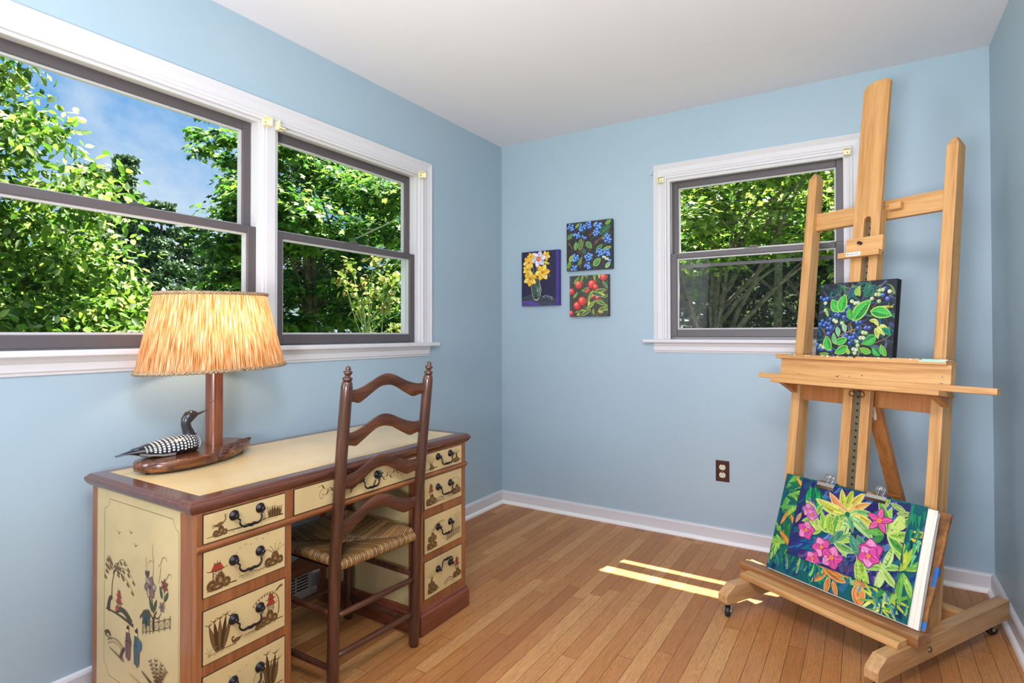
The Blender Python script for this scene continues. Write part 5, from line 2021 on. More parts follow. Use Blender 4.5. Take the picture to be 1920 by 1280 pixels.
def deco_blue(p, w, h):
    under(p, w, h, 110, 21, [(44, 36, 38), (30, 28, 34), (66, 52, 40), (40, 60, 46), (56, 42, 60), (74, 66, 44), (28, 44, 40)], .05, .014)
    X, Y = (lambda f: f * w), (lambda f: (1 - f) * h)
    for a in ((.28, .62, .30, .40), (.40, .35, .30, .66), (.62, .45, .95, .25), (.03, .42, .14, .56), (.30, .95, .36, .60), (.05, .98, .18, .75), (.5, .3, .62, .2), (.7, .4, .62, .5)):
        p.stroke(bez((X(a[0]), Y(a[1])), (X((a[0] + a[2]) / 2 + .03), Y((a[1] + a[3]) / 2)), (X(a[2]), Y(a[3])), 8), .006, (128, 96, 58), .003)
    def lf(x0, y0, x1, y1, wf, c, e=None, v=None):
        dx, dy = X(x1) - X(x0), Y(y1) - Y(y0)
        L = math.hypot(dx, dy)
        p.leaf(X(x0), Y(y0), math.atan2(dy, dx), L, L * wf, c, e, v)
    G, D, LG = (44, 110, 62), (24, 74, 48), (140, 180, 80)
    lf(.74, .30, .97, .12, .48, D, (60, 120, 70), (90, 160, 90))
    lf(.02, .34, .15, .22, .5, G, (120, 160, 90), LG)
    lf(.20, .58, .22, .40, .5, G, LG, (190, 210, 120))
    lf(.30, .58, .33, .34, .5, (54, 96, 60), (130, 160, 90), LG)
    lf(.44, .42, .57, .56, .6, G, (150, 180, 110), LG)
    lf(.66, .62, .80, .50, .45, (60, 120, 66), LG, None)
    lf(.78, .40, .93, .30, .4, (96, 110, 60), (140, 140, 80), None)
    lf(.80, .62, .99, .56, .4, (110, 150, 60), (180, 190, 90), None)
    lf(.60, .92, .76, .78, .6, (60, 140, 70), (160, 200, 110), LG)
    lf(.26, .90, .35, .72, .3, (80, 130, 60), LG, None)
    lf(.02, .95, .10, .78, .4, (90, 140, 50), LG, None)
    lf(.06, .80, .18, .66, .5, (150, 176, 60), (196, 206, 110), None)
    lf(.42, .68, .38, .55, .5, (40, 96, 80), (90, 140, 110), None)
    lf(.86, .10, .99, .02, .5, (90, 150, 60), LG, None)
    lf(.20, .12, .30, .02, .4, (130, 160, 60), LG, None)
    lf(.86, .98, .97, .86, .5, (120, 170, 110), (190, 214, 160), None)
    BL = [(52, 124, 210), (40, 104, 190), (84, 150, 226), (62, 96, 190)]
    for x, y, n, s in ((.10, .10, 8, 1), (.36, .12, 9, 2), (.50, .08, 8, 3), (.70, .12, 11, 4), (.67, .24, 9, 5), (.24, .27, 7, 6), (.90, .38, 9, 7), (.96, .42, 4, 8), (.40, .34, 3, 9), (.21, .74, 9, 10), (.50, .74, 11, 11), (.74, .66, 9, 12), (.90, .68, 8, 13), (.48, .92, 7, 14), (.18, .95, 7, 15), (.94, .84, 3, 16)):
        berries(p, X(x), Y(y), .0088, n, s, BL, (176, 214, 246), 1.9)
    for x, y, n, s in ((.88, .80, 2, 3), (.82, .76, 2, 4)):
        berries(p, X(x), Y(y), .008, n, s, [(200, 214, 190), (180, 206, 150)], (236, 240, 226))


canvas('canvas_painting', 'square canvas of bright blue berry clusters, highest of the three on the wall', 0.307, 0.304, 0.030, deco_blue, (22, 20, 24), (38, 32, 34), (0.6685, -0.0015, 1.5505))


def deco_red(p, w, h):
    under(p, w, h, 120, 31, [(52, 84, 56), (76, 60, 66), (92, 70, 52), (40, 70, 60), (70, 90, 44), (86, 52, 70), (60, 50, 72), (46, 60, 50)], .045, .013)
    X, Y = (lambda f: f * w), (lambda f: (1 - f) * h)
    g = random.Random(8)
    for k in range(34):
        x, y, a = g.uniform(0, 1), g.uniform(0, 1), g.uniform(-1.2, 2.4)
        p.leaf(X(x), Y(y), a, g.uniform(.03, .06), g.uniform(.010, .018), g.choice([(110, 140, 50), (160, 170, 60), (70, 112, 60), (196, 190, 70), (60, 96, 74)]), g.choice([(180, 180, 90), (50, 70, 40)]))
    for a in ((.45, .62, .35, .78), (.55, .3, .42, .2), (.62, .36, .95, .48), (.2, .1, .3, .3), (.5, .5, .62, .6)):
        p.stroke(bez((X(a[0]), Y(a[1])), (X((a[0] + a[2]) / 2 + .04), Y((a[1] + a[3]) / 2)), (X(a[2]), Y(a[3])), 8), .005, (104, 62, 50), .003)
    def apple(x, y, r, c=(200, 56, 52)):
        p.ell(X(x), Y(y), r * 1.06, r * 1.04, (92, 26, 34), 0, 16)
        p.ell(X(x), Y(y), r * .96, r * .95, c, 0, 16)
        p.ell(X(x) - r * .15, Y(y) + r * .25, r * .62, r * .55, (224, 96, 84), .4, 12)
        p.ell(X(x) - r * .25, Y(y) + r * .38, r * .3, r * .2, (240, 160, 140), .4, 8)
        p.ell(X(x) + r * .1, Y(y) + r * .1, r * .09, r * .09, (80, 40, 30), 0, 6)
    for x, y, r, c in ((.24, .22, .026, (196, 60, 60)), (.59, .22, .028, (204, 56, 50)), (.68, .29, .020, (190, 50, 50)), (.46, .36, .020, (200, 66, 62)), (.05, .38, .022, (190, 50, 54)), (.20, .73, .027, (196, 44, 44)), (.33, .62, .029, (206, 60, 50)), (.73, .56, .017, (150, 40, 60)), (.04, .92, .022, (150, 40, 50)), (.88, .06, .024, (196, 60, 64)), (.62, .52, .013, (150, 50, 60))):
        apple(x, y, r, c)
    for a in ((.12, .20, .9, .06), (.30, .16, 1.2, .05), (.35, .40, .6, .05), (.50, .60, 1.1, .07), (.56, .42, -.3, .09), (.66, .40, .1, .08), (.68, .62, -.4, .08), (.30, .98, .5, .08), (.10, .55, .9, .05), (.86, .16, -.9, .06), (.75, .85, .2, .09), (.45, .82, .7, .08), (.85, .55, .3, .05), (.15, .90, .2, .05), (.88, .88, 1.0, .05)):
        p.leaf(X(a[0]), Y(a[1]), a[2], a[3], a[3] * .3, g.choice([(90, 130, 56), (120, 150, 60), (64, 110, 76)]), (190, 196, 96), (40, 70, 40))
    for k in range(5):
        p.stroke([(X(.66 + .04 * k), Y(.96)), (X(.68 + .04 * k), Y(.93 + .02 * (k % 2)))], .003, (200, 70, 60), .0015)


canvas('canvas_painting', 'small square canvas of red apples among leaves, lowest of the three on the wall', 0.261, 0.257, 0.030, deco_red, (52, 26, 36), (60, 66, 52), (0.6665, -0.0015, 1.2600))

# ------------------------------------------------------------------ drawing board, pad and loose painted sheets on the easel's lower ledge
def epoint(x, y, z):
    return Vector(EO) + Matrix.Rotation(EA, 3, 'Z') @ Vector((x, y, z))


M['card'] = plain('brown_card', (138, 92, 48), 0.75, vary=0.25, vscale=30, bump=0.3, bscale=60)
M['page'] = plain('cream_pages', (226, 222, 204), 0.7)
M['greyboard'] = plain('grey_board', (150, 146, 138), 0.7)
BL_ = 0.46
brd = thing('drawing_board', 'worn brown drawing board with blue tape leaning behind the floral sheets on the easel', 'board', epoint(0.02, 0.252, 0.1604), EA)
mb = MB()
g = random.Random(2)
pts = []
W2, HB = 0.318, 0.402
edge = [(-W2 + 0.056, 0.0)] + [(W2 + g.uniform(-.002, .002), t * HB) for t in np.linspace(0, 1, 14)] + [(x, HB + g.uniform(-.0025, .0025)) for x in np.linspace(W2, -W2 + .060, 18)[1:]] + [(-W2 + 0.056, HB * .5)]
mb.prism(edge, (0, 0, 0), (1, 0, 0), (0, 0, 1), (0, -0.012, 0))
o = mb.build('board_panel', M['card'], brd)
o.rotation_euler = (-BL_, 0, 0)
for (x0, x1, z0, z1) in ((W2 - .012, W2 + .0006, .150, .215), (W2 - .016, W2 + .0006, .006, .032), (-W2 + 0.046, -W2 + 0.064, .010, .052)):
    mb = MB()
    mb.box((x0, -0.0126, z0), (x1, 0.0006, z1))
    mb.build('blue_tape', M['bluetape'], o)

PLEAN = 0.35
pad = thing('sketch_pad', 'thick sketch pad of cream pages standing between the brown board and the floral sheets', 'sketch pad', epoint(0.0, 0.236, 0.1664), EA)
mb = MB()
mb.box((-0.246, -0.0060, 0), (0.322, -0.0030, 0.398))
pg = mb.build('page_block', M['page'], pad)
pg.rotation_euler = (-PLEAN, 0, 0)
mb = MB()
mb.box((-0.252, -0.0028, 0.0), (0.328, 0.0, 0.392))
bk = mb.build('backing_board', M['greyboard'], pad)
bk.rotation_euler = (-PLEAN, 0, 0)
for k, (dx, dz, y) in enumerate(((.326, .385, -.0078), (.314, .394, -.0094))):
    mb = MB()
    n = 10
    rings = []
    for i in range(n + 1):
        t = i / n
        rings.append([(-0.246, y, t * dz), (dx - 0.004 * math.sin(3 * t + k), y - 0.003 * math.sin(2.2 * t) * t, t * dz), (dx - 0.004 * math.sin(3 * t + k), y - 0.003 * math.sin(2.2 * t) * t + .0008, t * dz), (-0.246, y + .0008, t * dz)])
    mb.loft(rings, True, True, smooth=False)
    lf_ = mb.build('loose_page', M['page'], pad)
    lf_.rotation_euler = (-PLEAN, 0, 0)


def sheet(name, label, x0, x1, z0, z1, y, curl, deco, base, loc):
    """a painted paper sheet, gently curling; marks follow the curl"""
    w, h = x1 - x0, z1 - z0
    paper = s2l((228, 224, 208))
    nx, nz = 16, 12
    def raw_off(a, b):
        return -curl[0] * (a / w) ** 2 * (1 - b / h) - curl[1] * ((1 - a / w) ** 2) * (1 - b / h)
    def off(a, b):
        # the same faceted surface as the paper itself
        fa, fb = min(max(a / w, 0), 0.9999) * nx, min(max(b / h, 0), 0.9999) * nz
        i, j = int(fa), int(fb)
        u, v = fa - i, fb - j
        q = [[raw_off(w * (i + p) / nx, h * (j + r) / nz) for r in (0, 1)] for p in (0, 1)]
        return (q[0][0] * (1 - u) + q[1][0] * u) * (1 - v) + (q[0][1] * (1 - u) + q[1][1] * u) * v
    class CP(Paint):
        def P(s, x, yv):
            x = min(max(x, 0.0008), w - 0.0008)
            yv = min(max(yv, 0.0008), h - 0.0008)
            return V(x0 + x, y - 0.0008 + off(x, yv) - (s.eps * s.k + 2.5e-4), z0 + yv)
        def poly(s, pts, col):
            # follow the curl: fan around the centre
            cx_, cy_ = sum(q[0] for q in pts) / len(pts), sum(q[1] for q in pts) / len(pts)
            n = len(pts)
            s.mb.raw([s.P(*q) for q in pts] + [s.P(cx_, cy_)], [(i, (i + 1) % n, n) for i in range(n)], s.mi, s2l(col))
            s.k += 1
    mb = MB()
    for (dy, flip) in ((0.0, True), (-0.0008, False)):
        vs = [(x0 + w * i / nx, y + dy + off(w * i / nx, h * j / nz), z0 + h * j / nz) for j in range(nz + 1) for i in range(nx + 1)]
        fs = []
        for j in range(nz):
            for i in range(nx):
                q = (j * (nx + 1) + i, j * (nx + 1) + i + 1, (j + 1) * (nx + 1) + i + 1, (j + 1) * (nx + 1) + i)
                fs.append(q if not flip else q[::-1])
        mb.raw(vs, fs, 0, s2l(base if not flip else (228, 224, 208)))
    p = CP(mb, (0, 0, 0), (1, 0, 0), (0, 0, 1), (0, -1, 0), 0, eps=4e-6)
    p.painterly = True
    deco(p, w, h)
    mb.c = [None if q is None else tuple(v * 0.74 for v in q) if q != paper else q for q in mb.c]
    o = mb.build(name, M['oil_matte'])
    o.location = loc
    o.rotation_euler = (-PLEAN, 0, EA)
    tag(o, label, 'painting')
    return o


def spray(p, x, y, L, n, a0, a1, cols, wf=.26, edge=None, g=None):
    for i in range(n):
        a = a0 + (a1 - a0) * i / max(n - 1, 1)
        l = L * (0.85 + .3 * ((i * 37) % 10) / 10)
        p.leaf(x, y, a, l, l * wf, cols[i % len(cols)], edge, None, .06 * (-1) ** i)


GREENS = [(74, 150, 62), (40, 120, 70), (130, 190, 70), (24, 100, 84), (96, 168, 80)]


def wash(p, w, h, n, seed, cols, L, wd, ang=None):
    g = random.Random(seed)
    for k in range(n):
        x, y = g.uniform(0, w), g.uniform(0, h)
        a = g.uniform(0, 6.28) if ang is None else ang + g.uniform(-.5, .5)
        l = L * g.uniform(.5, 1.3)
        c = [max(0, min(255, v + g.uniform(-16, 16))) for v in g.choice(cols)]
        p.stroke(bez((x, y), (x + l * .5 * math.cos(a), y + l * .5 * math.sin(a)), (x + l * math.cos(a + .4), y + l * math.sin(a + .4)), 7), wd * g.uniform(.4, 1.3), c, wd * .15)


def deco_large(p, w, h):
    wash(p, w, h, 170, 51, [(16, 92, 96), (12, 120, 110), (30, 72, 120), (22, 104, 80), (10, 84, 110), (60, 120, 150), (24, 140, 96), (20, 60, 90)], .09, .020, 1.2)
    g = random.Random(52)
    X, Y = (lambda f: f * w), (lambda f: (1 - f) * h)
    # left side sprays
    for x, y, L, a0, a1, n in ((.02, .92, .15, .3, 1.5, 6), (.12, .70, .10, 1.6, 3.4, 6), (.03, .40, .11, -.4, 1.2, 5), (.16, .30, .09, 1.0, 4.0, 6), (.02, .16, .12, -.3, .9, 5), (.20, .10, .09, 2.6, 4.2, 4)):
        spray(p, X(x), Y(y), L, n, a0, a1, GREENS + [(156, 206, 80)], .2)
    for x, y, a, L in ((.20, .08, -1.1, .075), (.17, .12, 2.4, .07), (.10, .40, -.9, .09), (.08, .38, -1.9, .07), (.04, .60, -.6, .11)):
        p.leaf(X(x), Y(y), a, L, L * .22, (226, 158, 64), (170, 110, 40))
    wash(p, w * .5, h * .16, 40, 53, [(14, 84, 110), (40, 130, 130), (30, 70, 130), (90, 150, 110), (20, 110, 90)], .05, .010, 1.3)
    # lower middle: orange leaves and buds
    for x, y, a, L in ((.44, .80, 2.7, .09), (.47, .80, .1, .09), (.46, .82, -2.3, .08), (.60, .86, 2.9, .10), (.62, .84, .15, .07), (.48, .86, -1.6, .07), (.51, .88, -1.1, .06)):
        p.leaf(X(x), Y(y), a, L, L * .34, (216, 134, 62), (246, 190, 110))
    p.leaf(X(.68), Y(.82), -1.4, .085, .050, (222, 110, 50), (240, 190, 110), None, 0, (240, 150, 84))
    p.leaf(X(.68), Y(.84), -1.5, .055, .022, (244, 166, 100))
    # lower right: star spray
    for x, y, L in ((.80, .90, .07), (.88, .86, .08), (.84, .96, .05)):
        spray(p, X(x), Y(y), L, 11, 0, 5.8, [(206, 214, 70), (120, 180, 70), (232, 236, 120), (70, 150, 110), (170, 200, 90)], .14)
    wash(p, w, h * .2, 46, 54, [(14, 110, 120), (30, 150, 130), (160, 200, 110), (100, 140, 190), (10, 90, 100)], .05, .010, 1.5)
    # right edge sprays
    spray(p, X(.93), Y(.58), .11, 7, .3, 3.2, [(196, 214, 70), (120, 186, 80), (170, 206, 70)], .18)
    spray(p, X(.93), Y(.60), .13, 6, -2.4, -.9, [(110, 180, 80), (60, 150, 80), (160, 206, 90)], .18)
    for x, y, a in ((.94, .24, .1), (.95, .28, .35), (.93, .30, -.2)):
        p.leaf(X(x), Y(y), a, .05, .012, (240, 196, 60))
    for k in range(26):
        x, y = g.uniform(.86, .99), g.uniform(.02, .5)
        p.stroke([(X(x), Y(y)), (X(x) + g.uniform(-.01, .01), Y(y + .10))], .012, g.choice([(60, 176, 120), (36, 150, 100), (110, 200, 150), (30, 130, 96)]), .003)


def deco_small(p, w, h):
    wash(p, w, h, 200, 61, [(36, 46, 104), (60, 52, 110), (20, 84, 110), (40, 40, 84), (90, 84, 140), (18, 100, 104), (30, 62, 120), (80, 110, 170)], .10, .022, .4)
    X, Y = (lambda f: f * w), (lambda f: (1 - f) * h)
    wash(p, w * .5, h * .28, 40, 62, [(50, 100, 170), (90, 150, 190), (40, 60, 130), (140, 170, 210), (24, 100, 130)], .12, .010, .25)
    g = random.Random(63)
    for k in range(22):
        x, y = g.uniform(.62, .85), g.uniform(.5, .95)
        p.stroke([(X(x), Y(y)), (X(x) + g.uniform(-.02, .02), Y(y + .16))], .014, g.choice([(110, 90, 150), (140, 130, 176), (90, 60, 130), (120, 140, 190)]), .003)
    for k in range(12):
        p.leaf(X(g.uniform(.08, .2)), Y(g.uniform(.02, .2)), -1.2 + g.uniform(-.3, .3), .11, .022, g.choice([(16, 130, 70), (30, 160, 80), (14, 100, 80)]))
    for x, y, a in ((.10, .22, -.9), (.16, .26, -1.1), (.20, .20, -.7), (.12, .30, -1.4)):
        p.leaf(X(x), Y(y), a, .06, .012, (150, 110, 170))
    # top palm
    cx_, cy_ = X(.50), Y(.30)
    for a, L, c, e in ((2.0, .10, (196, 206, 70), (232, 232, 120)), (1.55, .10, (170, 190, 60), (220, 224, 110)), (1.1, .11, (216, 196, 80), (240, 224, 130)), (.7, .10, (230, 170, 90), (246, 210, 130)), (.25, .10, (120, 190, 110), (196, 226, 130)), (-.2, .12, (226, 196, 70), (240, 226, 130)), (-.55, .13, (150, 196, 120), (206, 226, 150)), (2.5, .11, (232, 150, 96), (246, 200, 140)), (2.95, .14, (200, 204, 80), (236, 232, 150)), (3.7, .11, (130, 170, 80), (206, 222, 130)), (4.6, .12, (120, 186, 110), (206, 226, 140)), (5.2, .07, (90, 160, 110), (150, 200, 130))):
        p.leaf(cx_, cy_, a, L, L * .30, c, e, None, .05)
    p.ell(cx_, cy_, .010, .010, (14, 120, 76))
    # mid sprays
    spray(p, X(.30), Y(.58), .085, 7, .2, 3.4, [(150, 206, 70), (96, 176, 70), (190, 220, 90)], .34, (210, 230, 120))
    spray(p, X(.22), Y(.42), .07, 4, 1.2, 5.0, [(150, 200, 80), (190, 216, 110)], .34, (216, 232, 140))
    spray(p, X(.42), Y(.66), .09, 4, -.6, .7, [(170, 214, 80), (120, 186, 100)], .3, (216, 232, 140))
    spray(p, X(.40), Y(.60), .08, 3, 1.1, 1.9, [(140, 190, 60), (84, 160, 60)], .4, (200, 220, 110))
    spray(p, X(.86), Y(.40), .11, 8, -.9, 2.0, [(150, 206, 80), (90, 170, 70), (190, 216, 90)], .28, (206, 228, 120))
    spray(p, X(.84), Y(.42), .07, 3, 2.6, 3.8, [(60, 140, 70), (110, 180, 80)], .36)
    spray(p, X(.88), Y(.78), .080, 6, .3, 5.6, [(150, 210, 96), (110, 190, 80), (186, 222, 110)], .34, (206, 232, 140))
    for x, y, a in ((.66, .78, -1.3), (.70, .80, -1.1), (.74, .94, 2.0)):
        p.leaf(X(x), Y(y), a, .10, .026, (150, 200, 60), (196, 222, 110))
    for x, y, a in ((.56, .52, -1.0), (.62, .5, -.9), (.50, .5, -2.2)):
        p.leaf(X(x), Y(y), a, .09, .03, (70, 140, 110), (120, 170, 130))
    # upper right corner leaves
    for x, y, a in ((.80, .12, 1.4), (.90, .14, .2), (.84, .20, -1.4), (.97, .10, 2.8)):
        p.leaf(X(x), Y(y), a, .06, .02, (150, 180, 96), (190, 206, 130))
    PK, PD, PH = (226, 84, 158), (150, 40, 110), (244, 150, 196)
    def flower(x, y, r, a, c=PK, star=False):
        p.petals(X(x), Y(y), r * 1.08, 5, PD, None, None, a, .95 if not star else .5)
        p.petals(X(x), Y(y), r, 5, c, None, None, a, .86 if not star else .42, PH if not star else (236, 110, 170))
        p.petals(X(x), Y(y), r * .45, 5, (206, 60, 130), None, None, a + .5, .5)
        p.ell(X(x), Y(y), r * .2, r * .2, (240, 150, 60))
    flower(.15, .64, .036, .3)
    flower(.33, .78, .038, .9)
    flower(.44, .86, .043, .2)
    flower(.27, .95, .030, 1.2)
    flower(.76, .64, .044, .5)
    flower(.75, .70, .040, 1.1)
    flower(.78, .27, .046, .3, (232, 96, 160), True)
    flower(.13, .38, .026, .6, (176, 116, 196))
    flower(.18, .43, .024, 1.2, (206, 120, 186))
    p.leaf(X(.07), Y(.44), -1.9, .05, .016, (206, 160, 120))


sheet('painted_sheet', 'large painted sheet of green jungle leaves standing lowest on the brown easel ledge', -0.250, 0.296, 0.004, 0.402, -0.0140, (0.003, 0.001), deco_large, (18, 98, 100), epoint(0.0, 0.236, 0.1664))
sheet('painted_sheet', 'smaller painted sheet of pink flowers clipped over the larger jungle-leaf sheet', -0.172, 0.246, 0.086, 0.396, -0.0185, (0.010, 0.004), deco_small, (40, 50, 104), epoint(0.0, 0.236, 0.1664))

# bulldog clips on the top edge
def clip(label, x):
    o = thing('bulldog_clip', label, 'clip', epoint(x + 0.0, 0.236, 0.1664), EA)
    q = bpy.data.objects.new
    mb = MB()
    w = 0.036
    prof = [(0.006, .372), (-0.0155, .372), (-0.0185, .376), (-0.0205, .386), (-0.0180, .398), (-0.0120, .407), (-0.0060, .409), (0.0010, .407), (0.0060, .398), (0.0075, .384)]
    inner = [(a * .86 - .0008, b + (.001 if b < .39 else -.0012)) for a, b in prof]
    front = [(-0.0205, .372), (-0.0255, .375), (-0.0285, .386), (-0.0245, .399), (-0.0150, .4075), (-0.0060, .4085), (0.0012, .4065), (0.0064, .398), (0.0080, .385)]
    back = [(y * .88 - .0007, z - .0012) for y, z in front]
    rings = [[(s * w, y, z) for y, z in front + back[::-1]] for s in (-1, 1)]
    mb.loft(rings, True, True, smooth=False)
    b = mb.build('clip_body', M['chrome'], o)
    b.rotation_euler = (-PLEAN, 0, 0)
    for y0, yd in ((-0.0100, -0.010), (-0.0020, 0.008)):
        mb = MB()
        pts = [(-.0085, y0, .404), (-.0095, y0 + yd * .4, .415), (-.0115, y0 + yd * .8, .424), (-.010, y0 + yd, .432), (-.004, y0 + yd, .436), (.004, y0 + yd, .436), (.010, y0 + yd, .432), (.0115, y0 + yd * .8, .424), (.0095, y0 + yd * .4, .415), (.0085, y0, .404)]
        mb.tube(pts, 0.0016, 6)
        mb.tube([(.006 * math.cos(t), y0 + yd, .4275 + .006 * math.sin(t)) for t in np.linspace(0, 6.283, 13)[:-1]], .0014, 6, closed=True)
        a = mb.build('clip_arm', M['chrome'], o)
        a.rotation_euler = (-PLEAN, 0, 0)
    return o


clip('chrome bulldog clip on the left of the two holding the floral sheets', -0.068)
clip('chrome bulldog clip on the right of the two holding the floral sheets', 0.128)

# ------------------------------------------------------------------ roller-shade brackets and little hooks by the casings
def bracket(label, p, F, flip=1, opened=True):
    pt = F.pt(p[0], 0.024, p[1])
    o = thing('shade_bracket', label, 'bracket', tuple(pt), 0, 'ivory roller-shade brackets')
    mb = MB()
    w, h, d = 0.030, 0.034, 0.030
    def b(p0, p1, q0, q1, z0, z1):
        c = [F.pt(p_, q_, z_) for p_ in (p0, p1) for q_ in (q0, q1) for z_ in (z0, z1)]
        mn, mx = np.min(c, 0) - pt, np.max(c, 0) - pt
        mb.box(mn, mx)
    x, z = p
    t = 0.003
    b(x - w / 2, x + w / 2, 0.0245, 0.0275, z - h / 2, z + h / 2)
    b(x - w / 2, x + w / 2, 0.0275, 0.0245 + d, z - h / 2, z - h / 2 + t)
    if opened:
        b(x - w / 2, x + w / 2, 0.0275, 0.0245 + d, z + h / 2 - t, z + h / 2)
        b(x + flip * (w / 2 - t), x + flip * w / 2, 0.0275, 0.0245 + d, z - h / 2 + t, z + h / 2 - t)
    else:
        b(x - flip * w / 2, x - flip * (w / 2 - t), 0.0275, 0.0245 + d, z - h / 2 + t, z + h / 2)
        b(x - w / 2, x + w / 2, 0.0245 + d - 0.003, 0.0245 + d, z - h / 2, z - h / 2 + 0.010)
    mb.build('bracket_body', M['ivory'], o, bevel=0.0008)
    mb = MB()
    c = F.pt(x, 0.0277, z)
    mb.lathe([(.0028, 0), (.0028, .001), (.001, .0015)], c - pt, F.n, 10)
    mb.build('bracket_screw', M['brass'], o)
    return o


bracket('ivory shade bracket at the top left corner of the post between the two wide windows', (-1.838, 2.030), FL, 1)
bracket('ivory shade bracket at the top right corner of the post between the two wide windows', (-1.776, 2.030), FL, 1, False)
bracket('ivory shade bracket at the top right corner of the wide windows, near the room corner', (-0.872, 2.038), FL, 1)
bracket('ivory shade bracket at the top left corner of the small window', (1.126, 2.043), FB, -1)
bracket('ivory shade bracket at the top right corner of the small window, behind the easel', (2.060, 2.048), FB, 1)

M['clear'] = plain('translucent_plastic', (176, 196, 204), 0.2)
for lab, F, x, z in (('small clear curtain hook on the wall left of the small window', FB, 1.062, 2.110), ('small clear curtain hook on the wall right of the small window, behind the easel mast', FB, 2.139, 2.112), ('small dark curtain hook on the wall right of the wide windows', FL, -0.800, 2.094)):
    pt = F.pt(x, 0.0, z)
    mb = MB()
    def b(p0, p1, q0, q1, z0, z1):
        c = [F.pt(p_, q_, z_) for p_ in (p0, p1) for q_ in (q0, q1) for z_ in (z0, z1)]
        mb.box(np.min(c, 0) - pt, np.max(c, 0) - pt)
    b(x - .006, x + .006, 0.0002, .0022, z - .022, z + .018)
    b(x - .005, x + .005, .0022, .016, z - .022, z - .018)
    b(x - .005, x + .005, .014, .016, z - .018, z - .004)
    o = mb.build('curtain_hook', M['clear'] if 'clear' in lab else M['iron'])
    o.location = tuple(pt)
    tag(o, lab, 'hook')

# ------------------------------------------------------------------ garden outside the windows
GZ = -0.65
M['lawn'] = plain('lawn', (70, 84, 50), 0.9, vary=0.35, vscale=0.8, bump=0.5, bscale=30)
gm = MB()
gm.raw([(-90, -40, GZ), (40, -40, GZ), (40, 80, GZ), (-90, 80, GZ)], [(0, 1, 2, 3)])
tag(gm.build('ground', M['lawn']), kind='structure')


def leaf_mat(name, c, trans=0.55, rough=0.5, tint=(1.12, 1.12, 0.8)):
    m, t, o = new_mat(name)
    a = t.add('ShaderNodeVertexColor', {'layer_name': 'Col'})
    d = t.add('ShaderNodeBsdfPrincipled', Roughness=rough)
    d.inputs['Specular IOR Level'].default_value = 0.28
    t.put(d.inputs['Base Color'], a.outputs['Color'])
    tr = t.add('ShaderNodeBsdfTranslucent')
    t.put(tr.inputs['Color'], t.mix(1.0, a.outputs['Color'], (*tint, 1), 'MULTIPLY'))
    mx = t.add('ShaderNodeMixShader')
    t.put(mx.inputs[0], trans)
    t.put(mx.inputs[1], d)
    t.put(mx.inputs[2], tr)
    t.put(o.inputs[0], mx)
    return m


M['leaf'] = leaf_mat('leaves', None)
M['needle'] = leaf_mat('needles', None, 0.15, 0.6, (1, 1, 1))
M['bark_grey'] = plain('grey_bark', (92, 82, 70), 0.9, vary=0.4, vscale=14, bump=0.7, bscale=40)
M['bark_pale'] = plain('pale_dead_wood', (176, 168, 156), 0.85, vary=0.2, vscale=12)
M['stem_green'] = plain('green_stem', (150, 166, 92), 0.6)

SHAPES = {
    'ovate': ([(0, 0, 0), (.30, .24, .06), (.62, .22, .05), (1, 0, -.06), (.62, -.22, .05), (.30, -.24, .06), (.45, 0, -.02)], [(0, 6, 1), (1, 6, 2), (2, 6, 3), (3, 6, 4), (4, 6, 5), (5, 6, 0)]),
    'maple': ([(0, 0, 0), (.12, .34, .03), (.34, .20, .0), (.52, .52, -.05), (.62, .20, .0), (1, 0, -.08), (.62, -.20, .0), (.52, -.52, -.05), (.34, -.20, .0), (.12, -.34, .03)], [(0, 2, 1), (0, 4, 2), (2, 4, 3), (0, 6, 4), (4, 6, 5), (0, 8, 6), (6, 8, 7), (0, 9, 8)]),
    'quad': ([(0, 0, 0), (.5, .3, .03), (1, 0, -.05), (.5, -.3, .03)], [(0, 2, 1), (0, 3, 2)]),
    'needle': ([(0, .0, 0), (1, .06, .02), (1, -.06, -.02)], [(0, 2, 1)]),
}


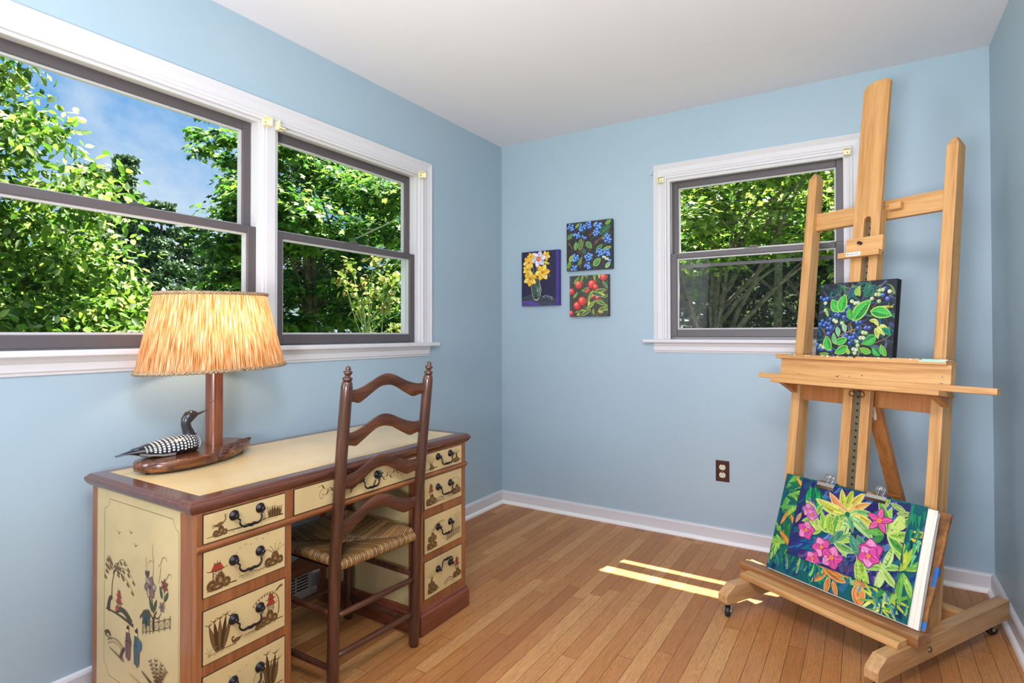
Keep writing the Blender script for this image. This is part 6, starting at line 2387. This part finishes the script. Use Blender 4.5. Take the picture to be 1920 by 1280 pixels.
def foliage(name, parent, clusters, per, size, palette, shape, seed, mat='leaf', flat=0.65, shell=0.55, droop=0.3, up=0.75, bright=0.50):
    """leaves scattered through cluster volumes, one mesh"""
    g = np.random.default_rng(seed)
    sv, sf = SHAPES[shape]
    sv, sf = np.array(sv, float), np.array(sf)
    C = np.array([c[:3] for c in clusters], float)
    Rr = np.array([c[3] for c in clusters], float)
    wts = Rr ** 2
    n = int(per * len(clusters))
    idx = g.choice(len(clusters), n, p=wts / wts.sum())
    d = g.normal(size=(n, 3))
    d /= np.linalg.norm(d, axis=1, keepdims=True)
    rad = (shell + (1 - shell) * g.random(n)) * np.where(g.random(n) < .7, 1, g.random(n))
    # leaves come in small sprays
    P = C[idx] + d * (Rr[idx] * rad)[:, None] * np.array([1, 1, flat])
    spr = g.integers(0, max(n // 5, 1), n)
    P = P * .45 + P[spr] * 0.0 + P * .55
    nrm = g.normal(size=(n, 3)) * (1 - up) + np.array([0, 0, 1]) * up + d * 0.35
    nrm /= np.linalg.norm(nrm, axis=1, keepdims=True)
    ax = g.normal(size=(n, 3)) + d * 0.6
    ax[:, 2] -= droop
    ax -= nrm * np.sum(ax * nrm, axis=1, keepdims=True)
    ax /= np.linalg.norm(ax, axis=1, keepdims=True)
    bx = np.cross(nrm, ax)
    sz = size * (0.65 + 0.7 * g.random(n))
    V3 = P[:, None, :] + sz[:, None, None] * (sv[None, :, 0:1] * ax[:, None, :] + sv[None, :, 1:2] * bx[:, None, :] + sv[None, :, 2:3] * nrm[:, None, :])
    k = len(sv)
    F = (sf[None] + (np.arange(n) * k)[:, None, None]).reshape(-1, 3)
    pal = np.array([s2l(c) for c in palette])
    ci = g.integers(0, len(pal), n)
    col = pal[ci] * bright * (0.7 + 0.6 * g.random(n))[:, None]
    me = bpy.data.meshes.new(name)
    me.vertices.add(n * k)
    me.vertices.foreach_set('co', (V3 - np.array(parent.location)).reshape(-1))
    nf = len(F)
    me.loops.add(nf * 3)
    me.loops.foreach_set('vertex_index', F.reshape(-1).astype(np.int32))
    me.polygons.add(nf)
    me.polygons.foreach_set('loop_start', np.arange(0, nf * 3, 3, dtype=np.int32))
    me.polygons.foreach_set('loop_total', np.full(nf, 3, dtype=np.int32))
    at = me.color_attributes.new('Col', 'FLOAT_COLOR', 'POINT')
    cc = np.ones((n * k, 4))
    cc[:, :3] = np.repeat(col, k, axis=0)
    at.data.foreach_set('color', cc.reshape(-1))
    me.materials.append(M[mat])
    me.update(calc_edges=True)
    o = bpy.data.objects.new(name, me)
    COL.objects.link(o)
    o.parent = parent
    return o


def limb(mb, pts, r0, r1, wob=0.0, seed=0):
    g = random.Random(seed)
    P = []
    for a, b in zip(pts[:-1], pts[1:]):
        for k in range(5):
            t = k / 5
            P.append(V(*[p + (q - p) * t for p, q in zip(a, b)]) + V(g.uniform(-wob, wob), g.uniform(-wob, wob), 0))
    P.append(V(*pts[-1]))
    n = len(P)
    mb.tube(P, [r0 + (r1 - r0) * i / (n - 1) for i in range(n)], 8)


def tree(name, label, cat, base, clusters, per, size, palette, shape, seed, trunk=0.10, top=None, nbr=14, group=None, wood_='bark_grey', extra=(), **kw):
    t = thing(name, label, cat, (base[0], base[1], GZ), 0, group)
    foliage('foliage', t, clusters, per, size, palette, shape, seed, **kw)
    g = random.Random(seed)
    mb = MB()
    top = top or (base[0], base[1], 3.0)
    limb(mb, [(base[0], base[1], GZ), ((base[0] + top[0]) / 2 + .1, (base[1] + top[1]) / 2, (GZ + top[2]) / 2), top], trunk, trunk * .4, .02, seed)
    for c in g.sample(clusters, min(nbr, len(clusters))):
        f = g.uniform(.3, .95)
        s0 = (base[0] + (top[0] - base[0]) * f, base[1] + (top[1] - base[1]) * f, GZ + (top[2] - GZ) * f)
        m_ = ((s0[0] + c[0]) / 2, (s0[1] + c[1]) / 2, (s0[2] + c[2]) / 2 + .12)
        limb(mb, [s0, m_, c[:3]], trunk * .35, trunk * .08, trunk * .15, seed)
    for pts, r0, r1 in extra:
        limb(mb, pts, r0, r1, r0 * .25, seed)
    mb.v = [(p[0] - base[0], p[1] - base[1], p[2] - GZ) for p in mb.v]
    mb.build('trunk', M[wood_], t)
    return t


TREE_DATA = {
 'near': [(-1.96,-2.66,2.57,0.24),(-2.32,-2.44,2.89,0.18),(-1.86,-2.39,2.77,0.23),(-1.92,-2.17,2.89,0.26),(-2.05,-1.94,2.93,0.3),(-2.05,-2.57,2.52,0.19),(-2.1,-2.51,2.45,0.25),(-2.4,-2.25,2.72,0.19),(-2.5,-2.16,2.82,0.23),(-2.22,-2.02,2.72,0.22),(-2.54,-2.46,2.49,0.24),(-2.23,-2.35,2.35,0.3),(-2.68,-2.21,2.57,0.2),(-2.5,-2.03,2.68,0.27),(-2.12,-1.94,2.43,0.26),(-2.89,-2.43,2.3,0.29),(-2.05,-2.46,2.1,0.26),(-2.82,-2.11,2.25,0.21),(-1.94,-2.21,2.15,0.24),(-1.91,-2.09,2.29,0.27),(-2.19,-1.83,2.4,0.28),(-2.99,-2.47,2.06,0.28),(-2.44,-2.36,2.07,0.22),(-2.15,-2.27,1.9,0.2),(-2.46,-2.14,2.13,0.25),(-2.33,-2.0,2.2,0.22),(-2.57,-1.67,2.08,0.24),(-1.84,-1.72,2.04,0.29),(-2.35,-2.5,1.78,0.26),(-2.02,-2.54,1.75,0.21),(-2.26,-2.39,1.87,0.21),(-2.01,-2.36,1.85,0.25),(-2.49,-2.14,1.84,0.22),(-2.2,-2.08,1.9,0.22),(-2.26,-1.87,1.84,0.27),(-2.11,-1.89,1.96,0.24),(-1.74,-1.8,1.93,0.33),(-2.02,-2.63,1.62,0.27),(-2.64,-2.34,1.67,0.24),(-2.7,-2.29,1.79,0.27),(-2.13,-2.27,1.72,0.31),(-2.67,-2.0,1.72,0.31),(-2.36,-1.99,1.8,0.25),(-2.12,-2.03,1.8,0.24),(-2.23,-1.78,1.7,0.33),(-2.09,-1.65,1.7,0.23),(-2.61,-2.54,1.6,0.32),(-2.62,-2.38,1.58,0.31),(-2.86,-2.3,1.57,0.31),(-2.11,-2.29,1.55,0.31),(-2.87,-2.04,1.58,0.26),(-2.6,-1.98,1.54,0.23),(-2.74,-1.85,1.7,0.31),(-2.78,-1.69,1.6,0.29),(-1.92,-1.82,1.58,0.2),(-2.21,-1.49,1.62,0.33),(-2.21,-2.53,1.35,0.24),(-2.57,-2.43,1.46,0.24),(-2.86,-2.26,1.5,0.25),(-2.83,-2.14,1.44,0.26),(-2.43,-2.07,1.44,0.27),(-2.09,-2.15,1.43,0.2),(-2.31,-1.88,1.5,0.3),(-2.32,-1.77,1.48,0.28),(-2.31,-1.61,1.53,0.24),(-2.24,-1.56,1.42,0.28),(-2.1,-1.39,1.4,0.29),(-2.46,-2.52,1.24,0.27),(-2.68,-2.39,1.21,0.32),(-2.51,-2.27,1.31,0.33),(-2.07,-2.28,1.32,0.26),(-2.01,-2.27,1.3,0.29),(-2.05,-2.07,1.22,0.3),(-2.71,-1.76,1.36,0.33),(-2.23,-1.84,1.21,0.27),(-1.94,-1.71,1.23,0.26),(-1.94,-1.64,1.31,0.25),(-2.2,-1.35,1.38,0.26),(-2.25,-1.28,1.33,0.27),(-2.96,-2.41,1.08,0.22),(-2.77,-2.41,1.2,0.24),(-2.88,-2.3,1.14,0.31),(-2.87,-2.18,1.18,0.28),(-1.99,-2.23,1.19,0.3),(-2.82,-1.92,1.2,0.29),(-2.69,-1.78,1.2,0.21),(-2.16,-1.81,1.13,0.28),(-1.92,-1.76,1.16,0.27),(-1.93,-1.71,1.19,0.21),(-2.02,-1.54,1.15,0.31),(-1.84,-1.46,1.12,0.25),(-2.74,-2.52,1.05,0.28),(-2.92,-2.4,0.98,0.22),(-2.46,-2.32,0.99,0.32),(-2.63,-2.22,0.97,0.34),(-2.63,-2.11,0.92,0.29),(-1.97,-2.16,1.01,0.22),(-2.14,-2.04,0.94,0.22),(-2.69,-1.74,0.89,0.29),(-2.1,-1.78,1.01,0.26),(-2.03,-1.69,0.97,0.33),(-1.92,-1.47,0.95,0.33),(-1.68,-1.53,0.99,0.25),(-1.79,-1.3,0.95,0.27)],
 'mapleA_up': [(-6.73,1.54,4.71,0.26),(-6.21,1.52,4.51,0.35),(-7.01,2.57,4.86,0.38),(-8.27,2.47,4.84,0.28),(-5.73,1.5,3.97,0.4),(-7.18,2.88,4.64,0.39),(-6.58,2.58,4.48,0.4),(-6.42,3.2,4.51,0.41),(-5.41,2.81,4.27,0.26),(-7.92,2.4,4.44,0.35),(-7.34,2.57,4.18,0.34),(-7.44,2.8,4.19,0.34),(-5.49,2.12,3.76,0.38),(-5.77,2.61,4.14,0.38),(-7.21,4.18,4.52,0.34),(-6.22,3.99,4.43,0.39)],
 'mapleA': [(-5.19,2.13,3.91,0.54),(-6.08,3.31,4.29,0.47),(-6.26,3.62,4.42,0.68),(-6.51,2.38,3.64,0.61),(-5.62,2.12,3.32,0.77),(-5.87,3.1,3.91,0.72),(-5.15,3.01,3.62,0.53),(-5.67,3.98,4.01,0.51),(-4.46,3.14,3.36,0.72),(-5.95,1.94,3.03,0.74),(-5.16,1.64,3.11,0.62),(-5.38,2.17,3.15,0.57),(-4.85,2.13,2.89,0.7),(-6.87,4.54,3.89,0.69),(-5.18,3.61,3.42,0.59),(-4.86,3.91,3.31,0.6),(-4.14,3.31,3.32,0.72),(-6.08,2.03,2.86,0.62),(-8.02,3.42,3.23,0.74),(-7.52,3.9,3.14,0.76),(-4.98,2.31,2.63,0.69),(-6.36,3.87,2.97,0.55),(-4.86,2.89,2.63,0.61),(-6.02,4.67,3.27,0.77),(-4.7,3.88,2.86,0.64),(-6.06,1.78,2.5,0.75),(-7.82,3.51,2.84,0.77),(-5.59,2.37,2.54,0.49),(-5.52,2.72,2.6,0.55),(-6.62,4.24,2.53,0.59),(-5.4,3.63,2.53,0.57),(-6.69,5.23,2.94,0.5),(-5.96,5.46,2.74,0.53),(-6.8,2.25,2.14,0.76),(-5.29,1.89,1.86,0.47),(-6.39,3.06,1.98,0.65),(-7.56,4.09,2.34,0.72),(-5.27,3.2,1.91,0.5),(-6.31,4.28,2.23,0.76),(-6.04,4.99,2.21,0.61),(-5.78,5.27,2.51,0.54),(-4.26,4.43,2.08,0.5),(-5.78,1.76,1.58,0.49),(-6.42,2.54,1.67,0.53),(-5.93,2.67,1.89,0.61),(-7.22,4.36,1.75,0.61),(-7.34,4.62,1.96,0.68),(-5.81,3.91,1.96,0.67),(-5.91,4.66,1.9,0.75),(-4.86,4.07,1.92,0.6),(-5.46,5.7,1.98,0.69),(-6.43,2.06,1.13,0.72),(-7.54,3.22,1.46,0.56),(-5.53,2.58,1.31,0.53),(-7.52,4.37,1.27,0.51),(-7.3,4.77,1.49,0.51),(-5.59,3.64,1.5,0.74),(-6.55,5.7,1.24,0.75),(-6.24,5.69,1.51,0.7),(-6.57,2.24,0.98,0.57),(-6.2,2.2,1.12,0.57),(-7.76,4.15,1.05,0.53),(-7.25,3.99,0.74,0.6),(-5.85,3.23,0.93,0.75),(-6.93,4.79,0.94,0.47),(-6.21,4.88,0.73,0.48),(-6.39,5.47,1.08,0.54),(-4.45,4.48,0.74,0.55)],
 'dark': [(-9.68,4.56,3.83,0.91),(-9.46,4.94,4.07,1.21),(-7.85,4.86,3.21,0.87),(-8.86,6.5,3.53,0.94),(-7.74,6.26,3.79,1.21),(-7.61,7.13,3.63,1.16),(-9.16,4.14,2.96,0.93),(-8.51,4.6,3.14,1.13),(-8.07,4.64,3.12,1.03),(-8.95,6.34,2.7,1.24),(-7.28,5.73,3.18,1.0),(-6.75,6.67,3.0,0.96),(-10.12,4.77,2.05,1.08),(-9.05,4.4,1.92,1.03),(-8.4,4.94,2.0,0.87),(-9.04,6.26,2.56,1.04),(-8.65,7.04,2.41,1.0),(-7.69,7.07,2.04,1.25),(-7.39,7.77,2.34,1.17),(-9.08,3.73,1.59,0.84),(-9.69,5.71,1.43,0.94),(-8.24,5.37,1.51,1.14),(-8.23,6.39,1.79,1.06),(-7.44,5.91,1.56,0.85),(-7.61,7.18,1.42,0.85),(-9.24,3.72,0.66,0.91),(-9.55,4.57,0.53,0.78),(-9.22,5.08,0.82,1.07),(-9.02,5.81,0.98,0.95),(-8.82,6.82,0.85,0.91),(-7.37,6.76,0.83,1.18),(-6.27,7.14,0.83,1.11)],
 'mapleB': [(1.01,4.33,3.52,0.46),(1.38,4.48,3.51,0.33),(1.51,4.9,3.71,0.48),(1.83,4.29,3.45,0.4),(-0.31,5.3,3.81,0.32),(0.07,5.54,3.7,0.34),(0.28,5.63,3.64,0.4),(0.83,4.3,3.23,0.48),(1.32,3.82,3.06,0.46),(1.32,5.45,3.62,0.47),(1.67,4.4,3.33,0.4),(1.98,4.05,3.21,0.44),(2.35,4.81,3.38,0.45),(-0.31,4.54,3.4,0.41),(0.05,4.21,3.21,0.42),(0.27,4.37,3.1,0.39),(0.42,4.51,3.12,0.35),(0.94,4.55,3.01,0.34),(1.25,3.75,2.98,0.39),(1.31,4.71,3.1,0.31),(1.7,5.27,3.28,0.46),(1.96,4.73,3.12,0.38),(2.34,5.61,3.25,0.5),(-0.5,5.55,3.26,0.4),(0.37,3.77,2.57,0.46),(0.56,4.23,2.9,0.45),(0.65,4.11,2.61,0.46),(0.67,5.7,3.03,0.34),(1.22,4.3,2.69,0.31),(1.33,5.81,3.09,0.44),(1.86,5.49,2.95,0.32),(2.05,4.48,2.59,0.47),(2.32,5.77,2.81,0.32),(-0.41,5.19,2.73,0.35),(0.3,4.29,2.46,0.45),(0.23,5.22,2.75,0.31),(0.72,5.06,2.64,0.5),(1.06,4.32,2.36,0.3),(1.09,5.06,2.64,0.39),(1.61,3.95,2.19,0.35),(1.89,3.61,2.35,0.37),(1.98,4.18,2.34,0.42),(2.35,5.16,2.51,0.39),(-0.0,3.69,2.19,0.32),(-0.23,5.29,2.18,0.38),(0.08,4.98,2.43,0.41),(0.52,4.6,2.13,0.49),(0.76,5.78,2.39,0.31),(1.22,4.19,2.11,0.31),(1.48,4.98,2.31,0.49),(1.58,5.14,2.26,0.4),(2.01,4.11,1.93,0.36),(2.17,5.86,2.36,0.46)],
 'mapleC': [(-1.89,8.0,4.18,0.74),(-0.52,7.07,4.01,0.6),(-0.3,7.33,4.29,0.84),(0.3,8.52,3.99,0.66),(0.77,8.72,4.22,0.76),(1.12,9.23,4.16,0.64),(2.01,7.5,3.97,0.65),(2.41,8.81,3.7,0.69),(-1.79,8.52,4.01,0.8),(-1.0,9.01,3.72,0.74),(-0.23,8.89,3.59,0.73),(0.5,7.64,3.36,0.64),(0.81,9.12,3.9,0.62),(1.03,9.19,3.87,0.69),(1.73,7.07,3.38,0.82),(2.4,8.87,3.29,0.59),(-1.85,8.48,2.93,0.9),(-1.48,8.85,2.91,0.92),(-0.35,7.04,2.98,0.58),(0.34,8.55,2.77,0.87),(0.93,7.26,2.84,0.6),(1.44,7.85,2.93,0.72),(1.57,7.77,2.88,0.83),(2.2,9.48,3.04,0.75),(2.79,7.18,2.5,0.72),(-1.5,8.34,2.53,0.76),(-0.82,6.99,2.06,0.87),(-0.36,7.34,2.56,0.85),(0.48,8.23,2.6,0.75),(0.92,8.31,2.47,0.69),(1.39,9.48,2.52,0.67),(1.64,8.41,2.14,0.6),(2.34,9.1,2.52,0.82),(2.83,8.04,2.08,0.71)],
 'under': [(-1.96,10.51,3.35,0.57),(-1.76,10.64,3.22,0.75),(-0.42,8.3,2.45,0.74),(-0.14,10.45,2.73,0.8),(0.66,8.14,2.68,0.88),(1.29,8.29,2.42,0.73),(1.82,8.14,2.45,0.74),(2.31,8.38,2.62,0.68),(2.65,8.26,2.28,0.62),(-1.52,7.73,2.09,0.69),(-1.68,10.07,1.94,0.6),(-0.27,8.96,2.37,0.93),(0.16,9.27,1.99,0.64),(0.74,8.4,2.26,0.71),(0.7,10.76,2.28,0.82),(1.6,9.53,2.01,0.62),(2.15,10.64,2.2,0.9),(2.58,10.67,2.07,0.72),(-2.05,10.17,1.31,0.83),(-1.18,9.87,1.43,0.73),(-0.4,7.81,1.41,0.72),(0.02,10.06,1.4,0.66),(0.4,10.08,1.56,0.72),(1.24,8.41,1.24,0.81),(1.73,9.66,1.56,0.93),(1.89,8.35,1.44,0.86),(2.7,8.1,1.43,0.78),(-1.79,9.69,0.86,0.87),(-1.6,11.02,0.92,0.64),(-0.66,10.48,0.94,0.61),(0.55,7.83,1.01,0.67),(0.57,9.29,1.2,0.72),(1.3,8.74,1.0,0.65),(1.78,9.81,0.64,0.64),(2.29,8.56,0.99,0.61),(2.79,10.23,0.73,0.74)],
}
D = TREE_DATA
tree('birch_tree', 'bright yellow-green leafy tree close outside the widest window', 'tree', (-3.3, -2.1), D['near'], 190, 0.060,
     [(132, 172, 62), (160, 194, 80), (104, 150, 54), (186, 208, 118), (76, 116, 46), (206, 220, 164), (92, 136, 50)], 'ovate', 1, trunk=.06, top=(-3.0, -1.95, 2.6), nbr=26, flat=.8, shell=.2, up=.45, droop=.6, bright=.66)
tree('maple_tree', 'tall green maple filling the right-hand wide window', 'tree', (-6.3, 3.4), D['mapleA'] + D['mapleA_up'], 330, 0.115,
     [(88, 140, 54), (112, 164, 62), (68, 120, 48), (142, 184, 76), (52, 98, 42), (170, 204, 104)], 'maple', 2, trunk=.09, top=(-5.8, 2.8, 4.6), nbr=20, flat=.42, shell=.2, up=.72, bright=.56,
     extra=(([(-6.04, 3.31, 1.02), (-5.93, 3.16, 3.04), (-5.87, 3.0, 3.73), (-5.82, 2.8, 4.8)], .06, .035),))
db = thing('dead_branch', 'pale bare branch caught across the maple in the right-hand wide window', 'branch', (-4.61, 2.8, 2.58))
mb = MB()
limb(mb, [(-.30, -.28, -.16), (0, 0, 0), (.2, .19, .14), (.39, .35, .27), (.57, .49, .39)], .018, .008, .006, 3)
limb(mb, [(.15, .15, .1), (.11, .08, .19), (.27, .24, .20)], .010, .004, .004, 4)
mb.build('branch_wood', M['bark_pale'], db)
tree('evergreen_shrub', 'dark dense greenery low behind the maple', 'shrub', (-8.4, 6.0), D['dark'], 260, 0.17,
     [(48, 98, 38), (64, 116, 44), (40, 82, 36), (84, 136, 54)], 'ovate', 3, trunk=.08, top=(-8.4, 6.0, 1.5), nbr=6, flat=.8, shell=.4)

# young rose outside the right-hand wide window
rose = thing('rose_bush', 'tall rose stem with pale lime and reddish leaves just outside the right-hand wide window', 'bush', (-1.11, -0.17, GZ))
mb = MB()
rp = [(-1.11, -.17, GZ), (-1.12, -.18, 1.10), (-1.12, -.19, 1.26), (-1.14, -.21, 1.40)]
tips = [(-1.15, -.22, 1.42), (-1.08, -.15, 1.48), (-1.23, -.33, 1.58), (-1.17, -.28, 1.66), (-1.06, -.17, 1.71), (-.98, -.05, 1.42), (-1.01, -.10, 1.59), (-.94, -.03, 1.57), (-1.21, -.30, 1.50), (-1.16, -.22, 1.34), (-.97, -.03, 1.20), (-1.02, -.1, 1.36), (-1.12, -.19, 1.55)]
limb(mb, rp, .012, .006, .004, 2)
for i, tpt in enumerate(tips):
    s0 = (-1.12, -.185, 1.05 + .03 * (i % 4) * 2) if i % 3 else (-1.06, -.12, GZ + 1.3)
    limb(mb, [s0, ((s0[0] + tpt[0]) / 2, (s0[1] + tpt[1]) / 2, (s0[2] + tpt[2]) / 2 - .03), tpt], .005, .002, .003, i)
limb(mb, [(-1.08, -.14, GZ), (-1.06, -.12, GZ + 1.3)], .010, .006, .003, 5)
mb.v = [(p[0] + 1.11, p[1] + .17, p[2] - GZ) for p in mb.v]
mb.build('rose_stem', M['stem_green'], rose)
foliage('foliage', rose, [(*q, .075) for q in tips], 26, .050, [(186, 206, 92), (206, 216, 130), (150, 186, 66), (220, 214, 150), (206, 150, 110), (170, 200, 90)], 'ovate', 9, shell=.2, up=.4, flat=1.0)

# pines far behind
for i, (x, y, topz, lab) in enumerate(((-25.1, 7.4, 8.2, 'far blue-green pine, leftmost of the five beyond the widest window'), (-28.0, 10.0, 9.6, 'far blue-green pine, tallest of the five beyond the widest window'), (-24.3, 9.8, 6.9, 'far blue-green pine in the middle of the five beyond the widest window'), (-25.5, 11.9, 6.6, 'far blue-green pine, second from the right of the five beyond the widest window'), (-23.3, 12.2, 5.6, 'far blue-green pine, rightmost of the five beyond the widest window'))):
    t = thing('pine_tree', lab, 'tree', (x, y, GZ), 0, 'far pines')
    g = random.Random(i)
    cl = []
    z = 0.2
    while z < topz:
        rr_ = 0.35 + 2.1 * (1 - z / topz)
        for k in range(6):
            a = g.uniform(0, 6.28)
            cl.append((x + rr_ * .75 * math.cos(a), y + rr_ * .75 * math.sin(a), z, max(.35, rr_ * .42)))
        z += .55
    foliage('foliage', t, cl, 520, .20, [(112, 144, 96), (128, 160, 112), (96, 126, 88), (146, 174, 122)], 'quad', 20 + i, 'needle', flat=.5, shell=.2, up=.3, droop=.0)
    mb = MB()
    limb(mb, [(0, 0, 0), (0, 0, topz - GZ)], .18, .03, .03, i)
    mb.build('trunk', M['bark_grey'], t)

# beyond the small window
tree('maple_tree', 'sunlit yellow-green maple boughs just outside the small window', 'tree', (0.2, 5.0), D['mapleB'], 170, 0.090,
     [(144, 182, 66), (174, 204, 86), (110, 152, 58), (200, 220, 122), (80, 122, 50)], 'maple', 5, trunk=.10, top=(0.35, 5.0, 2.4), nbr=16, flat=.5, shell=.3, up=.8, bright=.60,
     extra=(([(0.18, 4.96, 2.63), (0.68, 5.04, 2.74), (1.02, 5.05, 2.92), (1.41, 5.03, 3.22)], .045, .02), ([(0.30, 5.0, 2.0), (0.56, 5.09, 2.31), (0.81, 5.1, 2.51), (1.27, 5.14, 2.62)], .045, .02)))
tree('maple_tree', 'deeper green maple standing behind the sunlit boughs of the small window', 'tree', (1.7, 8.4), D['mapleC'], 230, 0.15,
     [(62, 112, 40), (84, 136, 44), (48, 92, 40), (112, 158, 60)], 'maple', 6, trunk=.13, top=(1.6, 8.2, 3.4), nbr=12, flat=.6, shell=.4, up=.6)
tree('woodland_shrub', 'dim tangled shrub low beyond the small window', 'shrub', (1.0, 10.5), D['under'], 210, 0.15,
     [(58, 78, 46), (74, 92, 54), (48, 62, 44), (96, 106, 70)], 'ovate', 7, trunk=.06, top=(1.0, 10.5, 1.2), nbr=14, flat=.8, shell=.3, up=.4)
for i, (x, y, r, lab) in enumerate(((0.91, 6.64, .075, 'dark straight tree trunk low in the small window, nearest of the three'), (0.35, 9.3, .09, 'dark tree trunk behind the maple, left of the nearest trunk'), (1.75, 9.6, .10, 'dark tree trunk behind the maple, right of the nearest trunk'))):
    mb = MB()
    limb(mb, [(0, 0, 0), (.02, 0, 1.2), (0.05, .02, 4.2)], r, r * .7, .01, i)
    o = mb.build('tree_trunk', M['bark_grey'])
    o.location = (x, y, GZ)
    tag(o, lab, 'tree trunk', 'bare trunks beyond the small window')
for i, (x, y, topz, lab) in enumerate(((-2.6, 15.5, 8.5, 'dark conifer far behind the maples, leftmost of three'), (0.6, 16.5, 9.5, 'dark conifer far behind the maples, middle of three'), (3.4, 16.0, 9.0, 'dark conifer far behind the maples, rightmost of three'))):
    t = thing('conifer_tree', lab, 'tree', (x, y, GZ), 0, 'conifers behind the maples')
    g = random.Random(40 + i)
    cl = []
    z = 0.2
    while z < topz:
        rr_ = 0.5 + 2.3 * (1 - z / topz)
        for k in range(7):
            a = g.uniform(0, 6.28)
            cl.append((x + rr_ * .75 * math.cos(a), y + rr_ * .75 * math.sin(a), z, max(.4, rr_ * .45)))
        z += .6
    foliage('foliage', t, cl, 200, .26, [(64, 90, 58), (80, 104, 70), (54, 76, 54)], 'quad', 50 + i, 'needle', flat=.6, shell=.3, up=.3, droop=.0)
    mb = MB()
    limb(mb, [(0, 0, 0), (0, 0, topz - GZ)], .18, .03, .03, i)
    mb.build('trunk', M['bark_grey'], t)
